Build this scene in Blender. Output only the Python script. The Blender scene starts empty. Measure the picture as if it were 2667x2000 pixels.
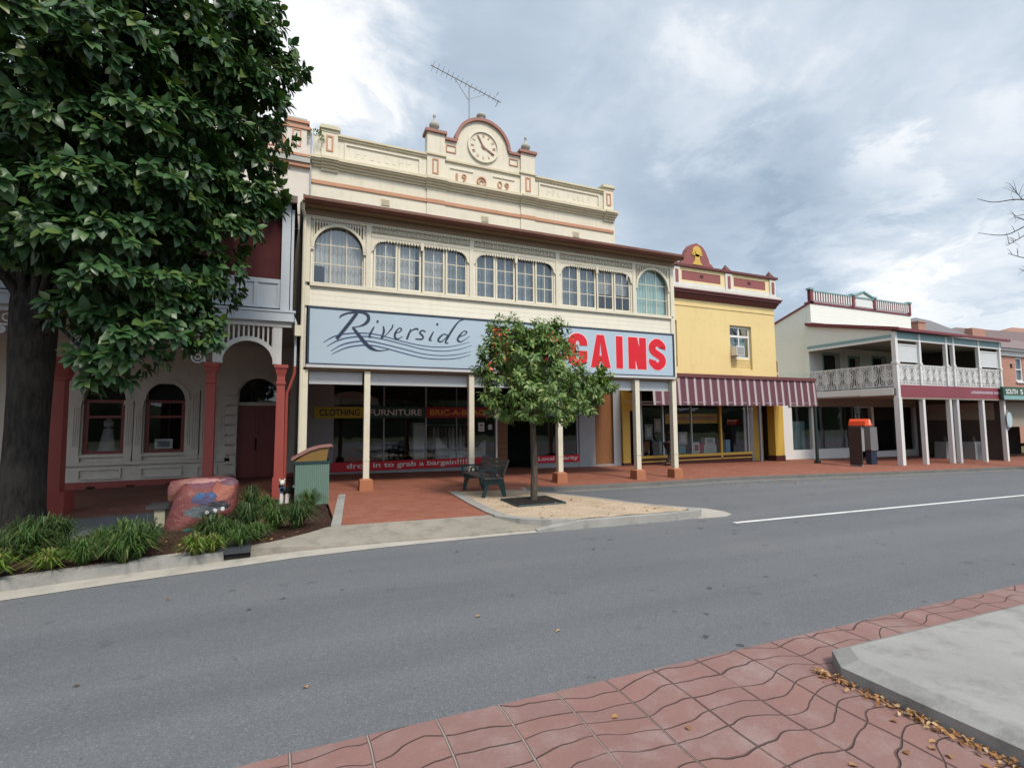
import bpy, bmesh, math, random
from mathutils import Vector, Matrix, noise
random.seed(11)
R = math.radians
sc = bpy.context.scene
C = sc.collection

# ---------------------------------------------------------------- camera
CAMZ, FPX, CX, CY = 1.9, 1286.45, 1333.5, 1000.0
yaw, pit, rol = R(23.2), R(4.25), R(-.424)
fw = Vector((math.sin(yaw)*math.cos(pit), math.cos(yaw)*math.cos(pit), math.sin(pit)))
rt = Vector((math.cos(yaw), -math.sin(yaw), 0)); up = rt.cross(fw)
cr = rt*math.cos(rol) + up*math.sin(rol); cu = up*math.cos(rol) - rt*math.sin(rol)
cd = bpy.data.cameras.new('Camera'); cam = bpy.data.objects.new('Camera', cd); C.objects.link(cam)
cd.lens = FPX/2667*36; cd.sensor_width = 36; cd.sensor_fit = 'HORIZONTAL'; cd.clip_end = 3000; cd.clip_start = .05
cam.matrix_world = Matrix(((cr.x, cu.x, -fw.x, 0), (cr.y, cu.y, -fw.y, 0), (cr.z, cu.z, -fw.z, CAMZ), (0, 0, 0, 1)))
sc.camera = cam

def at(px, py, Y):
    "point of the plane y = Y seen at a photo pixel"
    d = cr*((px-CX)/FPX) + cu*((CY-py)/FPX) + fw
    return Vector((0, 0, CAMZ)) + d*(Y/d.y)
def ax(px, py, Y): return at(px, py, Y).x
def az(px, py, Y): return at(px, py, Y).z
def ray(px, py): return (cr*((px-CX)/FPX) + cu*((CY-py)/FPX) + fw).normalized()
def G(x):
    x = max(-12, min(60, x))
    return -.017*x if x > 0 else .02*x

# ---------------------------------------------------------------- mesh helpers
class MB:
    def __init__(s): s.v = []; s.f = []; s.mi = []; s.m = 0; s.sm = []; s.smooth = False
    def add(s, vs, fs):
        b = len(s.v); s.v += [tuple(v) for v in vs]
        for f in fs: s.f.append([i+b for i in f]); s.mi.append(s.m); s.sm.append(s.smooth)
        return s
    def face(s, *p): return s.add(p, [range(len(p))])
    def box(s, x0, x1, y0, y1, z0, z1):
        v = [(x, y, z) for z in (z0, z1) for y in (y0, y1) for x in (x0, x1)]
        return s.add(v, [(0,2,3,1),(4,5,7,6),(0,1,5,4),(2,6,7,3),(0,4,6,2),(1,3,7,5)])
    def frustum(s, cx, cy, z0, z1, a0, b0, a1, b1):
        v = [(cx+sx*a, cy+sy*b, z) for z, a, b in ((z0,a0,b0),(z1,a1,b1)) for sy in (-1,1) for sx in (-1,1)]
        return s.add(v, [(0,2,3,1),(4,5,7,6),(0,1,5,4),(2,6,7,3),(0,4,6,2),(1,3,7,5)])
    def prism(s, poly, y0, y1):
        "polygon in (x, z) extruded along y"
        n = len(poly)
        v = [(x, y0, z) for x, z in poly] + [(x, y1, z) for x, z in poly]
        return s.add(v, [list(range(n)), list(range(2*n-1, n-1, -1))] + [(i, (i+1) % n, n+(i+1) % n, n+i) for i in range(n)])
    def prismx(s, poly, x0, x1):
        "polygon in (y, z) extruded along x"
        n = len(poly)
        v = [(x0, y, z) for y, z in poly] + [(x1, y, z) for y, z in poly]
        return s.add(v, [list(range(n)), list(range(2*n-1, n-1, -1))] + [(i, (i+1) % n, n+(i+1) % n, n+i) for i in range(n)])
    def prismz(s, poly, h0, h1):
        "polygon in (x, y) between two heights above the sloping ground"
        n = len(poly)
        v = [(x, y, G(x)+h0) for x, y in poly] + [(x, y, G(x)+h1) for x, y in poly]
        return s.add(v, [list(range(n)), list(range(2*n-1, n-1, -1))] + [(i, (i+1) % n, n+(i+1) % n, n+i) for i in range(n)])
    def tube(s, path, r, n=8, cap=True):
        path = [Vector(p) for p in path]; k = len(path)
        if not isinstance(r, (list, tuple)): r = [r]*k
        b = len(s.v); vs = []; fs = []
        prev = None
        for i, p in enumerate(path):
            t = (path[min(i+1, k-1)] - path[max(i-1, 0)])
            if t.length < 1e-9: t = Vector((0,0,1))
            t.normalize()
            if prev is None:
                a = t.orthogonal().normalized()
            else:
                a = prev - t*prev.dot(t)
                a = a.normalized() if a.length > 1e-6 else t.orthogonal().normalized()
            prev = a; c = t.cross(a)
            for j in range(n):
                w = 2*math.pi*j/n
                vs.append(p + (a*math.cos(w) + c*math.sin(w))*r[i])
        for i in range(k-1):
            for j in range(n):
                fs.append((i*n+j, i*n+(j+1) % n, (i+1)*n+(j+1) % n, (i+1)*n+j))
        if cap: fs += [list(range(n-1, -1, -1)), list(range((k-1)*n, k*n))]
        return s.add(vs, fs)
    def lathe(s, cx, cy, prof, n=16):
        k = len(prof); vs = []; fs = []
        for r, z in prof:
            for j in range(n):
                w = 2*math.pi*j/n; vs.append((cx+r*math.cos(w), cy+r*math.sin(w), z))
        for i in range(k-1):
            for j in range(n): fs.append((i*n+j, i*n+(j+1) % n, (i+1)*n+(j+1) % n, (i+1)*n+j))
        fs += [list(range(n-1, -1, -1)), list(range((k-1)*n, k*n))]
        return s.add(vs, fs)
    def wall(s, x0, x1, z0, z1, y0, y1, holes=()):
        "slab facing -y with rectangular openings (x0, x1, z0, z1)"
        xs = sorted({x0, x1, *[min(max(h[i], x0), x1) for h in holes for i in (0, 1)]})
        zs = sorted({z0, z1, *[min(max(h[i], z0), z1) for h in holes for i in (2, 3)]})
        def solid(i, j):
            if i < 0 or j < 0 or i >= len(xs)-1 or j >= len(zs)-1: return False
            mx, mz = (xs[i]+xs[i+1])/2, (zs[j]+zs[j+1])/2
            return not any(h[0] < mx < h[1] and h[2] < mz < h[3] for h in holes)
        for i in range(len(xs)-1):
            for j in range(len(zs)-1):
                if not solid(i, j): continue
                a, b, c, d = xs[i], xs[i+1], zs[j], zs[j+1]
                s.face((a,y0,c),(b,y0,c),(b,y0,d),(a,y0,d)); s.face((a,y1,c),(a,y1,d),(b,y1,d),(b,y1,c))
                if not solid(i-1, j): s.face((a,y0,c),(a,y0,d),(a,y1,d),(a,y1,c))
                if not solid(i+1, j): s.face((b,y0,c),(b,y1,c),(b,y1,d),(b,y0,d))
                if not solid(i, j-1): s.face((a,y0,c),(a,y1,c),(b,y1,c),(b,y0,c))
                if not solid(i, j+1): s.face((a,y0,d),(b,y0,d),(b,y1,d),(a,y1,d))
        return s
    def spandrel(s, x0, x1, zs, zt, y0, y1, n=16, rz=None):
        "block x0..x1, zs..zt minus a half ellipse springing from zs"
        cx, r = (x0+x1)/2, (x1-x0)/2; rz = rz or r
        for side in (-1, 1):
            arc = [(cx+side*r*math.cos(i*math.pi/2/n), zs+rz*math.sin(i*math.pi/2/n)) for i in range(n+1)]
            for i in range(n):
                (xa, za), (xb, zb) = arc[i], arc[i+1]
                s.prism([(xa, za), (xb, zb), (xb, zt), (xa, zt)], y0, y1)
        return s
    def ring(s, cx, cz, ro, ri, y0, y1, n=20, a0=0, a1=2*math.pi, kz=1.0):
        full = abs(a1-a0-2*math.pi) < 1e-6; m = n if full else n+1
        vs = []
        for y in (y0, y1):
            for r in (ro, ri):
                for i in range(m):
                    a = a0+(a1-a0)*i/n; vs.append((cx+r*math.cos(a), y, cz+kz*r*math.sin(a)))
        fs = []
        for i in range(n):
            j = (i+1) % m
            fs += [(i, j, m+j, m+i), (2*m+i, 3*m+i, 3*m+j, 2*m+j), (i, 2*m+i, 2*m+j, j), (m+i, m+j, 3*m+j, 3*m+i)]
        if not full: fs += [(0, m, 3*m, 2*m), (n, 2*m+n, 3*m+n, m+n)]
        return s.add(vs, fs)
    def disc(s, cx, cz, r, y0, y1, n=24, kz=1.0):
        return s.prism([(cx+r*math.cos(2*math.pi*i/n), cz+kz*r*math.sin(2*math.pi*i/n)) for i in range(n)], y0, y1)
    def build(s, name, mats, parent=None, off=(0,0,0), recalc=True):
        me = bpy.data.meshes.new(name); o3 = Vector(off)
        me.from_pydata([tuple(Vector(v)-o3) for v in s.v], [], s.f)
        for m in (mats if isinstance(mats, (list, tuple)) else [mats]): me.materials.append(m)
        me.polygons.foreach_set('material_index', s.mi)
        me.polygons.foreach_set('use_smooth', s.sm)
        if recalc:
            bm = bmesh.new(); bm.from_mesh(me); bmesh.ops.recalc_face_normals(bm, faces=bm.faces[:]); bm.to_mesh(me); bm.free()
        me.update()
        o = bpy.data.objects.new(name, me); C.objects.link(o)
        if parent is not None: o.parent = parent
        return o

def tag(o, label, cat, group=None):
    o['label'] = label; o['category'] = cat
    if group: o['group'] = group
    return o
class Thing:
    def __init__(s, name, label, cat, loc, group=None):
        s.o = bpy.data.objects.new(name, None); C.objects.link(s.o); s.o.location = loc; s.loc = Vector(loc)
        s.o.empty_display_size = .2
        tag(s.o, label, cat, group)
    def part(s, name, mb, m, parent=None, label=None, recalc=True):
        o = mb.build(name, m, parent or s.o, s.loc, recalc)
        if label: o['label'] = label
        return o
def solo(name, mb, m, label, cat, group=None, recalc=True):
    xs = [v[0] for v in mb.v]; ys = [v[1] for v in mb.v]; zs = [v[2] for v in mb.v]
    loc = ((min(xs)+max(xs))/2, (min(ys)+max(ys))/2, min(zs))
    o = mb.build(name, m, None, loc, recalc); o.location = loc
    return tag(o, label, cat, group)
def struct(name, mb, m, recalc=True, kind='structure'):
    o = mb.build(name, m, None, (0,0,0), recalc); o['kind'] = kind
    return o
def copy_tree(o, parent=None):
    c = o.copy(); C.objects.link(c); c.parent = parent
    for ch in o.children: copy_tree(ch, c)
    return c

_tx = {}
def text_geo(s, bold=0.0, ext=.01, spacing=1.0):
    k = (s, bold, ext, spacing)
    if k in _tx: return _tx[k]
    cv = bpy.data.curves.new('t', 'FONT'); cv.body = s; cv.size = 1; cv.offset = bold; cv.extrude = ext; cv.space_character = spacing; cv.resolution_u = 4
    o = bpy.data.objects.new('t', cv); C.objects.link(o)
    dg = bpy.context.evaluated_depsgraph_get(); dg.update()
    me = bpy.data.meshes.new_from_object(o.evaluated_get(dg))
    vs = [v.co.copy() for v in me.vertices]; fs = [list(p.vertices) for p in me.polygons]
    bpy.data.objects.remove(o); bpy.data.curves.remove(cv); bpy.data.meshes.remove(me)
    x0 = min(v.x for v in vs); x1 = max(v.x for v in vs); y0 = min(v.y for v in vs); y1 = max(v.y for v in vs)
    vs = [((v.x-x0)/(x1-x0), (v.y-y0)/(y1-y0), v.z) for v in vs]
    _tx[k] = (vs, fs); return _tx[k]
def put_text(mb, s, x0, x1, z0, z1, y, bold=0.0, depth=.004, spacing=1.0, shear=0.0):
    vs, fs = text_geo(s, bold, .01, spacing)
    return mb.add([(x0+(x1-x0)*u+shear*(w-.5), y-depth*(q/.01), z0+(z1-z0)*w) for u, w, q in vs], fs)

def spline(pts, n=8):
    out = []
    P = [Vector(p) for p in pts]
    for i in range(len(P)-1):
        a = P[max(i-1, 0)]; b = P[i]; c = P[i+1]; d = P[min(i+2, len(P)-1)]
        for k in range(n):
            t = k/n
            out.append(.5*((2*b)+(-a+c)*t+(2*a-5*b+4*c-d)*t*t+(-a+3*b-3*c+d)*t**3))
    out.append(P[-1]); return out

# ---------------------------------------------------------------- materials
def nd(nt, t, **kw):
    n = nt.nodes.new(t)
    for k, v in kw.items():
        if k in n.inputs.keys() if hasattr(n.inputs, 'keys') else False: n.inputs[k].default_value = v
        else: setattr(n, k, v)
    return n
def new_mat(name):
    m = bpy.data.materials.new(name); m.use_nodes = True
    nt = m.node_tree; b = nt.nodes['Principled BSDF']
    return m, nt, b, nt.links.new
def rgb(c): return (c[0], c[1], c[2], 1)
def math_(nt, op, a, b=None, c=None):
    n = nt.nodes.new('ShaderNodeMath'); n.operation = op
    for i, v in enumerate((a, b, c)):
        if v is None: continue
        if isinstance(v, (int, float)): n.inputs[i].default_value = v
        else: nt.links.new(v, n.inputs[i])
    return n.outputs[0]
def mixc(nt, fac, a, b, mode='MIX'):
    n = nt.nodes.new('ShaderNodeMix'); n.data_type = 'RGBA'; n.blend_type = mode
    for i, v in ((0, fac), (6, a), (7, b)):
        if isinstance(v, (int, float)): n.inputs[i].default_value = v
        elif isinstance(v, tuple): n.inputs[i].default_value = rgb(v)
        else: nt.links.new(v, n.inputs[i])
    return n.outputs[2]
def noise_(nt, vec, scale, detail=4, rough=.55, dist=0):
    n = nt.nodes.new('ShaderNodeTexNoise'); n.inputs['Scale'].default_value = scale; n.inputs['Detail'].default_value = detail
    n.inputs['Roughness'].default_value = rough; n.inputs['Distortion'].default_value = dist
    if vec is not None: nt.links.new(vec, n.inputs['Vector'])
    return n.outputs['Fac']
def ramp(nt, fac, stops):
    n = nt.nodes.new('ShaderNodeValToRGB'); e = n.color_ramp.elements
    while len(e) < len(stops): e.new(.5)
    for el, (p, c) in zip(e, stops): el.position = p; el.color = rgb(c) if isinstance(c, tuple) else (c, c, c, 1)
    nt.links.new(fac, n.inputs[0]); return n.outputs[0]
def world_pos(nt):
    return nt.nodes.new('ShaderNodeNewGeometry').outputs['Position']
def bump(nt, b, h, strength=.3, dist=.02):
    n = nt.nodes.new('ShaderNodeBump'); n.inputs['Strength'].default_value = strength; n.inputs['Distance'].default_value = dist
    nt.links.new(h, n.inputs['Height']); nt.links.new(n.outputs[0], b.inputs['Normal'])
def scl(c, k): return tuple(min(1, x*k) for x in c)

def paint(name, col, rough=.55, var=.12, scale=1.5, stain=0.0, stain_col=None, bmp=.05, boards=0, spec=.4, streak=0.0):
    "painted surface: broad fading, fine grain, rain streaks, optional lapped boards"
    m, nt, b, L = new_mat(name); p = world_pos(nt)
    c = mixc(nt, noise_(nt, p, scale, 5, .6), scl(col, 1-var), scl(col, 1+var*.6))
    c = mixc(nt, math_(nt, 'MULTIPLY', noise_(nt, p, 35, 3, .6), .18), c, scl(col, .75))
    if streak:
        mp = nt.nodes.new('ShaderNodeMapping'); mp.inputs['Scale'].default_value = (9, 9, .5); L(p, mp.inputs[0])
        s1 = ramp(nt, noise_(nt, mp.outputs[0], 1, 4, .6), [(.5, 0.0), (.8, 1.0)])
        c = mixc(nt, math_(nt, 'MULTIPLY', s1, streak), c, stain_col or scl(col, .45))
    if stain:
        s2 = ramp(nt, noise_(nt, p, 2.3, 6, .7), [(.52, 0.0), (.78, 1.0)])
        c = mixc(nt, math_(nt, 'MULTIPLY', s2, stain), c, stain_col or scl(col, .4))
    h = noise_(nt, p, 60, 3)
    if boards:
        sp = nt.nodes.new('ShaderNodeSeparateXYZ'); L(p, sp.inputs[0])
        fr = math_(nt, 'FRACT', math_(nt, 'DIVIDE', sp.outputs[2], boards))
        gap = math_(nt, 'LESS_THAN', fr, .08)
        c = mixc(nt, math_(nt, 'MULTIPLY', gap, .22), c, scl(col, .35))
        h = math_(nt, 'ADD', math_(nt, 'MULTIPLY', math_(nt, 'SUBTRACT', 1, fr), 6), h); 
        bump(nt, b, h, .35, .012)
    elif bmp: bump(nt, b, h, bmp, .02)
    L(c, b.inputs['Base Color']); b.inputs['Roughness'].default_value = rough; b.inputs['Specular IOR Level'].default_value = spec
    return m

def plain(name, col, rough=.5, metal=0, spec=.5):
    m, nt, b, L = new_mat(name); p = world_pos(nt)
    c = mixc(nt, noise_(nt, p, 8, 4), scl(col, .85), scl(col, 1.1))
    L(c, b.inputs['Base Color']); b.inputs['Roughness'].default_value = rough; b.inputs['Metallic'].default_value = metal; b.inputs['Specular IOR Level'].default_value = spec
    return m

def glass(name, tint=(.75,.8,.8), strength=1.0, rough=.01):
    m = bpy.data.materials.new(name); m.use_nodes = True; nt = m.node_tree; nt.nodes.clear(); L = nt.links.new
    t = nt.nodes.new('ShaderNodeBsdfTransparent'); t.inputs[0].default_value = rgb(tint)
    g = nt.nodes.new('ShaderNodeBsdfGlossy'); g.inputs['Roughness'].default_value = rough; g.inputs[0].default_value = (.9,.95,1,1)
    fr = nt.nodes.new('ShaderNodeFresnel')
    # a thin sheet: the same index from either side
    L(math_(nt, 'ADD', 1.52, math_(nt, 'MULTIPLY', nt.nodes.new('ShaderNodeNewGeometry').outputs['Backfacing'], 1/1.52-1.52)), fr.inputs[0])
    # a faint unevenness of old sheet glass
    n = noise_(nt, world_pos(nt), 1.6, 2); bp = nt.nodes.new('ShaderNodeBump'); bp.inputs['Strength'].default_value = .04; bp.inputs['Distance'].default_value = .05
    L(n, bp.inputs['Height']); L(bp.outputs[0], g.inputs['Normal'])
    f = math_(nt, 'MULTIPLY', fr.outputs[0], strength)
    mx = nt.nodes.new('ShaderNodeMixShader'); L(f, mx.inputs[0]); L(t.outputs[0], mx.inputs[1]); L(g.outputs[0], mx.inputs[2])
    o = nt.nodes.new('ShaderNodeOutputMaterial'); L(mx.outputs[0], o.inputs[0])
    return m

def leafmat(name, c1, c2, c3=None, trans=.25, rough=.4, spec=.5):
    m = bpy.data.materials.new(name); m.use_nodes = True; nt = m.node_tree; b = nt.nodes['Principled BSDF']; L = nt.links.new
    g = nt.nodes.new('ShaderNodeNewGeometry')
    stops = [(0, c1), (.75, c2)] + ([(.97, c3)] if c3 else [])
    c = ramp(nt, g.outputs['Random Per Island'], stops)
    L(c, b.inputs['Base Color']); b.inputs['Roughness'].default_value = rough; b.inputs['Specular IOR Level'].default_value = spec
    t = nt.nodes.new('ShaderNodeBsdfTranslucent'); L(mixc(nt, 1.0, c, (1.0, 1.0, .35), 'MULTIPLY'), t.inputs[0])
    mx = nt.nodes.new('ShaderNodeMixShader'); mx.inputs[0].default_value = trans
    L(b.outputs[0], mx.inputs[1]); L(t.outputs[0], mx.inputs[2]); L(mx.outputs[0], nt.nodes['Material Output'].inputs[0])
    return m

def concrete(name, col, dark=.6, scale=1.2, grime=.5, bmp=.25):
    m, nt, b, L = new_mat(name); p = world_pos(nt)
    c = mixc(nt, noise_(nt, p, scale, 6, .65), scl(col, dark), scl(col, 1.12))
    c = mixc(nt, math_(nt, 'MULTIPLY', ramp(nt, noise_(nt, p, 3.1, 8, .75), [(.48, 0.0), (.72, 1.0)]), grime), c, scl(col, .42))
    c = mixc(nt, math_(nt, 'MULTIPLY', ramp(nt, noise_(nt, p, 120, 2, .6), [(.55, 0.0), (.75, 1.0)]), .5), c, scl(col, .6))
    c = mixc(nt, math_(nt, 'MULTIPLY', ramp(nt, noise_(nt, p, 90, 2, .6), [(.62, 0.0), (.72, 1.0)]), .5), c, scl(col, 1.3))
    L(c, b.inputs['Base Color']); b.inputs['Roughness'].default_value = .85; b.inputs['Specular IOR Level'].default_value = .25
    bump(nt, b, noise_(nt, p, 140, 4, .7), bmp, .01)
    return m
SKYK, SUNK, EXPO = 1.0, 2.3, 0.45
# ---------------------------------------------------------------- sky and sun
W = bpy.data.worlds.new('World'); sc.world = W; W.use_nodes = True
nt = W.node_tree; nt.nodes.clear(); L = nt.links.new
tc = nt.nodes.new('ShaderNodeTexCoord'); dv = tc.outputs['Generated']
sp = nt.nodes.new('ShaderNodeSeparateXYZ'); L(dv, sp.inputs[0])
zc = math_(nt, 'ADD', math_(nt, 'MAXIMUM', sp.outputs[2], 0.0), .16)
cb = nt.nodes.new('ShaderNodeCombineXYZ')
L(math_(nt, 'DIVIDE', sp.outputs[0], zc), cb.inputs[0]); L(math_(nt, 'DIVIDE', sp.outputs[1], zc), cb.inputs[1])
cb.inputs[2].default_value = 3.7
n1 = noise_(nt, cb.outputs[0], .95, 7, .56, .5)
n2 = noise_(nt, cb.outputs[0], 3.1, 6, .6, .3)
val = math_(nt, 'ADD', -.015, math_(nt, 'ADD', math_(nt, 'MULTIPLY', n1, .66), math_(nt, 'MULTIPLY', n2, .31)))
# the broad bright and dark banks of the overcast: direction, half width, strength
for px, py, rad, amp in ((850,120,13,.36),(720,250,8,.16),(890,330,5,-.12),(1850,190,9,.08),(2250,340,7,-.07),(2450,120,17,.07),(2480,520,11,.08),(2250,560,7,.08),(2600,800,10,.12),(1050,130,5,-.06),
                         (1500,330,14,-.03),(1850,480,13,-.09),(2100,640,8,-.10),(1780,120,12,.03),(2150,330,8,.04),(1250,40,10,-.04),(2640,640,5,-.12)):
    vm = nt.nodes.new('ShaderNodeVectorMath'); vm.operation = 'DOT_PRODUCT'; L(dv, vm.inputs[0]); vm.inputs[1].default_value = ray(px, py)
    mr = nt.nodes.new('ShaderNodeMapRange'); mr.interpolation_type = 'SMOOTHERSTEP'
    # ragged edges: the reach of each bank is disturbed by the cloud noise
    L(math_(nt, 'ADD', vm.outputs['Value'], math_(nt, 'MULTIPLY', math_(nt, 'SUBTRACT', n2, .5), .05)), mr.inputs['Value'])
    mr.inputs['From Min'].default_value = math.cos(R(rad)); mr.inputs['From Max'].default_value = 1.0
    mr.inputs['To Min'].default_value = 0; mr.inputs['To Max'].default_value = amp
    val = math_(nt, 'ADD', val, mr.outputs[0])
cl = ramp(nt, val, [(.26, (.27,.345,.425)), (.42, (.40,.475,.56)), (.55, (.54,.60,.665)), (.74, (.82,.825,.83))])
sky = nt.nodes.new('ShaderNodeTexSky'); sky.sky_type = 'NISHITA'; sky.sun_disc = False
SUN_EL, SUN_AZ = R(52), R(170)            # azimuth measured from +y towards +x
sky.sun_elevation = SUN_EL; sky.sun_rotation = SUN_AZ
skys = mixc(nt, 1.0, sky.outputs[0], (.1,.1,.1), 'MULTIPLY')
c = mixc(nt, .88, skys, cl)
# the cloud is thinner, hence brighter, on the side of the hidden sun
vm = nt.nodes.new('ShaderNodeVectorMath'); vm.operation = 'DOT_PRODUCT'; L(dv, vm.inputs[0])
sund = Vector((math.sin(SUN_AZ)*math.cos(SUN_EL), math.cos(SUN_AZ)*math.cos(SUN_EL), math.sin(SUN_EL))); vm.inputs[1].default_value = sund
gl = nt.nodes.new('ShaderNodeMapRange'); gl.interpolation_type = 'SMOOTHSTEP'; L(vm.outputs['Value'], gl.inputs['Value'])
gl.inputs['From Min'].default_value = .45; gl.inputs['From Max'].default_value = 1; gl.inputs['To Min'].default_value = 1; gl.inputs['To Max'].default_value = 2.0
bg = nt.nodes.new('ShaderNodeBackground'); L(c, bg.inputs[0]); L(math_(nt, 'MULTIPLY', gl.outputs[0], SKYK), bg.inputs[1])
wo = nt.nodes.new('ShaderNodeOutputWorld'); L(bg.outputs[0], wo.inputs[0])
ld = bpy.data.lights.new('Sun', 'SUN'); ld.energy = SUNK; ld.angle = R(11); ld.color = (1, .90, .77)
lo = bpy.data.objects.new('Sun', ld); C.objects.link(lo); lo.rotation_euler = (-sund).to_track_quat('-Z', 'Y').to_euler(); lo.location = (10, -20, 40)
sc.view_settings.view_transform = 'Standard'; sc.view_settings.look = 'None'; sc.view_settings.gamma = 1; sc.view_settings.use_curve_mapping = False
sc.view_settings.exposure = EXPO
sc.render.engine = 'CYCLES'
sc.cycles.max_bounces = 8; sc.cycles.transparent_max_bounces = 16; sc.cycles.use_denoising = True; sc.cycles.caustics_reflective = False; sc.cycles.caustics_refractive = False

# ---------------------------------------------------------------- ground materials
def mk_asphalt(name='asphalt'):
    m, nt, b, L = new_mat(name); p = world_pos(nt)
    mp = nt.nodes.new('ShaderNodeMapping'); mp.inputs['Scale'].default_value = (.07, 1.0, 1); L(p, mp.inputs[0])
    c = mixc(nt, noise_(nt, mp.outputs[0], 1, 5, .6), (.080,.090,.104), (.175,.178,.182))
    c = mixc(nt, math_(nt, 'MULTIPLY', ramp(nt, noise_(nt, p, .55, 6, .7), [(.5, 0.0), (.75, 1.0)]), .35), c, (.17,.165,.16))
    v = nt.nodes.new('ShaderNodeTexVoronoi'); v.inputs['Scale'].default_value = 120; L(p, v.inputs[0])
    sh = nt.nodes.new('ShaderNodeSeparateColor'); L(v.outputs['Color'], sh.inputs[0])
    c = mixc(nt, 1.0, c, ramp(nt, sh.outputs[0], [(0, .76), (.5, .97), (.92, 1.10), (1, 1.55)]), 'MULTIPLY')
    # old patches of bitumen and drips
    c = mixc(nt, math_(nt, 'MULTIPLY', ramp(nt, noise_(nt, p, 2.4, 3, .5), [(.66, 0.0), (.72, 1.0)]), .35), c, (.05,.052,.058))
    c = mixc(nt, math_(nt, 'MULTIPLY', ramp(nt, noise_(nt, p, 5.2, 2, .4), [(.725, 0.0), (.75, 1.0)]), .75), c, (.035,.037,.04))
    L(c, b.inputs['Base Color']); b.inputs['Roughness'].default_value = .78; b.inputs['Specular IOR Level'].default_value = .35
    bump(nt, b, v.outputs['Distance'], .35, .008); return m
def mk_stamp():
    m, nt, b, L = new_mat('stamped_paving'); p = world_pos(nt)
    s = nt.nodes.new('ShaderNodeSeparateXYZ'); L(p, s.inputs[0]); x, y = s.outputs[0], s.outputs[1]
    def n1d(v, off, sc_):
        k = nt.nodes.new('ShaderNodeTexNoise'); k.noise_dimensions = '1D'; k.inputs['Scale'].default_value = sc_; k.inputs['Detail'].default_value = 1.5
        L(math_(nt, 'ADD', v, off), k.inputs['W']); return math_(nt, 'SUBTRACT', k.outputs['Fac'], .5)
    xx = math_(nt, 'ADD', x, math_(nt, 'MULTIPLY', n1d(y, 9.0, 1.2), .05))
    fu = math_(nt, 'DIVIDE', math_(nt, 'ADD', xx, .02), .43); cell = math_(nt, 'FLOOR', fu); u = math_(nt, 'FRACT', fu)
    # long joints that wander as they run along the street
    row = math_(nt, 'ADD', math_(nt, 'MULTIPLY', n1d(x, 4.0, 1.1), .30), math_(nt, 'ADD', math_(nt, 'MULTIPLY', math_(nt, 'SUBTRACT', noise_(nt, p, 1.5, 1.5), .5), .42), math_(nt, 'MULTIPLY', math_(nt, 'PINGPONG', x, .37), .14)))
    fv = math_(nt, 'DIVIDE', math_(nt, 'ADD', y, row), .180); v = math_(nt, 'FRACT', fv); r_ = math_(nt, 'FLOOR', fv)
    def edge(t, w):
        a = math_(nt, 'ABSOLUTE', math_(nt, 'SUBTRACT', t, .5))
        mr = nt.nodes.new('ShaderNodeMapRange'); mr.interpolation_type = 'SMOOTHSTEP'; L(a, mr.inputs[0])
        mr.inputs[1].default_value = .5-w*1.7; mr.inputs[2].default_value = .5-w*.5; return mr.outputs[0]
    wn = nt.nodes.new('ShaderNodeTexWhiteNoise'); wn.noise_dimensions = '2D'
    k2 = nt.nodes.new('ShaderNodeCombineXYZ'); L(cell, k2.inputs[0]); L(r_, k2.inputs[1]); L(k2.outputs[0], wn.inputs['Vector'])
    skip = math_(nt, 'GREATER_THAN', noise_(nt, k2.outputs[0], .71, 0), .30)
    ju = edge(u, .014); jv = edge(v, .023)
    j = math_(nt, 'MAXIMUM', math_(nt, 'MULTIPLY', ju, math_(nt, 'ADD', .35, math_(nt, 'MULTIPLY', skip, .65))), jv)
    wear = noise_(nt, p, 1.4, 6, .65)
    j = math_(nt, 'MULTIPLY', j, ramp(nt, wear, [(.28, .35), (.5, 1.0)]))
    base = mixc(nt, wear, (.185,.098,.086), (.325,.180,.155))
    base = mixc(nt, math_(nt, 'MULTIPLY', wn.outputs['Value'], .5), base, (.215,.140,.128))
    base = mixc(nt, math_(nt, 'MULTIPLY', ramp(nt, noise_(nt, p, 2.2, 7, .72), [(.50, 0.0), (.70, 1.0)]), .6), base, (.33,.27,.255))
    base = mixc(nt, math_(nt, 'MULTIPLY', noise_(nt, p, 110, 2, .7), .35), base, (.17,.09,.085))
    # joints filled with pale sand towards the left, dark grit elsewhere
    sand = nt.nodes.new('ShaderNodeMapRange'); L(x, sand.inputs[0]); sand.inputs[1].default_value = 2.6; sand.inputs[2].default_value = 1.6
    jc = mixc(nt, math_(nt, 'MULTIPLY', sand.outputs[0], math_(nt, 'MULTIPLY', ju, .8)), (.060,.042,.038), (.38,.33,.29))
    c = mixc(nt, math_(nt, 'MULTIPLY', j, .85), base, jc); L(c, b.inputs['Base Color'])
    b.inputs['Roughness'].default_value = .8; b.inputs['Specular IOR Level'].default_value = .3
    h = math_(nt, 'SUBTRACT', math_(nt, 'MULTIPLY', noise_(nt, p, 22, 6, .7), .55), j); bump(nt, b, h, 1.0, .014); return m
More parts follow.
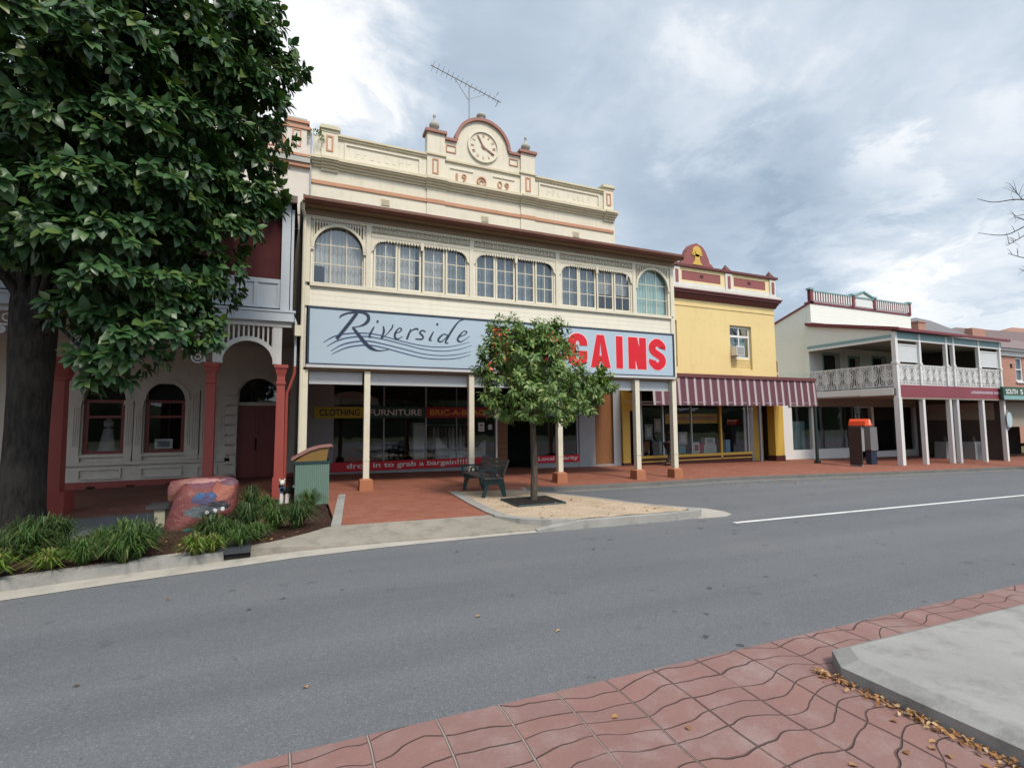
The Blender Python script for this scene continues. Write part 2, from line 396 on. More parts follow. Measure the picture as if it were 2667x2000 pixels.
def mk_brick(name, c1, c2, mortar, scale, w=.5, h=.25, axis='xy', bm=.4, dirt=.4):
    m, nt, b, L = new_mat(name); p = world_pos(nt)
    s = nt.nodes.new('ShaderNodeSeparateXYZ'); L(p, s.inputs[0]); k = nt.nodes.new('ShaderNodeCombineXYZ')
    L(s.outputs[0], k.inputs[0]); L(s.outputs[1 if axis == 'xy' else 2], k.inputs[1])
    t = nt.nodes.new('ShaderNodeTexBrick'); L(k.outputs[0], t.inputs[0]); t.inputs['Scale'].default_value = scale
    t.inputs['Color1'].default_value = rgb(c1); t.inputs['Color2'].default_value = rgb(c2); t.inputs['Mortar'].default_value = rgb(mortar)
    t.inputs['Mortar Size'].default_value = .012; t.inputs['Brick Width'].default_value = w; t.inputs['Row Height'].default_value = h; t.inputs['Bias'].default_value = -.1
    c = mixc(nt, math_(nt, 'MULTIPLY', ramp(nt, noise_(nt, p, .9, 6, .65), [(.4, 0.0), (.75, 1.0)]), dirt), t.outputs[0], scl(c1, .5))
    c = mixc(nt, math_(nt, 'MULTIPLY', noise_(nt, p, 60, 3, .6), .3), c, scl(c2, .65))
    L(c, b.inputs['Base Color']); b.inputs['Roughness'].default_value = .8; b.inputs['Specular IOR Level'].default_value = .3
    bump(nt, b, t.outputs['Fac'], -bm, .01); return m
def mk_loose(name, cols, scale, rough=.9, bm=1.0, dist=.03):
    m, nt, b, L = new_mat(name); p = world_pos(nt)
    v = nt.nodes.new('ShaderNodeTexVoronoi'); v.inputs['Scale'].default_value = scale; L(p, v.inputs[0])
    s = nt.nodes.new('ShaderNodeSeparateColor'); L(v.outputs['Color'], s.inputs[0])
    c = ramp(nt, s.outputs[0], [(i/(len(cols)-1), q) for i, q in enumerate(cols)])
    c = mixc(nt, math_(nt, 'MULTIPLY', ramp(nt, noise_(nt, p, 1.6, 5, .7), [(.42, 0.0), (.7, 1.0)]), .45), c, scl(cols[0], .7))
    L(c, b.inputs['Base Color']); b.inputs['Roughness'].default_value = rough; b.inputs['Specular IOR Level'].default_value = .2
    bump(nt, b, v.outputs['Distance'], bm, dist); return m
M_asph = mk_asphalt(); M_stamp = mk_stamp()
M_conc = concrete('concrete', (.35,.34,.315), .65, 1.2, .65)
M_gut = concrete('gutter_concrete', (.43,.40,.35), .7, 1.4, .5)
M_isl = concrete('island_concrete', (.335,.328,.312), .62, 1.6, .75)
M_apr = concrete('apron_concrete', (.33,.30,.25), .55, 1.0, .85)
M_pave = mk_brick('brick_paving', (.26,.083,.050), (.345,.130,.085), (.20,.10,.07), 1.0, .23, .115, 'xy', .3, .35)
M_tile = mk_brick('tile_paving', (.16,.065,.045), (.22,.09,.06), (.10,.05,.04), 1.0, .3, .3, 'xy', .2, .5)
M_grav = mk_loose('gravel', [(.36,.26,.175), (.56,.44,.31), (.64,.53,.40), (.48,.36,.245)], 60, .9, .8, .02)
M_mulch = mk_loose('bark_mulch', [(.035,.018,.014), (.075,.036,.026), (.11,.055,.04), (.05,.028,.02)], 38, .95, 1.0, .05)
M_line = paint('line_paint', (.72,.72,.70), .6, .2, 6, .55, (.25,.25,.25), .2)
M_soil = mk_loose('dry_ground', [(.10,.11,.05), (.13,.12,.07), (.09,.10,.04)], 3, .95, .3, .05)

# ---------------------------------------------------------------- ground
def lerp(tab, x):
    if x <= tab[0][0]: return tab[0][1]
    for (a, p), (b, q) in zip(tab, tab[1:]):
        if x <= b: return p+(q-p)*(x-a)/(b-a)
    return tab[-1][1]
def xs_of(x0, x1, step=1.0, extra=()):
    s = {x0, x1, *[e for e in extra if x0 < e < x1]}
    for e in (-12, 0, 60):
        if x0 < e < x1: s.add(e)
    k = math.ceil(x0/step)*step
    while k < x1: s.add(round(k, 4)); k += step
    return sorted(s)
def slab(mb, xs, lo, hi, h0, h1, ny=1, bottom=None):
    "top sheet between two curves lo(x), hi(x); heights h0 at lo, h1 at hi; skirts down to bottom"
    f = lambda t: t if callable(t) else (lambda x: t)
    lo, hi, h0, h1 = f(lo), f(hi), f(h0), f(h1)
    rows = []
    for x in xs:
        a, b = lo(x), hi(x)
        rows.append([(x, a+(b-a)*j/ny, G(x)+h0(x)+(h1(x)-h0(x))*j/ny) for j in range(ny+1)])
    for r0, r1 in zip(rows, rows[1:]):
        for j in range(ny): mb.face(r0[j], r1[j], r1[j+1], r0[j+1])
        if bottom is not None:
            d = lambda p: (p[0], p[1], G(p[0])+bottom)
            mb.face(d(r0[0]), d(r1[0]), r1[0], r0[0]); mb.face(r0[ny], r1[ny], d(r1[ny]), d(r0[ny]))
    if bottom is not None:
        d = lambda p: (p[0], p[1], G(p[0])+bottom)
        r = rows[0]; mb.face(*[d(p) for p in (r[0], r[-1])], r[-1], r[0]); r = rows[-1]; mb.face(*[d(p) for p in (r[-1], r[0])], r[0], r[-1])
    return mb
m = MB(); slab(m, xs_of(-400, 500, 50), -400, 400, -.35, -.35); struct('ground', m, M_soil)
m = MB(); slab(m, xs_of(-90, 160, 5), -14, 13.2, 0, 0); struct('road', m, M_asph)
m = MB(); slab(m, xs_of(-20, 60, 2), -3, 3.26, .004, .004); struct('median_paving', m, M_stamp)
# concrete island on the median: bevelled top edge, chamfered nose
m = MB(); gx = G(3.8)
o_ = [(3.78,-2.5),(3.78,2.58),(4.0,2.80),(12,2.66),(12,-2.5)]; i_ = [(3.90,-2.5),(3.90,2.52),(4.06,2.69),(12,2.56),(12,-2.5)]
for k in range(4):
    (a, b), (a2, b2) = o_[k], o_[k+1]; (c, d), (c2, d2) = i_[k], i_[k+1]
    m.face((a,b,G(a)-.02),(a2,b2,G(a2)-.02),(a2,b2,G(a2)+.10),(a,b,G(a)+.10)); m.smooth = True
    m.face((a,b,G(a)+.10),(a2,b2,G(a2)+.10),(c2,d2,G(c2)+.158),(c,d,G(c)+.158)); m.smooth = False
m.face(*[(x, y, G(x)+.158) for x, y in i_]); struct('median_island', m, M_isl)

LIP = [(-90,5.2),(-12,7.0),(-3,7.46),(-2,7.57),(-.8,7.65),(.14,7.74),(1.2,7.88),(3.2,7.97),(9,7.97)]
KF = lambda x: lerp(LIP, x)+ (.36 if x < -1 else max(.10, .36-.07*(x+1)))   # kerb face
m = MB(); slab(m, xs_of(-60, 7.6, .5), lambda x: lerp(LIP, x), lambda x: KF(x)+.05, .006, .02)
m.prismz([(7.6,7.96),(8.3,7.95),(8.6,8.1),(8.72,8.4),(8.62,8.85),(8.4,9.1),(7.6,8.6)], -.02, .008); struct('gutter', m, M_gut)
m = MB(); slab(m, xs_of(-60, -.93, .5), KF, lambda x: KF(x)+.24, .14, .15, 1, -.05)
slab(m, [3.9, 4.3, 4.75, 5.5, 6.5, 7.1], 7.97, 8.12, lambda x: lerp([(3.9,.03),(4.75,.145)], x), lambda x: lerp([(3.9,.04),(4.75,.15)], x), 1, -.05)
nose = [(7.1,7.97),(7.55,7.99),(7.78,8.12),(7.82,8.28),(7.7,8.42),(7.1,9.2),(6.98,9.1),(7.5,8.4),(7.55,8.25),(7.45,8.14),(7.1,8.12)]
m.prismz(nose, -.05, .155)
slab(m, xs_of(4.2, 5.8, .5), 12.56, 12.74, .12, .125, 1, -.05)
KR = [(4,12.62),(6.7,12.6),(10.2,12.62),(13.7,12.9),(17.3,12.72),(21.2,12.36),(26,12.15),(31,11.98),(60,11)]
struct('kerb', m, M_conc)
m = MB(); slab(m, xs_of(5.8, 60, 1), lambda x: lerp(KR, x), lambda x: lerp(KR, x)+.16, .12, .125, 1, -.05)
struct('far_kerb', m, concrete('kerb_old', (.17,.165,.155), .7, 1.5, .5))
m = MB(); slab(m, xs_of(5.8, 60, 1), lambda x: lerp(KR, x)-.3, lambda x: lerp(KR, x)+.02, .004, .012); struct('far_gutter', m, concrete('gutter_old', (.20,.195,.185), .7, 1.5, .5))
MUL = [(-.6,8.2),(-.4,8.24),(-.18,8.36),(.14,8.62),(.48,9.03),(.62,9.1)]
m = MB(); ap = lambda y: .03+.12*min(1, (y-7.9)/1.2)
slab(m, xs_of(-.6, 4.7, .1), lambda x: KF(x)+.02, lambda x: lerp(MUL+[(3.45,9.1),(3.62,8.95),(3.85,8.55),(4.3,8.2),(4.7,8.02)], x), lambda x: lerp([(-.6,.14),(-.2,.105),(.3,.06),(.8,.034)], x), lambda x: .15 if x < 3.4 else ap(lerp(MUL+[(3.45,9.1),(3.62,8.95),(3.85,8.55),(4.3,8.2),(4.7,8.02)], x)), 4, -.03)
struct('driveway_apron', m, M_apr)
m = MB(); slab(m, xs_of(.6, 3.62, .5), 9.08, 18.4, .15, .15, 1, -.03); slab(m, xs_of(3.62, 5.6, .5), 12.3, 18.4, .148, .148, 1, -.03)
slab(m, xs_of(5.6, 60, 1), lambda x: lerp(KR, x)+.15, 18.6, .13, .15, 1, -.03); struct('footpath', m, M_pave)
m = MB(); slab(m, xs_of(-14, .6, 1), 12.75, 18.3, .11, .16, 1, -.03); struct('verandah_floor', m, M_tile)
m = MB(); slab(m, xs_of(-14, -1.2, 1), 10.0, 12.8, .07, .08); struct('bitumen_path', m, M_asph)
m = MB(); rr = random.Random(3)
xs = xs_of(-14, .55, .22)
def mh(x, y): return G(x)+.155+.05*noise.noise((x*1.7, y*1.7, 0))+.03*noise.noise((x*6, y*6, 3))
def mhi(x): return 10.1+.15*math.sin(x*2) if x < -1.7 else lerp([(-1.7,10.2),(-1.3,12.6),(.55,12.7)], x)
def mlo(x): return KF(x)+.2 if x < -.6 else lerp(MUL, x)
for a, b in zip(xs, xs[1:]):
    m.face((a, mlo(a), G(a)-.05), (b, mlo(b), G(b)-.05), (b, mlo(b), mh(b, mlo(b))), (a, mlo(a), mh(a, mlo(a))))
    for j in range(16):
        q = lambda x, t: (x, mlo(x)+(mhi(x)-mlo(x))*t/16, mh(x, mlo(x)+(mhi(x)-mlo(x))*t/16))
        m.face(q(a,j), q(b,j), q(b,j+1), q(a,j+1))
struct('garden_bed', m, M_mulch)
m = MB()
for k in range(8):
    y0, y1 = 9.0+k*.46, 9.0+(k+1)*.46-.012; xa = lambda y: .52+(y-9)*.1
    m.add([(xa(y)+dx, y, G(.6)+h) for h in (-.03, .185) for y, dx in ((y0,0),(y0,.16),(y1,.16),(y1,0))], [(3,2,1,0),(4,5,6,7),(0,1,5,4),(1,2,6,5),(2,3,7,6),(3,0,4,7)])
struct('garden_edging', m, M_conc)
m = MB(); bp = [(3.72,12.34),(3.62,10.5),(3.60,9.3),(3.62,8.95),(3.85,8.58),(4.3,8.22),(4.75,8.1),(7.1,8.11),(7.45,8.16),(7.52,8.3),(6.98,9.12),(6.49,10.2),(5.89,11.25),(5.5,11.9),(4.94,12.3)]
bm_ = bmesh.new()
vs_ = [bm_.verts.new((x, y, G(x)+.158)) for x, y in bp]; f_ = bm_.faces.new(vs_); bmesh.ops.triangulate(bm_, faces=[f_]); 
bmesh.ops.subdivide_edges(bm_, edges=bm_.edges[:], cuts=5, use_grid_fill=True)
for v in bm_.verts: v.co.z = G(v.co.x)+.158+.012*noise.noise(v.co*3)
bm_.verts.index_update(); m.add([v.co.copy() for v in bm_.verts], [[w.index for w in f.verts] for f in bm_.faces]); bm_.free()
struct('gravel_bed', m, M_grav)
m = MB(); 
e0 = [(3.52,12.34),(3.42,10.5),(3.40,9.3),(3.44,8.9)]; e1 = [(3.76,12.34),(3.66,10.5),(3.64,9.3),(3.68,8.95)]
for k in range(3):
    P4 = [e0[k], e1[k], e1[k+1], e0[k+1]]; m.prismz(P4, -.02, .178)
m.prismz([(3.44,8.9),(3.68,8.95),(3.9,8.6),(4.35,8.27),(4.75,8.12),(4.7,8.0),(4.25,8.12),(3.75,8.45)], -.02, .166)
e0 = [(7.0,9.12),(6.5,10.2),(5.9,11.25),(5.5,11.95),(4.95,12.36)]; 
for (a, b), (c, d) in zip(e0, e0[1:]): m.prismz([(a-.02,b-.02),(a+.1,b+.04),(c+.1,d+.04),(c-.02,d-.02)], -.02, .162)
struct('bed_edging', m, M_conc)
m = MB(); slab(m, xs_of(7.9, 60, 2), 7.32, 7.43, .005, .005); struct('line_marking', m, M_line)
# low hills all round, added unseen; nearer behind the viewer to darken glass reflections
m = MB(); rr = random.Random(5)
M_hill = mk_loose('reflection_hill_cover', [(.035,.05,.025), (.06,.075,.035), (.05,.055,.035), (.03,.045,.02)], .25, .95, .5, .5)
for k in range(72):
    def pr(i, t):
        a = 2*math.pi*i/72; s_, c_ = math.sin(a), math.cos(a)
        near = max(0, -c_)**.5; r = 330-292*near; h = (9+3*math.sin(i*1.7)+2*math.sin(i*.6+1))*(1-.28*near)
        d = (0, .1, .3, 1)[t]; return (s_*(r+d*40), c_*(r+d*40), (-1.2, h*.55, h, h*.9)[t])
    for t in range(3): m.face(pr(k,t), pr((k+1)%72,t), pr((k+1)%72,t+1), pr(k,t+1))
struct('reflection_hills', m, M_hill)
# ---------------------------------------------------------------- main building (two-storey shop with enclosed verandah, parapet dated 1909)
M_cream = paint('cream_paint', (.66,.62,.51), .55, .10, .8, .30, (.38,.33,.22), .06, streak=.18)
M_board = paint('cream_boards', (.665,.625,.52), .5, .12, .7, .22, (.42,.37,.27), boards=.14, streak=.22)
M_creamt = paint('cream_trim', (.68,.63,.50), .5, .14, 1.2, .38, (.35,.29,.18), .05)
M_rend = paint('parapet_render', (.70,.645,.52), .7, .12, .6, .36, (.42,.38,.28), .2, streak=.34)
M_terra = paint('terracotta_paint', (.50,.25,.145), .6, .2, 2, .35, (.2,.1,.07), .1)
M_cap = paint('maroon_cap', (.31,.14,.11), .6, .2, 2, .4, (.12,.07,.06), .1)
M_gutp = paint('brown_gutter', (.155,.058,.035), .45, .2, 1.2, .35, (.33,.16,.10), .05)
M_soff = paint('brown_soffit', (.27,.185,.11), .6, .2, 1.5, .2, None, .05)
M_dkmould = paint('weathered_moulding', (.60,.54,.39), .7, .15, 1.5, .35, (.34,.30,.20), .2, streak=.2)
M_urn = paint('urn_cement', (.42,.42,.37), .85, .2, 6, .5, (.15,.16,.14), .5)
M_roof = paint('roof_iron', (.20,.17,.15), .5, .2, 1, .4, (.25,.10,.05), .1)
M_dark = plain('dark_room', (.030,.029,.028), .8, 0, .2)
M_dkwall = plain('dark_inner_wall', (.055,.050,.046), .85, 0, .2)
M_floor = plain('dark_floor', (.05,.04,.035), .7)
M_valance = paint('valance_white', (.50,.52,.53), .5, .1, 1.5, .2, (.35,.35,.33), .03)
M_glassU = glass('upper_glass', (.86,.90,.91), 2.4)
M_glassS = glass('shop_glass', (.80,.83,.83), 1.5)
M_curt = paint('lace_curtain', (.53,.51,.47), .9, .22, 1.3, 0, None, .1)
M_curtd = paint('grey_blind', (.25,.28,.29), .9, .2, 3, 0, None, .1)
M_green = paint('green_blind', (.50,.66,.60), .9, .1, 3, 0, None, .1)
M_orange = paint('base_brick', (.37,.15,.075), .8, .2, 4, .3, (.25,.1,.05), .3)
M_navy = paint('navy_paint', (.020,.032,.062), .4, .15, 3, 0, None, .02)
M_signb = paint('sign_blue', (.40,.495,.575), .4, .05, .8, .12, (.30,.36,.40), .02, streak=.06)
M_red = paint('sign_red', (.62,.010,.022), .4, .1, 2, 0, None, .02)
M_pink = paint('sign_outline', (.86,.55,.55), .4, .05, 2, 0, None, .02)
M_white = paint('white_paint', (.74,.74,.71), .5, .08, 2, .15, (.45,.43,.38), .03)
M_greyp = paint('grey_paint', (.30,.315,.33), .5, .12, 2, .2, (.2,.2,.2), .05)
M_brownp = paint('brown_panel', (.22,.095,.035), .55, .25, 3, .2, (.10,.05,.02), .1)

VY, WY = 13.5, 18.0
B = Thing('shop_building', 'cream two storey shop building with enclosed verandah and clock parapet dated 1909', 'building', (6.4, WY, G(6.4)))
# --- parapet wall
m = MB(); m.box(.17, 12.78, WY, WY+.35, 3.22, 11.05); wall = B.part('wall', m, M_rend)
m = MB(); m.box(.17, 12.70, WY-.045, WY-.003, 10.20, 10.33)
m.box(4.24, 4.95, WY-.075, WY-.047, 10.19, 10.34); m.box(8.16, 8.80, WY-.075, WY-.047, 10.19, 10.34); B.part('string_course', m, M_terra)
m = MB()
for px, py in ((1004,528),(1263,571),(1500,611)):
    q = at(px, py, WY)
    m.box(q.x-.16, q.x+.16, WY-.02, WY-.003, q.z-.13, q.z+.13)
    for k in range(5): m.box(q.x-.13, q.x+.13, WY-.035, WY-.021, q.z-.11+k*.045, q.z-.085+k*.045)
    B.part('wall_vent', m, M_dkmould); m = MB()
m = MB()
def run(x0, x1):
    for z0, z1, d in ((10.80,10.88,.07),(10.88,10.96,.14),(10.96,11.02,.22),(11.02,11.12,.28)): m.box(x0-d*.3, x1+d*.3, WY-d, WY-.002, z0, z1)
run(.22, 12.75)
for x0, x1 in ((4.22,4.95),(8.15,8.80),(12.18,12.70),(.5,1.02)):
    for z0, z1, d in ((10.70,10.80,.06),(10.801,10.881,.12),(10.881,10.961,.19),(10.961,11.021,.27),(11.021,11.121,.33)): m.box(x0-.02, x1+.02, WY-d, WY-.004, z0, z1)
B.part('cornice', m, M_dkmould)
for x0, x1 in ((4.24,4.95),(8.15,8.80)):
    m = MB(); m.box(x0, x1, WY-.046, WY-.0035, 8.6, 10.185); m.box(x0, x1, WY-.046, WY-.0035, 10.345, 10.70); B.part('pilaster', m, M_rend)
m = MB(); m.box(.20, 12.75, WY+.02, WY+.33, 11.05, 12.0)
yc = WY
m.prism([(4.9,12.0),(8.2,12.0),(8.2,12.82)]+[(6.53+1.12*math.cos(a), 12.85+1.12*math.sin(a)) for a in [i*math.pi/28 for i in range(29)]]+[(4.9,12.82)], WY+.021, WY+.329)
for x0, x1, zt in ((.48,1.02,12.22),(4.24,4.93,12.98),(8.16,8.80,12.98),(12.20,12.70,12.22)):
    m.box(x0, x1, WY-.06, WY+.36, 11.06, zt)
# panel frames in the parapet bays
for x0, x1 in ((1.25,4.0),(9.0,12.0)):
    for a, b, c, d in ((x0,x1,11.80,11.86),(x0,x1,11.24,11.30),(x0,x0+.06,11.30,11.80),(x1-.06,x1,11.30,11.80)): m.box(a, b, WY-.03, WY+.019, c, d)
for a, b, c, d in ((5.15,6.1,11.72,11.77),(6.95,7.9,11.72,11.77)): m.box(a, b, WY-.02, WY+.019, c, d)
B.part('parapet', m, M_rend)
m = MB()
for x0, x1 in ((1.02,4.24),(8.80,12.20)):
    m.box(x0, x1, WY-.10, WY+.42, 12.03, 12.10); m.box(x0, x1, WY-.05, WY+.40, 11.96, 12.03)
for x0, x1 in ((.40,1.10),(12.12,12.78)):
    m.box(x0, x1, WY-.14, WY+.44, 12.22, 12.29); m.box(x0+.05, x1-.05, WY-.09, WY+.40, 12.29, 12.38); m.box(x0+.06, x1-.06, WY-.08, WY+.39, 12.12, 12.219)
m.box(4.93, 8.16, WY-.06, WY+.018, 11.98, 12.06); m.box(4.18, 4.99, WY-.12, WY+.42, 12.08, 12.15); m.box(8.10, 8.86, WY-.12, WY+.42, 12.08, 12.15)
B.part('coping', m, M_dkmould)
m = MB()
for x0, x1 in ((4.16,5.0),(8.08,8.88)): m.box(x0, x1, WY-.15, WY+.44, 12.98, 13.09)
m.box(4.93, 5.42, WY-.08, WY+.40, 12.82, 12.92); m.box(7.64, 8.16, WY-.08, WY+.40, 12.82, 12.92)
m.ring(6.53, 12.86, 1.19, 1.07, WY-.08, WY+.40, 36, 0.05, math.pi-.05)
B.part('arch_coping', m, M_cap)
m = MB()
rl = random.Random(77)
def relief(x0, x1, n):
    "worn raised lettering, no longer readable: stumps of strokes in the colour of the wall"
    m = MB(); w = (x1-x0)/n
    for k in range(n):
        x = x0+w*k; z0, z1 = 11.40, 11.70; t = .035
        if rl.random() < .12: continue
        m.box(x+.02, x+.02+t, WY+.010, WY+.019, z0+rl.uniform(0,.06), z1-rl.uniform(0,.06))
        for q in range(rl.randint(1,2)): zz = rl.choice((z0+.02, (z0+z1)/2, z1-.06)); m.box(x+.02+t, x+w*rl.uniform(.5,.75), WY+.011-.0005*q, WY+.018, zz, zz+t)
    B.part('worn_lettering', m, M_rend)
relief(1.6, 3.7, 8); relief(9.4, 11.6, 9)
def frame(x0, x1, z0, z1, w=.055, y0=-.085, y1=-.061):
    for a, b, c, d in ((x0,x1,z0,z0+w),(x0,x1,z1-w,z1),(x0,x0+w,z0+w,z1-w),(x1-w,x1,z0+w,z1-w)): m.box(a, b, WY+y0, WY+y1, c, d)
for x, z0, z1 in ((.75,11.42,12.0),(4.56,11.35,11.95),(8.48,11.35,11.95),(12.45,11.42,11.98)): m = MB(); frame(x-.12, x+.12, z0, z1); B.part('relief_frame', m, M_terra)
for x in (5.2, 7.86): m = MB(); frame(x-.2, x+.2, 12.36, 12.66, .035, -.01, .019); B.part('relief_frame', m, M_terra)
m = MB()
m.ring(6.46, 11.42, .20, .15, WY-.04, WY+.019, 24); m.ring(6.46, 11.40, .085, .055, WY-.03, WY+.018, 16, 0.0, math.pi); B.part('roundel', m, M_terra)
for s_, px, pz in (('1',1190,462),('9',1209,464),('0',1302,482),('9',1320,487)):
    q = at(px, pz, WY); m = MB(); put_text(m, s_, q.x-(.04 if s_ == '1' else .10), q.x+(.04 if s_ == '1' else .10), q.z-.15, q.z+.15, WY+.0195, .0, .04); B.part('date_figure', m, M_terra)
m = MB(); m.disc(6.53, 12.87, .60, WY-.005, WY+.02, 40); m.ring(6.53, 12.87, .655, .595, WY-.06, WY+.02, 40); clock = B.part('clock_face', m, M_creamt)
m = MB()
for k, s_ in enumerate(('XII','I','II','III','IIII','V','VI','VII','VIII','IX','X','XI')):
    a = math.pi/2-k*math.pi/6; w = .035+.022*len(s_)
    vs, fs = text_geo(s_, .0, .01)
    ca, sa = math.cos(a-math.pi/2), math.sin(a-math.pi/2)
    m.add([(6.53+.46*math.cos(a)+((u-.5)*w*ca-(v-.5)*.12*sa), WY-.006-q*1.2, 12.87+.46*math.sin(a)+((u-.5)*w*sa+(v-.5)*.12*ca)) for u, v, q in vs], fs)
B.part('clock_numerals', m, M_terra, clock)
m = MB()
for a, ln in ((R(118), .52), (R(-28), .55)):
    d = Vector((math.cos(a), 0, math.sin(a))); n = Vector((-d.z, 0, d.x)); o = Vector((6.53, WY-.03, 12.87))
    pts = [o-d*.1-n*.018, o-d*.1+n*.018, o+d*ln*.75+n*.026, o+d*ln, o+d*ln*.75-n*.026]
    m.prism([(p.x, p.z) for p in pts], WY-.05, WY-.03)
m.disc(6.53, 12.87, .05, WY-.06, WY-.04, 12); B.part('clock_hands', m, M_cap, clock)
def urn(x, z0, h, ball=False):
    m = MB(); m.smooth = True
    pr = [(.16,0),(.16,.05),(.09,.09),(.07,.16),(.14,.22),(.19,.32),(.185,.42),(.12,.50),(.12,.53),(.07,.57),(.045,.66),(.03,.76),(.055,.80),(.05,.88),(.02,.94),(.0,1.0)] if not ball else [(.16,0),(.16,.22),(.10,.3),(.16,.42),(.20,.6),(.17,.8),(.08,.95),(0,1.0)]
    m.lathe(x, WY+.15, [(r*1.05 if not ball else r, z0+t*h) for r, t in pr], 14); B.part('finial', m, M_urn)
urn(4.56, 13.09, .83); urn(8.48, 13.09, .80); urn(6.50, 14.03, .36, True)
# --- verandah roof, gutter, soffit
m = MB(); n = 110
for k in range(n):
    xa, xb = -.02+k*12.1/n, -.02+(k+1)*12.1/n; z = .012 if k % 2 else -.008
    m.face((xa,13.12,7.575+z),(xb,13.12,7.575-z),(xb,18.0,9.15-z),(xa,18.0,9.15+z))
B.part('verandah_roof', m, M_roof, recalc=False)
m = MB(); m.prismx([(13.22,7.44),(13.08,7.44),(13.02,7.50),(13.02,7.575),(13.05,7.575),(13.05,7.52),(13.22,7.52)], -.02, 12.08); m.box(-.05, -.018, 13.02, 13.24, 7.43, 7.59); m.box(12.078, 12.11, 13.02, 13.24, 7.43, 7.59)
B.part('gutter', m, M_gutp)
m = MB(); m.tube([(-.04,13.2,7.5),(-.05,13.25,7.3),(.0,13.42,7.15),(.0,13.42,.2)], .045, 8); B.part('downpipe', m, M_creamt)
m = MB(); m.face((0,13.23,7.44),(12.05,13.23,7.44),(12.05,13.52,7.43),(0,13.52,7.43)); m.box(0, 12.05, 13.21, 13.235, 7.42, 7.46); m.box(.02, 12.04, VY-.045, VY-.0, 7.245, 7.425); B.part('soffit', m, M_soff, recalc=False)
# --- front wall of the enclosed verandah
gap = .045
PX = [.085, 1.60, 4.52, 7.37, 10.31, 11.92]
m = MB(); holes = [(.21,1.48,5.50,7.10),(1.72,4.40,5.50,6.90),(4.64,7.25,5.50,6.90),(7.50,10.19,5.50,6.90),(10.43,11.77,5.50,7.10)]
m.wall(.16, 11.99, 4.86, 7.42, VY+.02, VY+.12, holes+[(1.72,4.40,6.99,7.2),(4.64,7.25,6.99,7.2),(7.50,10.19,6.99,7.2)])
B.part('verandah_front', m, M_board)
m = MB()
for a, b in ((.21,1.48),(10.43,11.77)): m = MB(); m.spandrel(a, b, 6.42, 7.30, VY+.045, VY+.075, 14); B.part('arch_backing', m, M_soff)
m = MB(); m.box(12.0, 12.06, VY+.03, WY, 3.3, 7.4); m.box(.03, .09, VY+.03, WY, 3.3, 7.4); B.part('side_wall', m, M_board)
m = MB()
for x in PX: m = MB(); m.box(x-.065, x+.065, VY-.03, VY+.10, 5.491, 7.24); B.part('upper_post', m, M_creamt)
for x in (PX[0], PX[-1]): m = MB(); m.box(x-.075, x+.075, VY-.02, VY+.10, 4.88, 5.399); B.part('corner_board', m, M_creamt)
m = MB(); m.box(.125, .168, WY-.09, WY-.055, 9.15, 11.95); B.part('parapet_pipe', m, M_greyp)
m = MB(); m.box(.03, 12.05, VY-.055, VY+.018, 7.215, 7.243); m.box(.15, 11.86, VY-.05, VY+.018, 5.40, 5.49)
n = 150
for k in range(n): # toothed board under the eaves
    x = .18+k*(11.65/n); m.prism([(x,7.214),(x+.05,7.214),(x+.05,7.19),(x+.025,7.155),(x,7.19)], VY-.045, VY-.03)
B.part('eaves_trim', m, M_creamt)
M_tan = paint('tan_backing', (.62,.54,.40), .7, .1, 2, .2, None, .05)
def fret(a, b):
    m = MB(); m.box(a+.02, b-.02, VY+.03, VY+.1, 6.992, 7.198); B.part('fret_backing', m, M_tan); m = MB()
    m.box(a, b, VY-.03, VY+.02, 6.90, 6.985); m.box(a, b, VY-.019, VY+.015, 7.19, 7.212)
    n = 22; w = (b-a)/n
    for k in range(n):
        c = a+w*(k+.5); m.ring(c, 7.085, .060, .044, VY-.02, VY+.005, 10); m.box(c-w*.5-.006, c-w*.5+.006, VY-.018, VY+.003, 6.985, 7.19)
        m.ring(c, 7.085, .022, .0, VY-.016, VY, 6)
    mid = (a+b)/2; m.box(mid-.04, mid+.04, VY-.04, VY+.015, 6.68, 6.90)
    n = 34; w = (b-a)/n
    for k in range(n):
        c = a+w*(k+.5); m.prism([(c-w*.5,6.899),(c+w*.5,6.899),(c+w*.42,6.84),(c,6.785),(c-w*.42,6.84)], VY-.02, VY)
    for s_, e in ((1, a), (-1, b)): # scalloped quarter brackets
        n = 8; pts = [(e, 6.84), (e, 6.48)]
        for i in range(n+1):
            t = i/n*math.pi/2; r = .31
            pts.append((e+s_*(.35-r*math.cos(t)), 6.49+r*math.sin(t)+.03))
            if i < n: t2 = (i+.5)/n*math.pi/2; pts.append((e+s_*(.35-(r-.045)*math.cos(t2)), 6.49+(r-.045)*math.sin(t2)+.03))
        pts.append((e+s_*.35, 6.84)); m.prism(pts, VY-.021, VY-.002)
    B.part('fretwork', m, M_creamt)
for a, b in ((1.67,4.45),(4.59,7.30),(7.44,10.24)): fret(a, b)
def fret_arch(a, b):
    m = MB(); cx, r = (a+b)/2, (b-a)/2-.01
    m.ring(cx, 6.42, r+.055, r-.015, VY-.035, VY+.03, 28, 0, math.pi)
    n = 19
    for k in range(n):
        x = a+.02+(b-a-.04)*k/(n-1); dx = min(abs(x-cx), r); z = 6.42+math.sqrt(max(0, (r+.04)**2-dx*dx))
        if z < 7.18: m.box(x-.014, x+.014, VY-.02, VY+.015, z, 7.19)
    m.box(a-.05, b+.05, VY-.028, VY+.016, 7.17, 7.213); m.box(a-.06, a+.02, VY-.03, VY+.017, 6.36, 6.42); m.box(b-.02, b+.06, VY-.03, VY+.017, 6.36, 6.42)
    B.part('arch_fretwork', m, M_creamt)
fret_arch(.21, 1.48); fret_arch(10.43, 11.77)
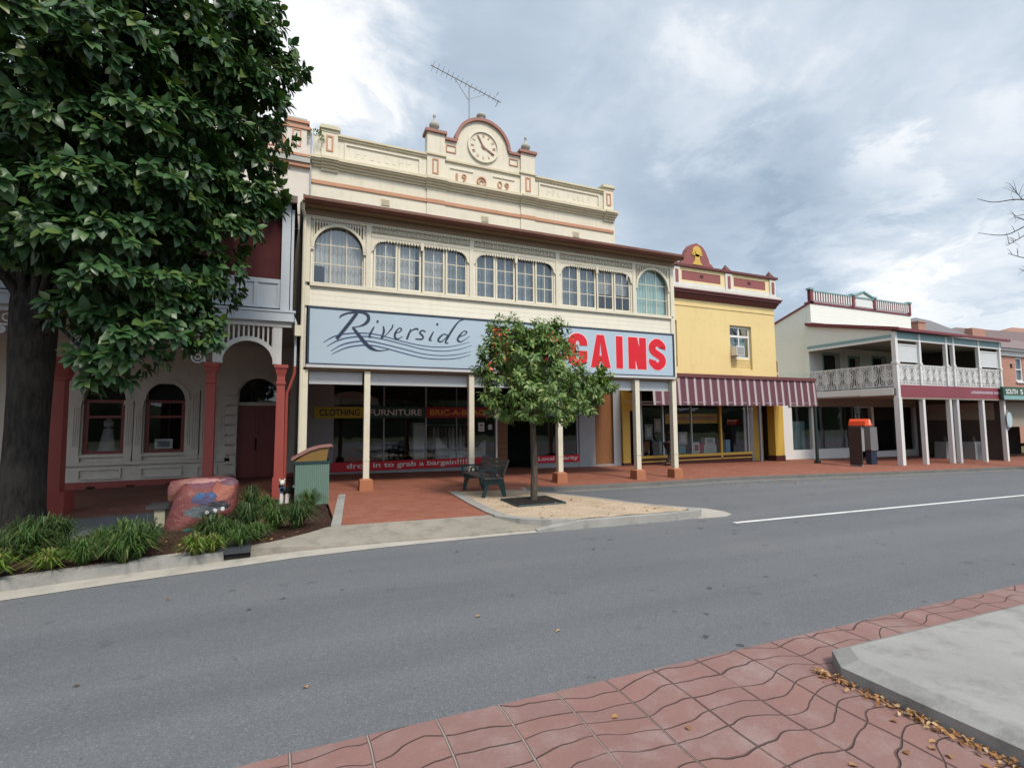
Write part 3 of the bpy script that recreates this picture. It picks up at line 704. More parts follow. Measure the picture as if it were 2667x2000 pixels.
def sash(x0, x1, z0, z1, y, nx, nz, m_f, m_g, w=.045, name='window', bld=None, rail=None):
    m = MB(); t = .022
    for a, b, c, d in ((x0,x1,z0,z0+w),(x0,x1,z1-w,z1),(x0,x0+w,z0+w,z1-w),(x1-w,x1,z0+w,z1-w)): m.box(a, b, y, y+.05, c, d)
    for k in range(1, nx): x = x0+w+(x1-x0-2*w)*k/nx; m.box(x-t/2, x+t/2, y+.012, y+.04, z0+w, z1-w)
    for k in range(1, nz): z = z0+w+(z1-z0-2*w)*k/nz; m.box(x0+w, x1-w, y+.014, y+.038, z-t/2, z+t/2)
    if rail: m.box(x0+w, x1-w, y-.004, y+.045, rail-.035, rail+.035)
    f = (bld or B).part(name, m, m_f)
    g = MB(); g.face((x0+w,y+.026,z0+w),(x1-w,y+.026,z0+w),(x1-w,y+.026,z1-w),(x0+w,y+.026,z1-w)); (bld or B).part('pane', g, m_g, f, recalc=False)
    return f
for a, b in ((1.72,4.40),(4.64,7.25),(7.50,10.19)):
    w = (b-a-.10)/4; y = VY+.05
    for k in range(4):
        x = a+.02+k*(w+.02)+(.02 if k > 1 else 0); sash(x, x+w, 5.51, 6.89, y+(.022 if k in (1, 2) else 0), 2, 3, M_creamt, M_glassU, .055)
for a, b in ((.21,1.48),(10.43,11.77)): sash(a+.005, b-.005, 5.505, 7.09, VY+.082, 3, 3, M_creamt, M_glassU, .03, 'arched_window')
# --- verandah floor and upstairs room
m = MB(); m.box(.1, 11.98, VY+.06, WY-.01, 3.22, 3.36); B.part('floor_slab', m, M_dkwall)
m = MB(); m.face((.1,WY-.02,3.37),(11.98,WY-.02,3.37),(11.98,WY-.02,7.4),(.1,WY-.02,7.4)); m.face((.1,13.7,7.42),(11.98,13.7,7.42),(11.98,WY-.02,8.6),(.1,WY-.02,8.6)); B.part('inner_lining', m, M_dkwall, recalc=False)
def drape(x0, x1, z0, z1, y, amp=.03, fold=.11):
    m = MB(); m.smooth = True; n = max(8, int((x1-x0)/.022)); p = random.random()*6
    f = lambda i: (x0+(x1-x0)*i/n, y+amp*math.sin((x1-x0)*i/n/fold*6.28+p)+amp*.5*math.sin(i*.31+p))
    for i in range(n):
        (a, c), (b, d) = f(i), f(i+1); m.face((a,c,z0),(b,d,z0),(b,d,z1),(a,c,z1))
    return m
for k, (a, b, mt, z0) in enumerate(((.16,.52,M_curt,6.0),(.50,1.5,M_curt,5.5),(1.7,2.9,M_curt,5.45),(3.0,3.9,M_curt,5.45),(3.9,4.45,M_curtd,5.5),(4.6,7.3,M_curtd,5.45),(7.5,8.8,M_curtd,5.45),(8.8,10.2,M_curt,6.1),(10.4,11.8,M_green,5.45))):
    B.part('curtain', drape(a, b, z0, 7.12, VY+.21+.02*(k % 2)), mt, recalc=False)
# --- posts to the pavement
for x, w in ((.085,.075),(1.61,.075),(4.50,.075),(7.36,.08),(10.28,.085),(11.83,.085)):
    g = G(x)+.15; m = MB(); m.box(x-w, x+w, VY-w, VY+w, g+.3 if x > .3 else g, 3.22)
    m.box(x-w-.012, x+w+.012, VY-w-.012, VY+w+.012, g+.78, g+.80)
    po = B.part('verandah_post', m, M_creamt)
    if x > .3:
        m = MB(); m.frustum(x, VY, g-.02, g+.27, w+.10, w+.10, w+.085, w+.085); m.frustum(x, VY, g+.27, g+.31, w+.085, w+.085, w+.01, w+.01); B.part('post_base', m, M_orange, po)
m = MB(); m.box(.1, 11.98, VY-.06, VY+.06, 3.222, 3.34); B.part('bearer', m, M_soff)
m = MB()
for a, b in zip(PX, PX[1:]):
    m.box(a+.10, b-.10, VY+.10, VY+.13, 2.88, 3.21)
B.part('valance', m, M_valance)
# --- ground floor shopfront (recessed under the verandah)
def sx(px, py=1130): return ax(px, py, WY)
z_r = G(4)+.15
SH = [(sx(800),sx(819)),(sx(819),sx(842))]
m = MB(); m.box(.17, 1.0, WY-.02, WY+.3, -.05, 3.2); B.part('shop_pier', m, M_greyp)
m = MB(); m.box(1.0, 7.05, WY, WY+.12, -.05, .26); m.box(8.55, 10.75, WY, WY+.12, -.15, .24)
B.part('stall_riser', m, M_greyp)
m = MB()
for x, w in ((1.03,.03),(2.75,.025),(sx(1110),.03),(sx(1190),.015),(7.03,.035),(8.57,.035),(10.70,.04)): m.box(x-w, x+w, WY+.03, WY+.11, .24, 3.2)
m.box(1.0, 7.05, WY+.032, WY+.108, 2.06, 2.12); m.box(8.55, 10.75, WY+.032, WY+.108, 2.06, 2.12)
B.part('shopfront_frame', m, M_greyp)
m = MB(); m.face((1.0,WY+.07,.26),(7.05,WY+.07,.26),(7.05,WY+.07,3.2),(1.0,WY+.07,3.2)); m.face((8.55,WY+.07,.24),(10.75,WY+.07,.24),(10.75,WY+.07,3.2),(8.55,WY+.07,3.2)); B.part('shop_window', m, M_glassS, recalc=False)
for a, b in ((10.76, sx(1550)), (sx(1598), sx(1617))): m = MB(); m.box(a, b, WY-.012, WY+.3, -.12, 3.2); B.part('grey_pier', m, M_greyp)
m = MB(); m.box(sx(1550), sx(1598), WY+.12, WY+.2, -.05, 3.2); B.part('side_door', m, M_brownp)
m = MB(); m.box(sx(1550), sx(1598), WY-.02, WY+.12, -.12, .02); B.part('door_step', m, M_conc)
m = MB()
for k in range(9): m.box(7.07, 7.52, WY+.02+.0*k, WY+.10, .1+k*.235, .1+k*.235+.225)
B.part('timber_panel', m, M_brownp)
m = MB() # shop room
m.face((.3,21.5,-.3),(12.5,21.5,-.3),(12.5,21.5,3.2),(.3,21.5,3.2)); m.face((.3,18.1,-.3),(.3,21.5,-.3),(.3,21.5,3.2),(.3,18.1,3.2)); m.face((12.5,18.3,-.3),(12.5,21.5,-.3),(12.5,21.5,3.2),(12.5,18.3,3.2))
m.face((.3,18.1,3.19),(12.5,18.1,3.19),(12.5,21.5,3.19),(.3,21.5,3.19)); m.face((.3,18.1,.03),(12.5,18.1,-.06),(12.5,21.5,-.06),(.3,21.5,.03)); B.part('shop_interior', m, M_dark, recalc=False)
m = MB(); m.box(.17, 12.75, WY+.02, WY+.3, 3.15, 3.21); B.part('lintel', m, M_dkwall)

# --- signs
def board(name, label, x0, x1, z0, z1, y, m_b, texts, th=.03, border=None, bw=.05):
    t = Thing(name, label, 'sign', ((x0+x1)/2, y, z0))
    m = MB(); m.box(x0, x1, y, y+th, z0, z1); t.part('panel', m, m_b)
    if border:
        m = MB()
        for a, b, c, d in ((x0,x1,z0,z0+bw),(x0,x1,z1-bw,z1),(x0,x0+bw,z0+bw,z1-bw),(x1-bw,x1,z0+bw,z1-bw)): m.box(a, b, y-.012, y-.0005, c, d)
        t.part('border', m, border)
    for s, a, b, c, d, mt, bold in texts:
        m = MB(); put_text(m, s, a, b, c, d, y-.0005, bold, .006); t.part('lettering', m, mt)
    return t
SY = 13.36
T = Thing('shop_sign', 'long pale blue fascia sign with Riverside script and red BARGAINS letters', 'sign', (6.0, SY, 3.38))
q0, q1 = at(805, 796, SY), at(1757, 982, SY)
x0, x1, z0, z1 = .12, ax(1755, 920, SY), q1.z, q0.z
m = MB(); m.box(x0, x1, SY, SY+.05, z0, z1); T.part('panel', m, M_signb)
m = MB()
for a, b, c, d in ((x0,x1,z0,z0+.035),(x0,x1,z1-.05,z1),(x0,x0+.05,z0+.035,z1-.05),(x1-.05,x1,z0+.035,z1-.05)): m.box(a, b, SY-.015, SY-.0005, c, d)
T.part('border', m, M_navy)
m = MB(); m.box(x0-.02, x1+.02, SY-.03, SY+.12, z0-.075, z0-.003); T.part('lower_trim', m, M_valance)
def stroke(mb, pts, y, sc_=1.0, d=.006):
    P = [at(760+.2441*a, 780+.2441*b, y) for a, b, w in pts]; Wd = [w for a, b, w in pts]
    k = .00205*sc_
    S = spline([(p.x, p.z, w*k) for p, w in zip(P, Wd)], 7)
    Lf, Rt = [], []
    for i, s_ in enumerate(S):
        t = Vector((S[min(i+1, len(S)-1)].x-S[max(i-1, 0)].x, S[min(i+1, len(S)-1)].y-S[max(i-1, 0)].y)); t = t.normalized() if t.length > 1e-7 else Vector((1, 0))
        n = Vector((-t.y, t.x))*max(.004, s_.z/2); Lf.append((s_.x+n.x, s_.y+n.y)); Rt.append((s_.x-n.x, s_.y-n.y))
    for i in range(len(S)-1): mb.prism([Lf[i], Rt[i], Rt[i+1], Lf[i+1]], y-d, y)
wav = [[(335,460,5),(440,400,15),(560,368,15),(740,358,14),(900,373,13),(1100,425,11),(1300,475,10),(1500,505,9),(1700,500,8),(1900,455,3)],
 [(375,500,5),(480,442,15),(620,405,15),(800,395,14),(1000,430,12),(1200,480,11),(1400,530,10),(1600,550,9),(1780,532,8),(1920,490,3)],
 [(415,550,5),(540,482,15),(680,450,16),(830,445,15),(1000,480,13),(1200,530,12),(1400,580,10),(1600,598,9),(1780,585,8),(1910,555,3)],
 [(425,585,5),(560,522,14),(700,492,15),(850,490,14),(1020,525,13),(1200,575,12),(1400,622,11),(1580,637,10),(1760,628,9),(1910,590,3)]]
M_wave = paint('wave_blue', (.045,.075,.16), .4, .1, 3, 0, None, .02)
for w in wav: m = MB(); stroke(m, w, SY-.001); T.part('wave_line', m, M_wave)
sts = []
for st in ([(510,195,10),(535,168,20),(600,145,20),(680,137,22),(750,138,22),(808,165,36),(818,215,42),(780,260,30),(720,285,12),(645,296,8)],
 [(650,295,26),(720,385,40),(790,470,44),(850,520,38),(925,545,14),(1035,535,4)], [(695,145,40),(640,220,40),(560,320,40),(480,418,38)],
 [(880,290,12),(848,345,24),(828,395,24),(852,402,6)], [(978,285,14),(982,345,28),(955,415,12),(1010,372,8),(1068,305,16),(1078,268,16)],
 [(1095,358,8),(1145,347,9),(1172,318,16),(1145,305,10),(1108,350,24),(1100,398,26),(1130,420,14),(1185,392,4)],
 [(1270,315,12),(1248,370,26),(1228,422,26)], [(1238,375,6),(1288,325,12),(1335,312,20),(1348,325,14)],
 [(1428,345,14),(1395,330,14),(1365,352,20),(1400,392,22),(1388,422,18),(1320,420,12)], [(1512,342,12),(1482,400,24),(1470,430,22),(1498,438,5)],
 [(1668,382,10),(1620,370,12),(1575,408,24),(1562,440,22),(1600,447,12),(1660,390,8)], [(1832,216,8),(1785,232,14),(1722,310,24),(1665,405,26),(1640,455,20),(1672,466,6)],
 [(1785,398,8),(1845,375,10),(1868,348,16),(1835,338,10),(1788,388,24),(1770,430,26),(1800,450,14),(1850,425,6),(1902,388,3)]): sts.append(st)
for grp in ((0,1,2),(3,),(4,),(5,),(6,7),(8,),(9,),(10,11),(12,)):
    m = MB()
    for i, k in enumerate(grp): stroke(m, sts[k], SY-.007-.0007*i)
    if grp[0] in (3, 9): q = at(760+.2441*(915 if grp[0] == 3 else 1552), 780+.2441*(235 if grp[0] == 3 else 265), SY); m.disc(q.x, q.z, 15*.0021, SY-.013, SY-.007, 12)
    T.part('script_letter', m, M_navy)
gl = ax(1474, 900, SY); gr = ax(1733, 930, SY); wl = (gr-gl)/4.72
zb, zt = az(1600, 959, SY), az(1600, 875, SY)
# BARGAINS: heavy condensed capitals with a pale outline
adv = {'B':1.0,'A':1.06,'R':1.0,'G':1.0,'I':.52,'N':1.02,'S':.98}
def capital(mb, ch, x0, x1, z0, z1, y, grow=0.0):
    x0, x1, z0, z1 = x0-grow, x1+grow, z0-grow, z1+grow; W_, H_ = x1-x0, z1-z0; s = min(W_, .26+2*grow) if ch == 'I' else .21*(x1-x0-2*grow)/.62+2*grow+.05
    cnt = [0]
    def P(pts): cnt[0] += 1; mb.prism([(x0+u, z0+v) for u, v in pts], y-.003-.00006*cnt[0], y)
    if ch == 'I': c = W_/2; P([(c-s/2,0),(c+s/2,0),(c+s/2,H_),(c-s/2,H_)])
    elif ch == 'N':
        P([(0,0),(s*.95,0),(s*.95,H_),(0,H_)]); P([(W_-s*.95,0),(W_,0),(W_,H_),(W_-s*.95,H_)]); P([(s*.4,H_),(s*1.25,H_),(W_-s*.4,0),(W_-s*1.25,0)])
    elif ch == 'A':
        P([(0,0),(s,0),(W_*.5+.0,H_*.80),(W_*.5,H_),(W_*.32,H_)]); P([(W_,0),(W_-s,0),(W_*.5,H_*.80),(W_*.5,H_),(W_*.68,H_)]); P([(W_*.22,H_*.17),(W_*.78,H_*.17),(W_*.7,H_*.36),(W_*.3,H_*.36)])
    else:
        if ch in 'BR': P([(0,0),(s,0),(s,H_),(0,H_)])
        def arc(cx, cz, rx, rz, a0, a1, w):
            n = 14
            for i in range(n):
                a, b = a0+(a1-a0)*i/n, a0+(a1-a0)*(i+1)/n
                P([(cx+rx*math.cos(a), cz+rz*math.sin(a)), (cx+rx*math.cos(b), cz+rz*math.sin(b)), (cx+(rx-w)*math.cos(b), cz+(rz-w*.8)*math.sin(b)), (cx+(rx-w)*math.cos(a), cz+(rz-w*.8)*math.sin(a))])
        pi = math.pi
        if ch in 'BR':
            arc(W_*.45, H_*.74, W_*.5, H_*.26, -pi/2, pi/2, s*.95); P([(s,H_-s*.76),(W_*.46,H_-s*.76),(W_*.46,H_),(s,H_)]); P([(s,H_*.48),(W_*.46,H_*.48),(W_*.46,H_*.48+s*.7),(s,H_*.48+s*.7)])
            if ch == 'B': arc(W_*.45, H_*.27, W_*.55, H_*.27, -pi/2, pi/2, s*.95); P([(s,0),(W_*.46,0),(W_*.46,s*.76),(s,s*.76)])
            else: P([(W_*.40,H_*.5),(W_*.70,H_*.5),(W_,0),(W_-s*1.05,0)])
        if ch == 'G':
            r = W_*.5; h = H_*.30
            P([(0,h),(s,h),(s,H_-h),(0,H_-h)]); arc(r, H_-h, r, h, 0.0, pi, s); arc(r, h, r, h, pi, 2*pi, s)
            P([(W_-s,h-.01),(W_,h-.01),(W_,H_*.48),(W_-s,H_*.48)]); P([(W_*.52,H_*.34),(W_-s,H_*.34),(W_-s,H_*.48),(W_*.52,H_*.48)]); P([(W_-s,H_*.64),(W_,H_*.64),(W_,H_-h),(W_-s,H_-h)])
        if ch == 'S':
            r = W_*.5; h = H_*.27
            g_ = grow; s0 = s
            S_ = spline([(W_-s/2,H_*.68,0),(W_-s/2,H_-h*.85,0),(W_*.5,H_-s*.40,0),(s/2,H_-h*.9,0),(s*.62,H_*.60,0),(W_*.5,H_*.5,0),(W_-s*.62,H_*.40,0),(W_-s/2,h*.9,0),(W_*.5,s*.40,0),(s/2,h*.85,0),(s/2,H_*.32,0)], 6)
            for i in range(len(S_)-1):
                e = []
                for q in (i, i+1):
                    t = S_[min(q+1, len(S_)-1)]-S_[max(q-1, 0)]; t.normalize(); e.append((S_[q], Vector((-t.y, t.x, 0))*(s*.5*(.82+.18*abs(t.y)))))
                (a, n0), (b, n1) = e; P([(a.x+n0.x, a.y+n0.y), (a.x-n0.x, a.y-n0.y), (b.x-n1.x, b.y-n1.y), (b.x+n1.x, b.y+n1.y)])
X = gr
for ch in reversed('BARGAINS'):
    w = adv[ch]*wl*.86; xa = X-w
    mi = MB(); capital(mi, ch, xa, X, zb, zt, SY-.0065); cp = T.part('capital_letter', mi, M_red); mo = MB(); capital(mo, ch, xa, X, zb, zt, SY-.001, .022); T.part('letter_outline', mo, M_pink, cp)
    X = xa-wl*.16*(1.3 if ch in 'IN' else .9)
# ---------------------------------------------------------------- small signs of the shop
M_yel = paint('sign_yellow', (.50,.40,.02), .5, .1, 2, .1, None, .02)
M_dgr = paint('sign_green', (.012,.055,.040), .5, .1, 2, 0, None, .02)
M_mar = paint('sign_maroon', (.27,.008,.022), .5, .1, 2, 0, None, .02)
M_blu = paint('sign_royal', (.02,.07,.25), .5, .1, 2, 0, None, .02)
M_blk = paint('sign_black', (.02,.02,.02), .5, .1, 2, 0, None, .02)
M_ylet = paint('sign_gold', (.70,.33,.02), .5, .1, 2, 0, None, .02)
Yb = WY-.06
def strip(px0, px1, name, label, mb_, s, ml, bold=.02, pad=.1, z0=2.03, z1=2.42, y=Yb):
    a, b = ax(px0, 1075, y), ax(px1, 1075, y); w = b-a
    board(name, label, a, b, z0, z1, y, mb_, [(s, a+w*pad, b-w*pad, z0+(z1-z0)*.22, z1-(z1-z0)*.22, ml, bold)])
strip(818, 950, 'trade_sign', 'yellow sign strip reading CLOTHING over the shop window', M_yel, 'CLOTHING', M_blk)
strip(951, 1107, 'trade_sign', 'dark green sign strip reading FURNITURE', M_dgr, 'FURNITURE', M_white, .012, .06)
strip(1108, 1272, 'trade_sign', 'maroon sign strip reading BRIC-A-BRAC in gold', M_mar, 'BRIC-A-BRAC', M_ylet, .02, .07)
strip(1386, 1508, 'trade_sign', 'blue sign strip reading ELECTRICAL behind the small tree', M_blu, 'ELECTRICAL', M_white, .012, .07)
a, b = ax(861, 1215, Yb), ax(1270, 1205, Yb)
board('window_banner', 'long red banner reading drop in to grab a bargain under the shop window', a, b, .20, .52, Yb, M_red,
      [('drop in to grab a bargain!!!!', ax(903, 1215, Yb), ax(1216, 1205, Yb), .25, .48, M_white, .018)], .02)
a, b = ax(1386, 1200, Yb), ax(1510, 1195, Yb)
board('window_banner', 'short red banner reading Local charity beside the small tree trunk', a, b, .20, .48, Yb, M_red,
      [('Local charity', ax(1402, 1195, Yb), ax(1505, 1195, Yb), .25, .44, M_white, .015)], .02)
# goods seen behind the shop glass
def poster(x0, x1, z0, z1, y, label, mt, mark=None):
    t = Thing('paper_notice', label, 'notice', ((x0+x1)/2, y, z0)); m = MB(); m.box(x0, x1, y, y+.006, z0, z1); t.part('sheet', m, mt)
    if mark: m = MB(); m.box(x0+(x1-x0)*.2, x1-(x1-x0)*.2, y-.004, y-.0005, z0+(z1-z0)*.55, z1-(z1-z0)*.15); m.box(x0+(x1-x0)*.15, x1-(x1-x0)*.15, y-.004, y-.0005, z0+(z1-z0)*.2, z0+(z1-z0)*.3); t.part('print', m, mark)
q = at(1255, 1112, WY); poster(q.x-.12, q.x+.12, q.z-.17, q.z+.17, WY+.058, 'white notice with dark print taped to the shop glass', M_white, M_greyp)
q = at(1278, 1112, WY); poster(q.x-.08, q.x+.08, q.z-.10, q.z+.10, WY+.059, 'small white notice to the right of the printed one', M_valance)
M_wood = paint('dark_wood', (.10,.045,.022), .4, .2, 3, 0, None, .05)
M_cloth1 = paint('white_cloth', (.60,.60,.58), .9, .1, 3, 0, None, .2)
t = Thing('white_settee', 'white settee with curved ends in the bric-a-brac window', 'settee', (5.9, 18.6, .05))
m = MB(); m.smooth = True
xa, xb = ax(1132, 1180, 18.6), ax(1262, 1180, 18.6)
m.prism([(xa,.05),(xb,.05),(xb,1.15),(xb-.12,1.15),(xb-.35,.78),(xa+.5,.78),(xa+.15,1.25),(xa,1.3)], 18.45, 18.62); m.box(xa+.02, xb-.02, 18.63, 19.1, .05, .6); t.part('frame', m, M_cloth1)
m = MB(); m.box(xa+.35, xb-.3, 18.47, 19.05, .79, .86); t.part('cushion', m, M_curt)
for k, (px, h, label) in enumerate(((1090,2.0,'tall pale cabinet standing inside the furniture window'),)):
    x = ax(px, 1140, 18.5); t = Thing('cabinet', label, 'cabinet', (x, 18.5, .05))
    m = MB(); m.box(x-.24, x+.24, 18.35, 18.8, .05, 1.85); t.part('case', m, M_greyp); m = MB(); m.box(x-.2, x+.2, 18.33, 18.348, .15, 1.75); t.part('door', m, M_valance)
t = Thing('low_table', 'low dark table with a pale cloth in the furniture window', 'table', (3.2, 19, .05))
m = MB(); m.box(2.4, 4.0, 18.6, 19.4, .60, .66); t.part('table_top', m, M_wood)
for x in (2.45, 3.9):
    for y in (18.65, 19.3): m = MB(); m.box(x, x+.06, y, y+.06, .04, .60); t.part('leg', m, M_wood)
m = MB(); m.box(2.6, 3.3, 18.58, 19.0, .665, .70); t.part('cloth', m, M_cloth1)
t = Thing('garment_rail', 'rail of hanging garments inside the bric-a-brac window', 'clothes rail', (5.6, 19.4, .05))
m = MB(); m.tube([(4.6,19.4,.05),(4.6,19.4,1.75),(6.6,19.4,1.75),(6.6,19.4,.05)], .02, 6); t.part('rail', m, M_greyp)
rr = random.Random(8)
for k in range(12):
    x = 4.72+k*.155; c = rr.choice([(.25,.22,.2),(.12,.03,.03),(.05,.06,.1),(.3,.28,.25),(.08,.08,.07)])
    m = MB(); m.prism([(x-.06,.75+rr.random()*.25),(x+.06,.72),(x+.055,1.55),(x,1.70),(x-.055,1.55)], 19.2, 19.6); t.part('garment', m, plain('garment_cloth', c, .9))
t = Thing('door_canopy_board', 'pale curved board hung inside above the clothing sign', 'board', (2.1, 18.3, 2.5))
m = MB(); xa, xb = ax(845, 1050, 18.3), ax(985, 1050, 18.3)
m.prism([(xa,2.50),(xb,2.50),(xb,2.72)]+[(xa+(xb-xa)*(1-i/10), 2.72+.25*math.sin(math.pi*i/10)) for i in range(1,10)]+[(xa,2.72)], 18.28, 18.31); t.part('panel', m, paint('dull_pink_board', (.40,.32,.30), .7, .1, 2, 0, None, .03))

# ---------------------------------------------------------------- left building (ornate terrace under the big tree)
M_lw = paint('pale_grey_render', (.66,.60,.52), .65, .1, .9, .3, (.25,.23,.2), .1, streak=.15)
M_lw2 = paint('pinkish_render', (.66,.60,.53), .65, .1, .9, .3, (.35,.3,.25), .1, streak=.2)
M_lred = paint('post_red', (.32,.066,.053), .5, .15, 1.2, .25, (.16,.05,.04), .05)
M_ddoor = paint('door_red', (.21,.032,.026), .4, .15, 2, .1, None, .05)
M_lblue = paint('balcony_grey', (.50,.55,.60), .5, .1, 1.2, .2, (.3,.3,.3), .05)
M_lwhite = paint('lace_white', (.56,.56,.54), .6, .1, 2, .3, (.3,.28,.25), .05)
M_curtm = paint('maroon_curtain', (.095,.022,.024), .9, .25, 1.6, 0, None, .1)
M_black = paint('black_trim_and_shade', (.012,.011,.010), .9, .3, 3, 0, None, .2)  # black for small parts, and for shade painted on the party wall
A = Thing('terrace_building', 'pale grey terrace building with red posts and balcony behind the large tree', 'building', (-5, WY, G(-5)))
m = MB()
W1 = (ax(213,1150,WY), ax(322,1150,WY)); W2 = (ax(374,1150,WY), ax(479,1150,WY)); D = (ax(617,1150,WY), ax(722,1150,WY))
m.wall(-13, .16, .02, 4.35, WY, WY+.3, [(W1[0],W1[1],1.02,3.1),(W2[0],W2[1],1.02,3.1),(D[0],D[1],.12,3.35)])
m.box(-13, .16, WY+.002, WY+.33, 4.35, 11.05); A.part('wall', m, M_lw)
m = MB()
for w in (W1, W2): m.spandrel(w[0], w[1], 2.62, 3.12, WY+.01, WY+.1, 12)
m.spandrel(D[0], D[1], 2.75, 3.36, WY+.03, WY+.2, 14)
for x in (W1[0]-.14, W1[1]+.12, W2[0]-.14, W2[1]+.14, D[0]-.42, D[0]-.75):
    m.box(x-.10, x+.10, WY-.08, WY-.002, .82, 2.45); m.box(x-.13, x+.13, WY-.11, WY-.001, .80, .92); m.box(x-.13, x+.13, WY-.11, WY-.001, 2.45, 2.58)
    for k in (-.05, 0, .05): m.box(x+k-.013, x+k+.013, WY-.10, WY-.081, 1.25, 2.35)
m.box(-13, D[0]-.18, WY-.10, WY-.003, .70, .80); 
for x in (-2.98, -2.72): m.box(x-.11, x+.11, WY-.13, WY-.002, .82, 2.9); m.box(x-.14, x+.14, WY-.16, WY-.001, 2.9, 3.05); m.box(x-.14, x+.14, WY-.16, WY-.0012, .805, .95); [m.box(x+q_-.012, x+q_+.012, WY-.15, WY-.131, 1.1, 2.8) for q_ in (-.06, 0, .06)]
for k in range(9): # rusticated blocks by the door
    z = .3+k*.31
    for x0, x1 in ((D[0]-.32, D[0]-.01),(D[1]+.01, D[1]+.30)): m.box(x0, x1, WY-.10, WY-.0025, z, z+.245)
for x0, x1 in ((W1[0]-.05, W1[1]-.02),(W2[0]-.05, W2[1]-.02),(-9,-7.8),(-2.9,-2.35)):
    for a, b, c, d in ((x0,x1,.30,.34),(x0,x1,.56,.60),(x0,x0+.04,.34,.56),(x1-.04,x1,.34,.56)): m.box(a, b, WY-.06, WY-.002, c, d)
for w in (W1, W2):
    m.box(w[0]-.05, w[1]+.05, WY-.09, WY+.02, .93, .995)
    m.ring((w[0]+w[1])/2, 2.62, .62, .50, WY-.05, WY-.001, 20, 0, math.pi)
m.ring((D[0]+D[1])/2, 2.75, .74, .60, WY-.05, WY-.0015, 20, 0, math.pi)
A.part('wall_moulding', m, M_lw)
m = MB(); m.box(-13, D[0]-.02, WY-.14, WY-.004, -.25, .235); m.box(D[1]+.02, .1, WY-.14, WY-.004, -.2, .25)
A.part('plinth', m, M_lred)
m = MB()
for x in (W1[0]+.3, W1[1]+.25, W2[1]-.3): m = MB(); m.box(x-.1, x+.1, WY-.147, WY-.141, .02, .11); A.part('plinth_vent', m, M_black)
for w in (W1, W2):
    f = sash(w[0]+.02, w[1]-.02, 1.02, 2.60, WY+.08, 1, 1, M_ddoor, M_glassS, .085, 'window', A, 2.1)
    m = MB(); m.prism([((w[0]+w[1])/2+.47*math.cos(math.pi*i/14), 2.61+.45*math.sin(math.pi*i/14)) for i in range(15)], WY+.12, WY+.14); A.part('arch_light', m, M_black, f)
f = MB(); f.box(D[0]+.01, D[1]-.01, WY+.12, WY+.18, .15, 2.45); dr = A.part('door', f, M_ddoor)
m = MB(); cxd = (D[0]+D[1])/2
for s_ in (-1, 1):
    for z0, z1 in ((.30,.95),(1.05,1.65),(1.75,2.32)):
        x0, x1 = sorted((cxd+s_*.08, cxd+s_*.50))
        for a, b, c, d in ((x0,x1,z0,z0+.04),(x0,x1,z1-.04,z1),(x0,x0+.04,z0+.04,z1-.04),(x1-.04,x1,z0+.04,z1-.04)): m.box(a, b, WY+.10, WY+.119, c, d)
m.box(cxd-.015, cxd+.015, WY+.095, WY+.1195, .15, 2.45); A.part('door_panel', m, M_ddoor, dr)
m = MB(); m.tube([(cxd-.06,WY+.07,1.05),(cxd-.06,WY+.07,1.35)], .018, 6); m.box(cxd-.085, cxd-.035, WY+.085, WY+.119, 1.0, 1.4); A.part('handle', m, M_black, dr)
m = MB(); m.box(D[0], D[1], WY+.06, WY+.19, 2.451, 2.56); A.part('transom', m, M_lw)
m = MB(); m.prism([(cxd+.57*math.cos(math.pi*i/16), 2.56+.72*math.sin(math.pi*i/16)) for i in range(17)], WY+.15, WY+.17); A.part('fanlight', m, M_glassS)
m = MB(); m.box(D[0]-.1, D[1]+.1, WY-.35, WY+.1, .02, .12); A.part('door_step', m, M_tile)
m = MB(); m.box(-13, .2, WY+.4, WY+4, .0, .02); m.face((-13,21.5,0),(.2,21.5,0),(.2,21.5,4.3),(-13,21.5,4.3)); m.face((-13,18.4,4.2),(.2,18.4,4.2),(.2,21.5,4.2),(-13,21.5,4.2)); A.part('interior', m, M_dark, recalc=False)
# parapet
m = MB(); m.box(-13, .12, WY-.05, WY+.36, 11.06, 12.02); m.box(-13, .12, WY-.03, WY+.0, 9.0, 11.05)
for x in (-.32, -4.2): m.box(x-.32, x+.32, WY-.12, WY+.38, 11.061, 12.2)
A.part('parapet', m, M_lw2)
m = MB(); m.box(-13, .12, WY-.16, WY+.4, 12.0, 12.10); m.box(-13, .12, WY-.24, WY-.051, 10.98, 11.07); m.box(-13, .12, WY-.16, WY-.031, 10.66, 10.78)
for x in (-.32, -4.2): m.box(x-.40, x+.40, WY-.20, WY+.42, 12.19, 12.28)
q = at(722, 365, WY)
m.ring(q.x-.35, 11.52, .62, .55, WY-.08, WY-.045, 28, 0, 2*math.pi, .45)
x = -.32
for a, b, c, d in ((x-.14,x+.14,11.35,11.40),(x-.14,x+.14,11.92,11.97),(x-.14,x-.10,11.40,11.92),(x+.10,x+.14,11.40,11.92)): m.box(a, b, WY-.14, WY-.121, c, d)
A.part('parapet_band', m, M_terra)
m = MB(); m.box(-13, .12, WY-.22, WY-.052, 10.79, 10.97)
for x in (-.32, -4.2): m.box(x-.32, x+.32, WY-.16, WY+.38, 12.285, 12.36)
A.part('parapet_coping', m, paint('grey_coping', (.40,.40,.36), .7, .2, 2, .4, None, .1))
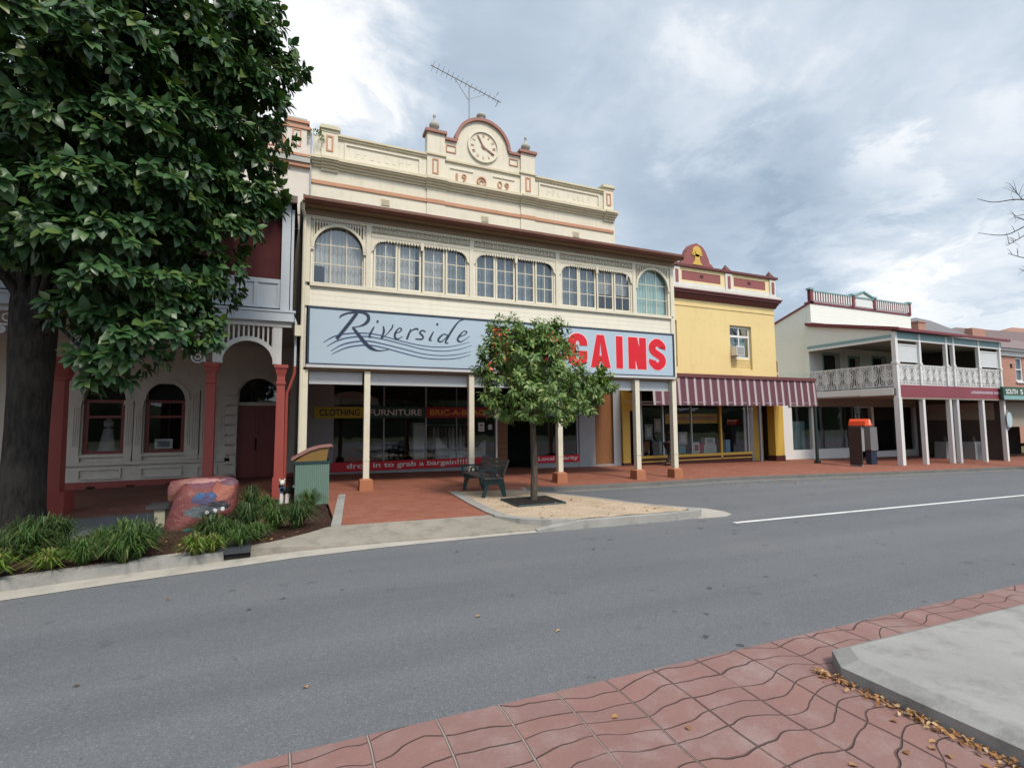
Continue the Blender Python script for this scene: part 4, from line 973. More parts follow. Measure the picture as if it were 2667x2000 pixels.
# verandah of the left building
m = MB(); m.face((-13,13.3,7.6),(-.2,13.3,7.6),(-.2,18,8.5),(-13,18,8.5)); m.box(-13, -.18, 13.25, 13.32, 7.42, 7.6); A.part('verandah_roof', m, M_roof, recalc=False)
m = MB(); m.prismx([(13.62,.1),(17.97,.1),(17.97,9.4),(13.62,7.62)], -.12, -.06); A.part('party_wall', m, M_black)  # dark side wall; its shade is put into the near-black colour
m = MB(); m.box(-13, -.25, 13.45, 17.97, 4.37, 4.5); A.part('balcony_floor', m, M_lwhite)
m = MB(); m.box(-13, -.20, 13.36, 13.50, 4.40, 4.62); m.box(-13, -.16, 13.34, 13.52, 4.625, 4.68)
for x0, x1 in ((-13,-.36),): m.box(x0, x1, 13.46, 13.54, 5.36, 5.47); m.box(x0, x1, 13.47, 13.53, 4.74, 4.80)
m.box(-13, -.4, 13.49, 13.51, 4.80, 5.36)
for k in range(18): x = -.55-k*.52; m.box(x-.045, x+.045, 13.465, 13.535, 4.80, 5.36)
A.part('balustrade', m, M_lblue)
m = MB()
for x in (-.42, -3.15, -6.0): m = MB(); m.box(x-.10, x+.10, 13.42, 13.58, 4.69, 7.45); A.part('balcony_post', m, M_lblue)
m = MB()
m.box(-.30, -.24, 13.44, 13.56, 4.69, 7.3); m.tube([(-.27,13.5,4.7),(-.15,13.5,4.4),(-.15,13.5,3.3)], .03, 6); A.part('downpipe', m, M_lblue); m = MB(); m.tube([(-.15,13.5,3.3),(-.16,13.5,3.1),(-.32,13.5,2.6),(-.32,13.46,.2)], .035, 6); A.part('lower_downpipe', m, M_lred)
for a, b in ((-3.02, -.54), (-5.85, -3.3)):
    m = drape(a, b, 5.40, 7.25, 13.62, .035, .5); A.part('curtain', m, M_curtm, recalc=False)
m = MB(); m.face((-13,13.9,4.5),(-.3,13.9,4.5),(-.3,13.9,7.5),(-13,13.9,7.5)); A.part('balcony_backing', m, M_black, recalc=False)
PR = [(-.455,.105), (-1.95,.105), (-4.74,.135), (-7.6,.135)]
for x, w in PR:
    g = G(x)+.12; m = MB(); m.frustum(x, 13.5, g+.45, 3.05, w, w, w*.86, w*.86)
    m.box(x-w*1.08, x+w*1.08, 13.5-w*1.08, 13.5+w*1.08, 2.84, 2.90); m.frustum(x, 13.5, 3.05, 3.24, w*.9, w*.9, w*1.35, w*1.35); m.box(x-w*1.5, x+w*1.5, 13.5-w*1.5, 13.5+w*1.5, 3.24, 3.32)
    big = w > .12
    if big: m.frustum(x, 13.5, 2.86, 3.26, w, w, w*2.0, w*2.0)
    k = 2.0 if big else 1.25
    m.box(x-w*k, x+w*k, 13.5-w*k, 13.5+w*k, g-.15, g+.46); A.part('red_post', m, M_lred)
m = MB()
m.box(-13, -.25, 13.44, 13.56, 4.27, 4.36)
def valarch(a, b):
    cx, r = (a+b)/2, (b-a)/2; m.ring(cx, 3.34, r+.02, r-.09, 13.45, 13.55, 24, 0, math.pi)
    n = int((b-a)/.105)
    for k in range(n+1):
        x = a+(b-a)*k/n; z = 3.34+math.sqrt(max(0, r*r-(x-cx)**2))
        m.box(x-.02, x+.02, 13.48, 13.52, z, 4.28)
    for x in (a, b): m.box(x-.10, x+.10, 13.46, 13.54, 3.325, 4.28)
valarch(-1.84, -.56)
for a, b in ((-4.6,-2.08),(-7.5,-4.9)): # cast iron scroll brackets
    m.box(a, b, 13.47, 13.53, 3.96, 4.0)
    for s_, e in ((1, a), (-1, b)):
        for cx, cz, ro in ((.16,3.45,.15),(.34,3.70,.17),(.13,3.78,.11),(.62,3.83,.12),(.85,3.87,.08)):
            m.ring(e+s_*cx, cz, ro, ro-.035, 13.475, 13.525, 16); m.ring(e+s_*cx, cz, ro*.5, ro*.5-.03, 13.48, 13.52, 10)
        m.box(min(e,e+s_*.04), max(e,e+s_*.04), 13.47, 13.53, 3.33, 3.96)
    n = int((b-a)/.2)
    for k in range(n): m.ring(a+(b-a)*(k+.5)/n, 4.13, .095, .06, 13.48, 13.52, 12); 
A.part('lace_valance', m, M_lwhite)
m = MB(); m.box(-.17, -.02, 13.3, 13.44, 4.05, 4.32); A.part('rain_head', m, M_creamt)
# things in the left windows
t = Thing('framed_picture', 'white framed picture leaning in the right arched window', 'picture', (-3.85, 18.3, 1.1))
m = MB(); a, b = ax(402,1160,18.3), ax(449,1160,18.3); m.box(a, b, 18.3, 18.33, 1.12, 1.42); t.part('frame', m, M_white); m = MB(); m.box(a+.07, b-.07, 18.295, 18.2995, 1.18, 1.36); t.part('print', m, M_curtd)
t = Thing('white_vase', 'small white vase beside the framed picture', 'vase', (-4.25, 18.32, 1.02))
m = MB(); m.smooth = True; m.lathe(ax(382,1160,18.35), 18.35, [(.05,1.02),(.09,1.10),(.08,1.18),(.03,1.24),(.04,1.28)], 12); t.part('body', m, M_white)
t = Thing('display_easel', 'pale draped display stand in the left arched window', 'display stand', (-5.3, 18.6, .6))
m = MB(); m.smooth = True; m.frustum(-5.35, 18.7, .6, 1.75, .3, .15, .1, .06); t.part('stand', m, M_curt); m = MB(); m.lathe(-5.35, 18.7, [(.03,1.75),(.12,1.82),(.13,1.95),(.05,2.05)], 10); t.part('head', m, M_curt)
# ---------------------------------------------------------------- yellow building
M_yw = paint('yellow_render', (.75,.585,.27), .65, .08, .5, .28, (.52,.37,.15), .12, streak=.16)
M_yd = paint('yellow_ochre', (.60,.40,.075), .55, .1, 1.0, .2, (.35,.2,.05), .06)
M_ym = paint('maroon_panel', (.265,.085,.080), .6, .1, 1.2, .3, (.15,.06,.06), .1)
M_ymd = paint('maroon_trim', (.135,.042,.040), .6, .15, 1.2, .3, (.08,.03,.03), .1)
M_yc = paint('pale_cornice', (.64,.62,.57), .6, .1, 1.2, .35, (.36,.34,.30), .1, streak=.2)
M_plin = paint('maroon_plinth', (.07,.018,.016), .5, .2, 2, .2, None, .05)
M_alu = plain('aluminium', (.48,.50,.52), .35, .6)
YY = 18.0
Yb_ = Thing('yellow_building', 'yellow rendered shop with maroon parapet panels and striped awning', 'building', (17.8, YY, G(17.8)))
wins = [(14.72,16.14,4.35,6.55),(19.47,20.93,4.35,6.55)]
m = MB(); m.wall(12.82, 22.62, 3.3, 8.3, YY, YY+.3, wins); m.box(12.82, 22.62, YY+.001, YY+.29, 8.3, 9.15)
m.box(22.3, 22.62, YY+.3, YY+8, -.5, 8.4); m.box(12.82, 13.1, YY+.3, YY+8, -.5, 8.4)
Yb_.part('wall', m, M_yw)
m = MB(); m.box(12.8, 22.66, YY-.03, YY-.001, 7.28, 7.36)
for w in wins: m.box(w[0]+.01, w[1]-.01, YY+.14, YY+.2, 4.35, 4.92)
for w in wins:
    for k in range(5): m.box(w[0]+.02, w[1]-.02, YY+.10, YY+.139, 4.37+k*.11, 4.37+k*.11+.08)
Yb_.part('wall_moulding', m, M_yw)
m = MB()
for z0, z1, d in ((7.78,7.86,.20),(7.86,7.96,.30),(7.96,8.02,.36)): m.box(12.75-d*.4, 22.66+d*.55, YY-d, YY-.002, z0, z1)
m.prismx([(YY-.0015,7.60),(YY-.18,7.781),(YY-.0015,7.781)], 12.75, 22.74); Yb_.part('cornice', m, M_ymd)
m = MB(); m.box(12.75, 22.80, YY-.33, YY+.32, 8.021, 8.16); m.box(12.78, 22.72, YY-.06, YY-.001, 8.16, 8.42)
PXp = [(12.85,13.2),(15.95,16.36),(19.22,19.68),(22.3,22.72)]
for a, b in PXp: m.box(a, b, YY-.10, YY+.33, 8.161, 9.12)
Yb_.part('parapet_base', m, M_yc)
m = MB()
for a, b in ((13.2,15.95),(16.36,19.22),(19.68,22.3)):
    m.box(a, b, YY-.045, YY+.001, 8.421, 8.52); m.box(a, b, YY-.045, YY+.001, 8.98, 9.14); m.box(a, a+.14, YY-.045, YY+.001, 8.52, 8.98); m.box(b-.28, b, YY-.045, YY+.001, 8.52, 8.98)
Yb_.part('panel_border', m, paint('pale_yellow', (.74,.60,.33), .6, .08, 1, .2, None, .05))
m = MB()
for a, b in ((13.34,15.67),(16.5,18.94),(19.82,22.02)): m = MB(); m.box(a, b, YY-.025, YY-.0005, 8.52, 8.98); Yb_.part('parapet_panel', m, M_ym)
for a, b in PXp: c = (a+b)/2; m = MB(); m.box(c-.08, c+.08, YY-.125, YY-.101, 8.36, 8.98); Yb_.part('pier_panel', m, M_ym)
m = MB()
for c in (14.5, 17.75, 20.9): m = MB(); m.box(c-.1, c+.1, YY-.04, YY-.026, 8.72, 8.86); Yb_.part('panel_vent', m, M_plin)
m = MB(); m.box(12.75, 22.86, YY-.16, YY+.36, 9.15, 9.26)
for c in (16.15, 19.45, 22.5): m.add([(c-.2,YY-.1,9.26),(c+.2,YY-.1,9.26),(c+.2,YY+.3,9.26),(c-.2,YY+.3,9.26),(c,YY+.1,9.62)], [(0,1,4),(1,2,4),(2,3,4),(3,0,4),(3,2,1,0)])
Yb_.part('coping', m, M_ymd)
m = MB(); c = 17.5
prof = [(-1.05,9.26),(-.98,9.42),(-.80,9.50),(-.74,9.75),(-.66,9.86),(-.56,10.08),(-.36,10.30),(0,10.42)]
m.prism([(c+x, z) for x, z in prof]+[(c-x, z) for x, z in reversed(prof[:-1])], YY-.02, YY+.28)
Yb_.part('crest', m, M_ym)
m = MB(); m.prism([(c-.30,9.34),(c+.30,9.34),(c+.16,9.55),(c+.13,9.85),(c-.13,9.85),(c-.16,9.55)], YY-.06, YY-.021); m.disc(c, 10.0, .27, YY-.06, YY-.021, 18); m.disc(c, 9.97, .13, YY-.09, YY-.061, 12)
for s_ in (-1, 1): m.ring(c+s_*.23, 9.88, .10, .05, YY-.055, YY-.0215, 12)
Yb_.part('crest_ornament', m, M_yd)
for w in wins:
    f = MB(); y = YY+.14; a, b = w[0]+.01, w[1]-.01
    for x0, x1, z0, z1 in ((a,b,4.92,5.0),(a,b,6.43,6.53),(a,a+.09,5.0,6.43),(b-.09,b,5.0,6.43),(a+.09,b-.09,5.98,6.08),((a+b)/2-.05,(a+b)/2+.05,6.08,6.43),((a+b)/2-.03,(a+b)/2+.03,5.0,5.98)): f.box(x0, x1, y, y+.06, z0, z1)
    f = Yb_.part('window', f, M_white)
    g = MB(); g.face((a,y+.03,5.0),(b,y+.03,5.0),(b,y+.03,6.45),(a,y+.03,6.45)); Yb_.part('pane', g, M_glassU, f, recalc=False)
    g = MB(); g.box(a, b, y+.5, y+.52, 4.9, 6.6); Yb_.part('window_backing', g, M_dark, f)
    Yb_.part('blind', drape(a+.02, (a+b)/2, 5.0, 6.0, y+.18, .01), M_curtd, f, recalc=False); Yb_.part('blind', drape((a+b)/2, b-.15, 5.0, 6.0, y+.17, .02), paint('pale_blind', (.40,.55,.55), .9, .1, 2, 0, None, .05), f, recalc=False)
t = Thing('air_conditioner', 'white box air conditioner in the yellow building window', 'air conditioner', (19.85, YY-.1, 5.0))
m = MB(); m.box(19.50, 20.02, YY-.35, YY+.16, 5.02, 5.46); t.part('case', m, M_white)
m = MB()
for k in range(9): m.box(19.53, 19.99, YY-.362, YY-.351, 5.06+k*.042, 5.06+k*.042+.02)
t.part('grille', m, M_greyp)
# awning
AY0, AY1 = 15.90, 15.83
m = MB(); q0 = at(1762, 978, AY0); zt, zb = az(1762, 980, AY0), az(1770, 1046, AY1)
xl, xr = 12.9, ax(2126, 1020, 15.87)
n = 60; m.m = 0
def mk_stripe():
    m, nt, b, L = new_mat('awning_stripe'); p = world_pos(nt); s = nt.nodes.new('ShaderNodeSeparateXYZ'); L(p, s.inputs[0])
    f = math_(nt, 'FRACT', math_(nt, 'DIVIDE', s.outputs[0], .43)); w = math_(nt, 'LESS_THAN', f, .26)
    pin = math_(nt, 'LESS_THAN', math_(nt, 'ABSOLUTE', math_(nt, 'SUBTRACT', math_(nt, 'ABSOLUTE', math_(nt, 'SUBTRACT', f, .13)), .19)), .012)
    c = mixc(nt, w, (.105,.032,.050), (.46,.40,.40)); c = mixc(nt, math_(nt, 'MULTIPLY', pin, .5), c, (.4,.33,.33))
    c = mixc(nt, math_(nt, 'MULTIPLY', noise_(nt, p, 2, 5, .6), .35), c, (.13,.07,.08)); L(c, b.inputs['Base Color']); b.inputs['Roughness'].default_value = .85; return m
M_strp = mk_stripe()
nz = 6
f = lambda i, j: (xl+(xr-xl)*i/n, AY0+(AY1-AY0)*j/nz+.006*math.sin(i*1.3), zt+(zb-zt)*j/nz)
for i in range(n):
    for j in range(nz): m.face(f(i,j), f(i+1,j), f(i+1,j+1), f(i,j+1))
for i in range(n): # scalloped valance
    a, b = f(i,nz), f(i+1,nz); m.face(a, b, (b[0],b[1]-.005,b[2]-.12), ((a[0]+b[0])/2,a[1]-.005,a[2]-.15), (a[0],a[1]-.005,a[2]-.12))
for x in (xl, xr): m.face((x,AY0,zt),(x,AY1,zb),(x,AY1-.005,zb-.12),(x,AY0,zb-.12))
aw = Yb_.part('awning', m, M_strp, recalc=False)
m = MB(); m.box(xl, xr, AY0-.03, YY-.001, zt+.01, zt+.12); m.box(xl, xr, AY0-.06, AY0-.031, zt-.02, zt+.13); Yb_.part('awning_roof', m, M_ymd)
m = MB(); m.tube([(xl,AY1+.02,zb-.02),(xr,AY1+.02,zb-.02)], .025, 6)
for x in (xl+.05, 17.5, xr-.05): m.tube([(x,AY1+.02,zb-.02),(x,YY-.02,zb+.05)], .02, 6)
Yb_.part('awning_frame', m, M_alu, aw)
# shopfront
gy = G(17)+.15
def yx(px, py=1120): return ax(px, py, YY)
zs0 = az(1850, 1180, YY)
m = MB(); a0 = yx(1672); a1 = yx(1955)
m.box(a0-.3, a1+.05, YY, YY+.15, gy-.35, zs0-.12); Yb_.part('stall_riser', m, M_plin)
m = MB(); m.box(a0-.3, a1+.05, YY-.03, YY+.12, zs0-.119, zs0); 
for px in (1802, 1878): x = yx(px); m.box(x-.05, x+.05, YY-.02, YY+.1, zs0-.3, 2.55) if px == 1878 else None
m.box(a0-.25, a1, YY-.02, YY-.0005, zs0-.29, zs0-.24)
Yb_.part('sill', m, M_yd)
m = MB()
for px, w in ((1672,.03),(1728,.03),(1802,.022),(1950,.05),(1982,.06)): x = yx(px); m.box(x-w, x+w, YY+.0, YY+.1, zs0 if px < 1960 else gy-.2, 3.2)
m.box(a0, a1, YY+.001, YY+.09, 2.55, 2.62); Yb_.part('window_frame', m, M_alu)
m = MB(); m.face((a0-.3,YY+.05,zs0),(a1,YY+.05,zs0),(a1,YY+.05,3.2),(a0-.3,YY+.05,3.2)); Yb_.part('shop_window', m, M_glassS, recalc=False)
m = MB()
for p0, p1 in ((1618,1637),(2013,2036)):
    a, b = yx(p0), yx(p1); m = MB(); m.box(a, b, YY-.12, YY+.3, gy-.02, 3.3); Yb_.part('yellow_pier', m, M_yd)
m = MB()
a, b = yx(1637), yx(1668); m.box(a, a+.12, YY+.1, YY+.3, gy-.1, 3.3)
m.box(yx(1622), yx(1645), YY-.14, YY+.1, 2.3, 3.1); Yb_.part('pier_capping', m, M_yd); m = MB(); m.box(yx(1985), yx(2013), YY+.6, YY+.7, gy-.1, 3.3); Yb_.part('entry_wall', m, M_yd)
m = MB()
for p0, p1 in ((1618,1637),(2013,2036)): m = MB(); m.box(yx(p0)-.02, yx(p1)+.02, YY-.14, YY+.31, gy-.4, gy-.019+.2); Yb_.part('pier_base', m, M_plin)
m = MB(); m.box(yx(1955), yx(1980), YY+.4, YY+.45, gy-.2, 2.5); Yb_.part('shop_door', m, M_alu)
m = MB(); m.face((12.9,21,-.7),(22.3,21,-.7),(22.3,21,3.3),(12.9,21,3.3)); m.face((12.9,18.3,3.25),(22.3,18.3,3.25),(22.3,21,3.25),(12.9,21,3.25)); m.face((12.9,18.2,gy-.05),(22.3,18.2,gy-.1),(22.3,21,gy-.1),(12.9,21,gy-.05)); m.face((22.25,18.35,-.7),(22.25,21,-.7),(22.25,21,3.3),(22.25,18.35,3.3))
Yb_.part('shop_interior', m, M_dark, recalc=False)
# window sign with faded red lettering strip (unreadable in the photo: plain bands only)
t = Thing('hanging_board', 'ochre board with a faded pink band hung inside the yellow shop window', 'board', (17.0, 18.5, 2.0))
y = 18.5; a, b = ax(1733,1090,y), ax(1868,1090,y); z0, z1 = az(1800,1103,y), az(1800,1078,y)
m = MB(); m.box(a, b, y, y+.03, z0, z1); t.part('panel', m, M_yd); m = MB(); m.box(a+.3, b-.05, y-.01, y-.0005, z0+(z1-z0)*.38, z0+(z1-z0)*.72); t.part('band', m, paint('faded_band', (.45,.25,.2), .6, .3, 12, .6, None, .05))
M_teal = paint('teal_card', (.12,.32,.34), .7, .15, 3, 0, None, .05); M_pic = paint('card_white', (.58,.57,.55), .7, .1, 3, 0, None, .03); M_rcard = paint('card_red', (.33,.05,.06), .7, .1, 3, 0, None, .03)
def goods(name, label, cat, px0, px1, py0, py1, y, mt, dep=.2, sub=None, grp=None):
    a, b = ax(px0, (py0+py1)/2, y), ax(px1, (py0+py1)/2, y); z0, z1 = az((px0+px1)/2, py1, y), az((px0+px1)/2, py0, y)
    t = Thing(name, label, cat, ((a+b)/2, y, z0), grp); m = MB(); m.box(a, b, y, y+dep, z0, z1); t.part('body', m, mt)
    if sub: m = MB(); w = b-a; h = z1-z0; m.box(a+w*.2, b-w*.2, y-.012, y-.0005, z0+h*.2, z1-h*.2); t.part('face', m, sub)
goods('framed_print', 'white framed red print standing in the yellow shop window', 'picture', 1806, 1822, 1152, 1180, 18.4, M_pic, .03, M_rcard)
goods('red_carton', 'red carton beside the white framed print', 'carton', 1823, 1832, 1155, 1180, 18.5, M_rcard)
goods('stacked_cartons', 'pile of white cartons in the yellow shop window', 'cartons', 1834, 1866, 1158, 1181, 18.5, M_pic, .4, M_valance)
goods('printed_box', 'smaller white box on top of the white cartons', 'box', 1836, 1862, 1140, 1157, 18.55, M_cloth1, .3, M_greyp)
goods('teal_poster', 'teal poster low in the window beside the walking person', 'poster', 1769, 1786, 1160, 1180, 18.4, M_teal, .03)
goods('grey_poster', 'grey poster above the teal one', 'poster', 1768, 1790, 1125, 1158, 18.42, M_greyp, .03, M_pic)
goods('bottle_display', 'pale blue display bottle in the right hand window', 'bottle', 1890, 1902, 1145, 1180, 18.5, paint('blue_card', (.25,.4,.55), .4, .2, 3, 0, None, .02), .15)
goods('dark_cabinet', 'dark blue cabinet in the right hand window', 'cabinet', 1922, 1946, 1110, 1178, 18.7, paint('cab_blue', (.05,.07,.12), .5, .2, 3, 0, None, .02), .4, M_navy)
goods('brown_frame', 'brown framed picture at the left end of the yellow shop window', 'picture', 1678, 1692, 1150, 1178, 18.4, M_brownp, .04)
goods('notice_sheet', 'large grey notice sheet inside the left window pane', 'notice', 1680, 1700, 1105, 1145, 18.45, M_curtd, .02, M_valance)
goods('pale_notice', 'narrow pale notice hanging beside the white mullion', 'notice', 1704, 1722, 1090, 1125, 18.45, M_greyp, .02, M_curt)
goods('teal_display_board', 'teal panel standing behind the walking person', 'panel', 1718, 1732, 1150, 1182, 18.35, M_teal, .03)
# ---------------------------------------------------------------- white building with the balcony
M_ww = paint('white_boards', (.76,.755,.70), .55, .06, .6, .12, (.5,.48,.42), boards=.16, streak=.08)
M_wt = paint('white_trim', (.72,.72,.70), .5, .07, 1.2, .12, (.5,.48,.44), .03)
M_mt = paint('maroon_line', (.19,.042,.050), .5, .12, 1.2, .15, None, .03)
M_fasc = paint('maroon_fascia', (.25,.055,.072), .45, .08, .8, .1, None, .02)
M_tl = paint('teal_paint', (.22,.37,.37), .5, .1, 1.2, .15, None, .03)
M_beig = paint('beige_inner', (.30,.265,.21), .7, .12, 1, .2, None, .05)
M_roofg = paint('grey_roof', (.15,.14,.145), .5, .15, .7, .3, (.22,.14,.11), .1, streak=.2)
M_blind = paint('grey_slats', (.50,.52,.53), .6, .08, 2, 0, None, .03, boards=.06)
M_tealg = paint('teal_blind', (.10,.17,.18), .8, .15, 1.5, 0, None, .05)
M_dgp = plain('dark_green_post', (.018,.035,.034), .4)
RY, RV = 18.5, 14.2
Wb = Thing('white_building', 'white weatherboard building with iron lace balcony and maroon fascia', 'building', (31, RY, G(31)))
xA, xB = 26.15, 35.5
gz = lambda x: G(x)+.14
m = MB(); m.wall(xA, xB, 3.0, 8.34, RY, RY+.25, [(27.0,28.3,3.4,5.5),(29.2,30.1,3.4,5.4),(31.4,32.6,3.4,5.5),(33.4,34.2,3.4,5.5)])
m.prismx([(RY+.26,2.6),(26.5,2.6),(26.5,5.6),(RY+.26,8.34)], xA, xA+.2)
m.box(23.35, xA-.01, RY, RY+5, 2.9, 4.12); Wb.part('wall', m, M_ww)
m = MB(); m.box(xA-.06, xB+.02, RY-.05, RY+.3, 8.341, 8.44)
m.add([(xA-.05,RY-.05,8.34),(xA+.25,RY-.05,8.34),(xA+.25,26.5,5.6),(xA-.05,26.5,5.6),(xA-.05,RY-.05,8.45),(xA+.25,RY-.05,8.45),(xA+.25,26.5,5.71),(xA-.05,26.5,5.71)], [(0,1,2,3),(4,7,6,5),(0,4,5,1),(1,5,6,2),(2,6,7,3),(3,7,4,0)])
m.box(xA, xB, RY-.04, RY-.001, 7.13, 7.25); Wb.part('verge_trim', m, M_mt)
# parapet balustrade
m = MB(); m.box(xA-.05, xB, RY-.02, RY+.02, 8.48, 9.02); 
n = 42
for k in range(n):
    x = xA+.3+k*(xB-xA-.6)/(n-1)
    if 29.9 < x < 31.8: continue
    m.box(x-.05, x+.05, RY-.06, RY-.021, 8.52, 9.02)
m.box(30.1, 31.6, RY-.05, RY-.0205, 8.5, 9.0); Wb.part('balustrade', m, M_wt)
m = MB(); gp = False
for k in range(n-1):
    x = xA+.3+(k+.5)*(xB-xA-.6)/(n-1)
    if 29.8 < x < 31.9: continue
    if x > 31 and not gp: Wb.part('balustrade_gaps', m, M_mt); m = MB(); gp = True
    m.box(x-.055, x+.055, RY-.03, RY-.0205, 8.52, 9.02)
Wb.part('balustrade_gaps', m, M_mt)
for x in (xA+.05, 29.85, 31.85, xB-.15): m = MB(); m.box(x-.1, x+.1, RY-.09, RY+.1, 8.44, 9.1); Wb.part('balustrade_pier', m, M_mt)
m = MB()
m = MB(); m.box(xA-.05, 29.75, RY-.08, RY+.06, 9.02, 9.09); m.box(31.95, xB, RY-.08, RY+.06, 9.02, 9.09)
for x in (xA+.05, 29.85, 31.85, xB-.15): m.box(x-.16, x+.16, RY-.13, RY+.14, 9.1, 9.2)
for (a, b), (c, d) in (((29.9,9.08),(30.85,9.40)),((30.85,9.40),(31.8,9.08))): m.prism([(a,b),(c,d),(c,d+.09),(a,b+.09)], RY-.1, RY+.08)
m.prism([(29.95,9.0),(31.75,9.0),(31.75,9.08),(29.95,9.08)], RY-.09, RY+.05); Wb.part('balustrade_cap', m, M_tl)
m = MB(); m.prism([(30.0,9.081),(31.7,9.081),(30.85,9.39)], RY-.02, RY+.02); Wb.part('pediment', m, M_wt)
m = MB(); m.face((xA+.2,RY+.25,8.3),(xB,RY+.25,8.3),(xB,26.5,5.58),(xA+.2,26.5,5.58)); Wb.part('main_roof', m, M_roofg, recalc=False)
m = MB(); n = 60
for k in range(n):
    a, b = 25.7+k*9.9/n, 25.7+(k+1)*9.9/n; z = .01 if k % 2 else -.01
    m.face((a,RV-.25,6.12+z),(b,RV-.25,6.12-z),(b,RY,7.14-z),(a,RY,7.14+z))
Wb.part('verandah_roof', m, M_roofg, recalc=False)
m = MB(); m.box(25.66, 35.65, RV-.33, RV-.2, 6.0, 6.12)
m.add([(25.62,RV-.3,6.0),(25.7,RV-.3,6.0),(25.7,RY,7.02),(25.62,RY,7.02),(25.62,RV-.3,6.15),(25.7,RV-.3,6.15),(25.7,RY,7.19),(25.62,RY,7.19)], [(0,1,2,3),(4,7,6,5),(0,4,5,1),(1,5,6,2),(2,6,7,3),(3,7,4,0)]); Wb.part('gutter', m, M_mt)
m = MB(); m.prismx([(RV+.06,5.86),(RY-.01,5.86),(RY-.01,7.0),(RV+.06,6.05)], 25.78, 25.83); Wb.part('gable_infill', m, M_ww)
m = MB(); m.box(25.84, xA-.001, RY-.001, RY+.2, -.35, 7.1)
Wb.part('side_return', m, M_ww)
m = MB(); m.box(25.72, 25.775, RV+.06, RY-.01, 5.70, 5.86); m.box(25.8, 35.3, RV-.05, RV+.03, 5.66, 5.99); Wb.part('verandah_beam', m, M_tl)
m = MB(); m.box(25.71, 25.78, RV+.06, RY-.01, 5.58, 5.699); m.box(25.8, 35.3, RV-.055, RV+.035, 5.59, 5.659); Wb.part('beam_lining', m, M_wt)
PXs = [25.82, 27.72, 29.98, 30.62, 32.98, 35.08]
for i, x in enumerate(PXs):
    w = .115 if i == 0 else .09
    m = MB(); m.box(x-w, x+w, RV-w, RV+w, gz(x)-.03, 2.86); m.box(x-w*.8, x+w*.8, RV-w*.8, RV+w*.8, 2.86, 5.98); m.box(x-w*1.1, x+w*1.1, RV-w*1.1, RV+w*1.1, 4.45, 4.55); Wb.part('verandah_post', m, M_wt)
m = MB(); m.box(25.72, 35.4, RV+.0, RY-.01, 2.95, 3.3); Wb.part('balcony_floor', m, M_beig)
m = MB(); m.box(25.70, 25.78, RV+.1, RY-.4, 3.02, 3.34); m.box(25.66, 25.7, RV+.1, RV+1.6, 2.98, 3.3); Wb.part('floor_edge', m, M_wt)
m = MB(); m.box(25.92, 35.42, RV-.09, RV-.03, 2.86, 3.46); fa = Wb.part('fascia', m, M_fasc)
rr = random.Random(4); x = 31.9 # unreadable line of pale lettering: short dashes of the height of the letters
M_lil = paint('lilac_letters', (.45,.36,.42), .5, .1, 3, 0, None, .02); m = MB()
while x < 35.2:
    w = .06+.07*rr.random(); m.box(x, x+w, RV-.096, RV-.0905, 3.12, 3.24+.03*rr.random()); x += w+.03
    if rr.random() < .15: Wb.part('faded_letters', m, M_lil, fa); m = MB(); x += .1
if m.v: Wb.part('faded_letters', m, M_lil, fa)
m = MB(); m.box(25.9, 35.42, RV-.10, RV-.02, 2.79, 2.855); Wb.part('fascia_trim', m, M_beig)
def lace(p, q, z0, z1, step=.62):
    "cast iron panel between two points in plan"
    p, q = Vector((p[0], p[1], 0)), Vector((q[0], q[1], 0)); d = q-p; ln = d.length; d.normalize(); n = max(1, round(ln/step)); w = ln/n
    t = MB(); H_ = z1-z0
    t.box(0, ln, -.02, .02, z1-.05, z1); t.box(0, ln, -.015, .015, z0, z0+.04); t.box(0, ln, -.012, .012, z0+.12, z0+.14); t.box(0, ln, -.012, .012, z1-.13, z1-.11)
    for k in range(n):
        c = w*(k+.5); zc_ = (z0+z1)/2
        t.ring(c, zc_+.02, w*.40, w*.40-.03, -.012, .012, 14, 0, 2*math.pi, 1.05); t.ring(c, zc_+.06, w*.22, w*.22-.03, -.0125, .0125, 10)
        t.ring(c, zc_-.17, w*.17, w*.17-.035, -.0115, .0115, 10)
        for s_ in (-1, 1): t.ring(c+s_*w*.5, zc_+.18, w*.15, w*.15-.03, -.011, .011, 8); t.ring(c+s_*w*.5, zc_-.16, w*.15, w*.15-.03, -.011, .011, 8)
        [t.box(c-w*.5+w*j/7-.009, c-w*.5+w*j/7+.009, -.0065, .0065, z0+.14, z1-.13) for j in range(1,7)]
        for zz_ in (-.27,-.09,.09,.27): t.ring(c-w*.25, zc_+zz_, .085, .062, -.0075, .0075, 8); t.ring(c+w*.25, zc_+zz_, .085, .062, -.0075, .0075, 8)
        t.box(c-.018, c+.018, -.0105, .0105, z0+.04, z1-.05); t.box(c-w*.5-.012, c-w*.5+.012, -.013, .013, z0+.04, z1-.05)
        for j in range(6): t.box(c-w*.5+w*(j+.5)/6-.012, c-w*.5+w*(j+.5)/6+.012, -.0095, .0095, z1-.11, z1-.05); t.box(c-w*.5+w*(j+.5)/6-.012, c-w*.5+w*(j+.5)/6+.012, -.0095, .0095, z0+.04, z0+.12)
    m = MB(); m.add([(p.x+d.x*x-d.y*y, p.y+d.y*x+d.x*y, z) for x, y, z in t.v], t.f); return m
Wb.part('iron_lace', lace((25.78, RV+.14), (25.78, RY-.05), 3.40, 4.46, .58), M_wt)
for a, b in zip(PXs, PXs[1:]): Wb.part('iron_lace', lace((a+.1, RV), (b-.1, RV), 3.47, 4.46, .58), M_wt)
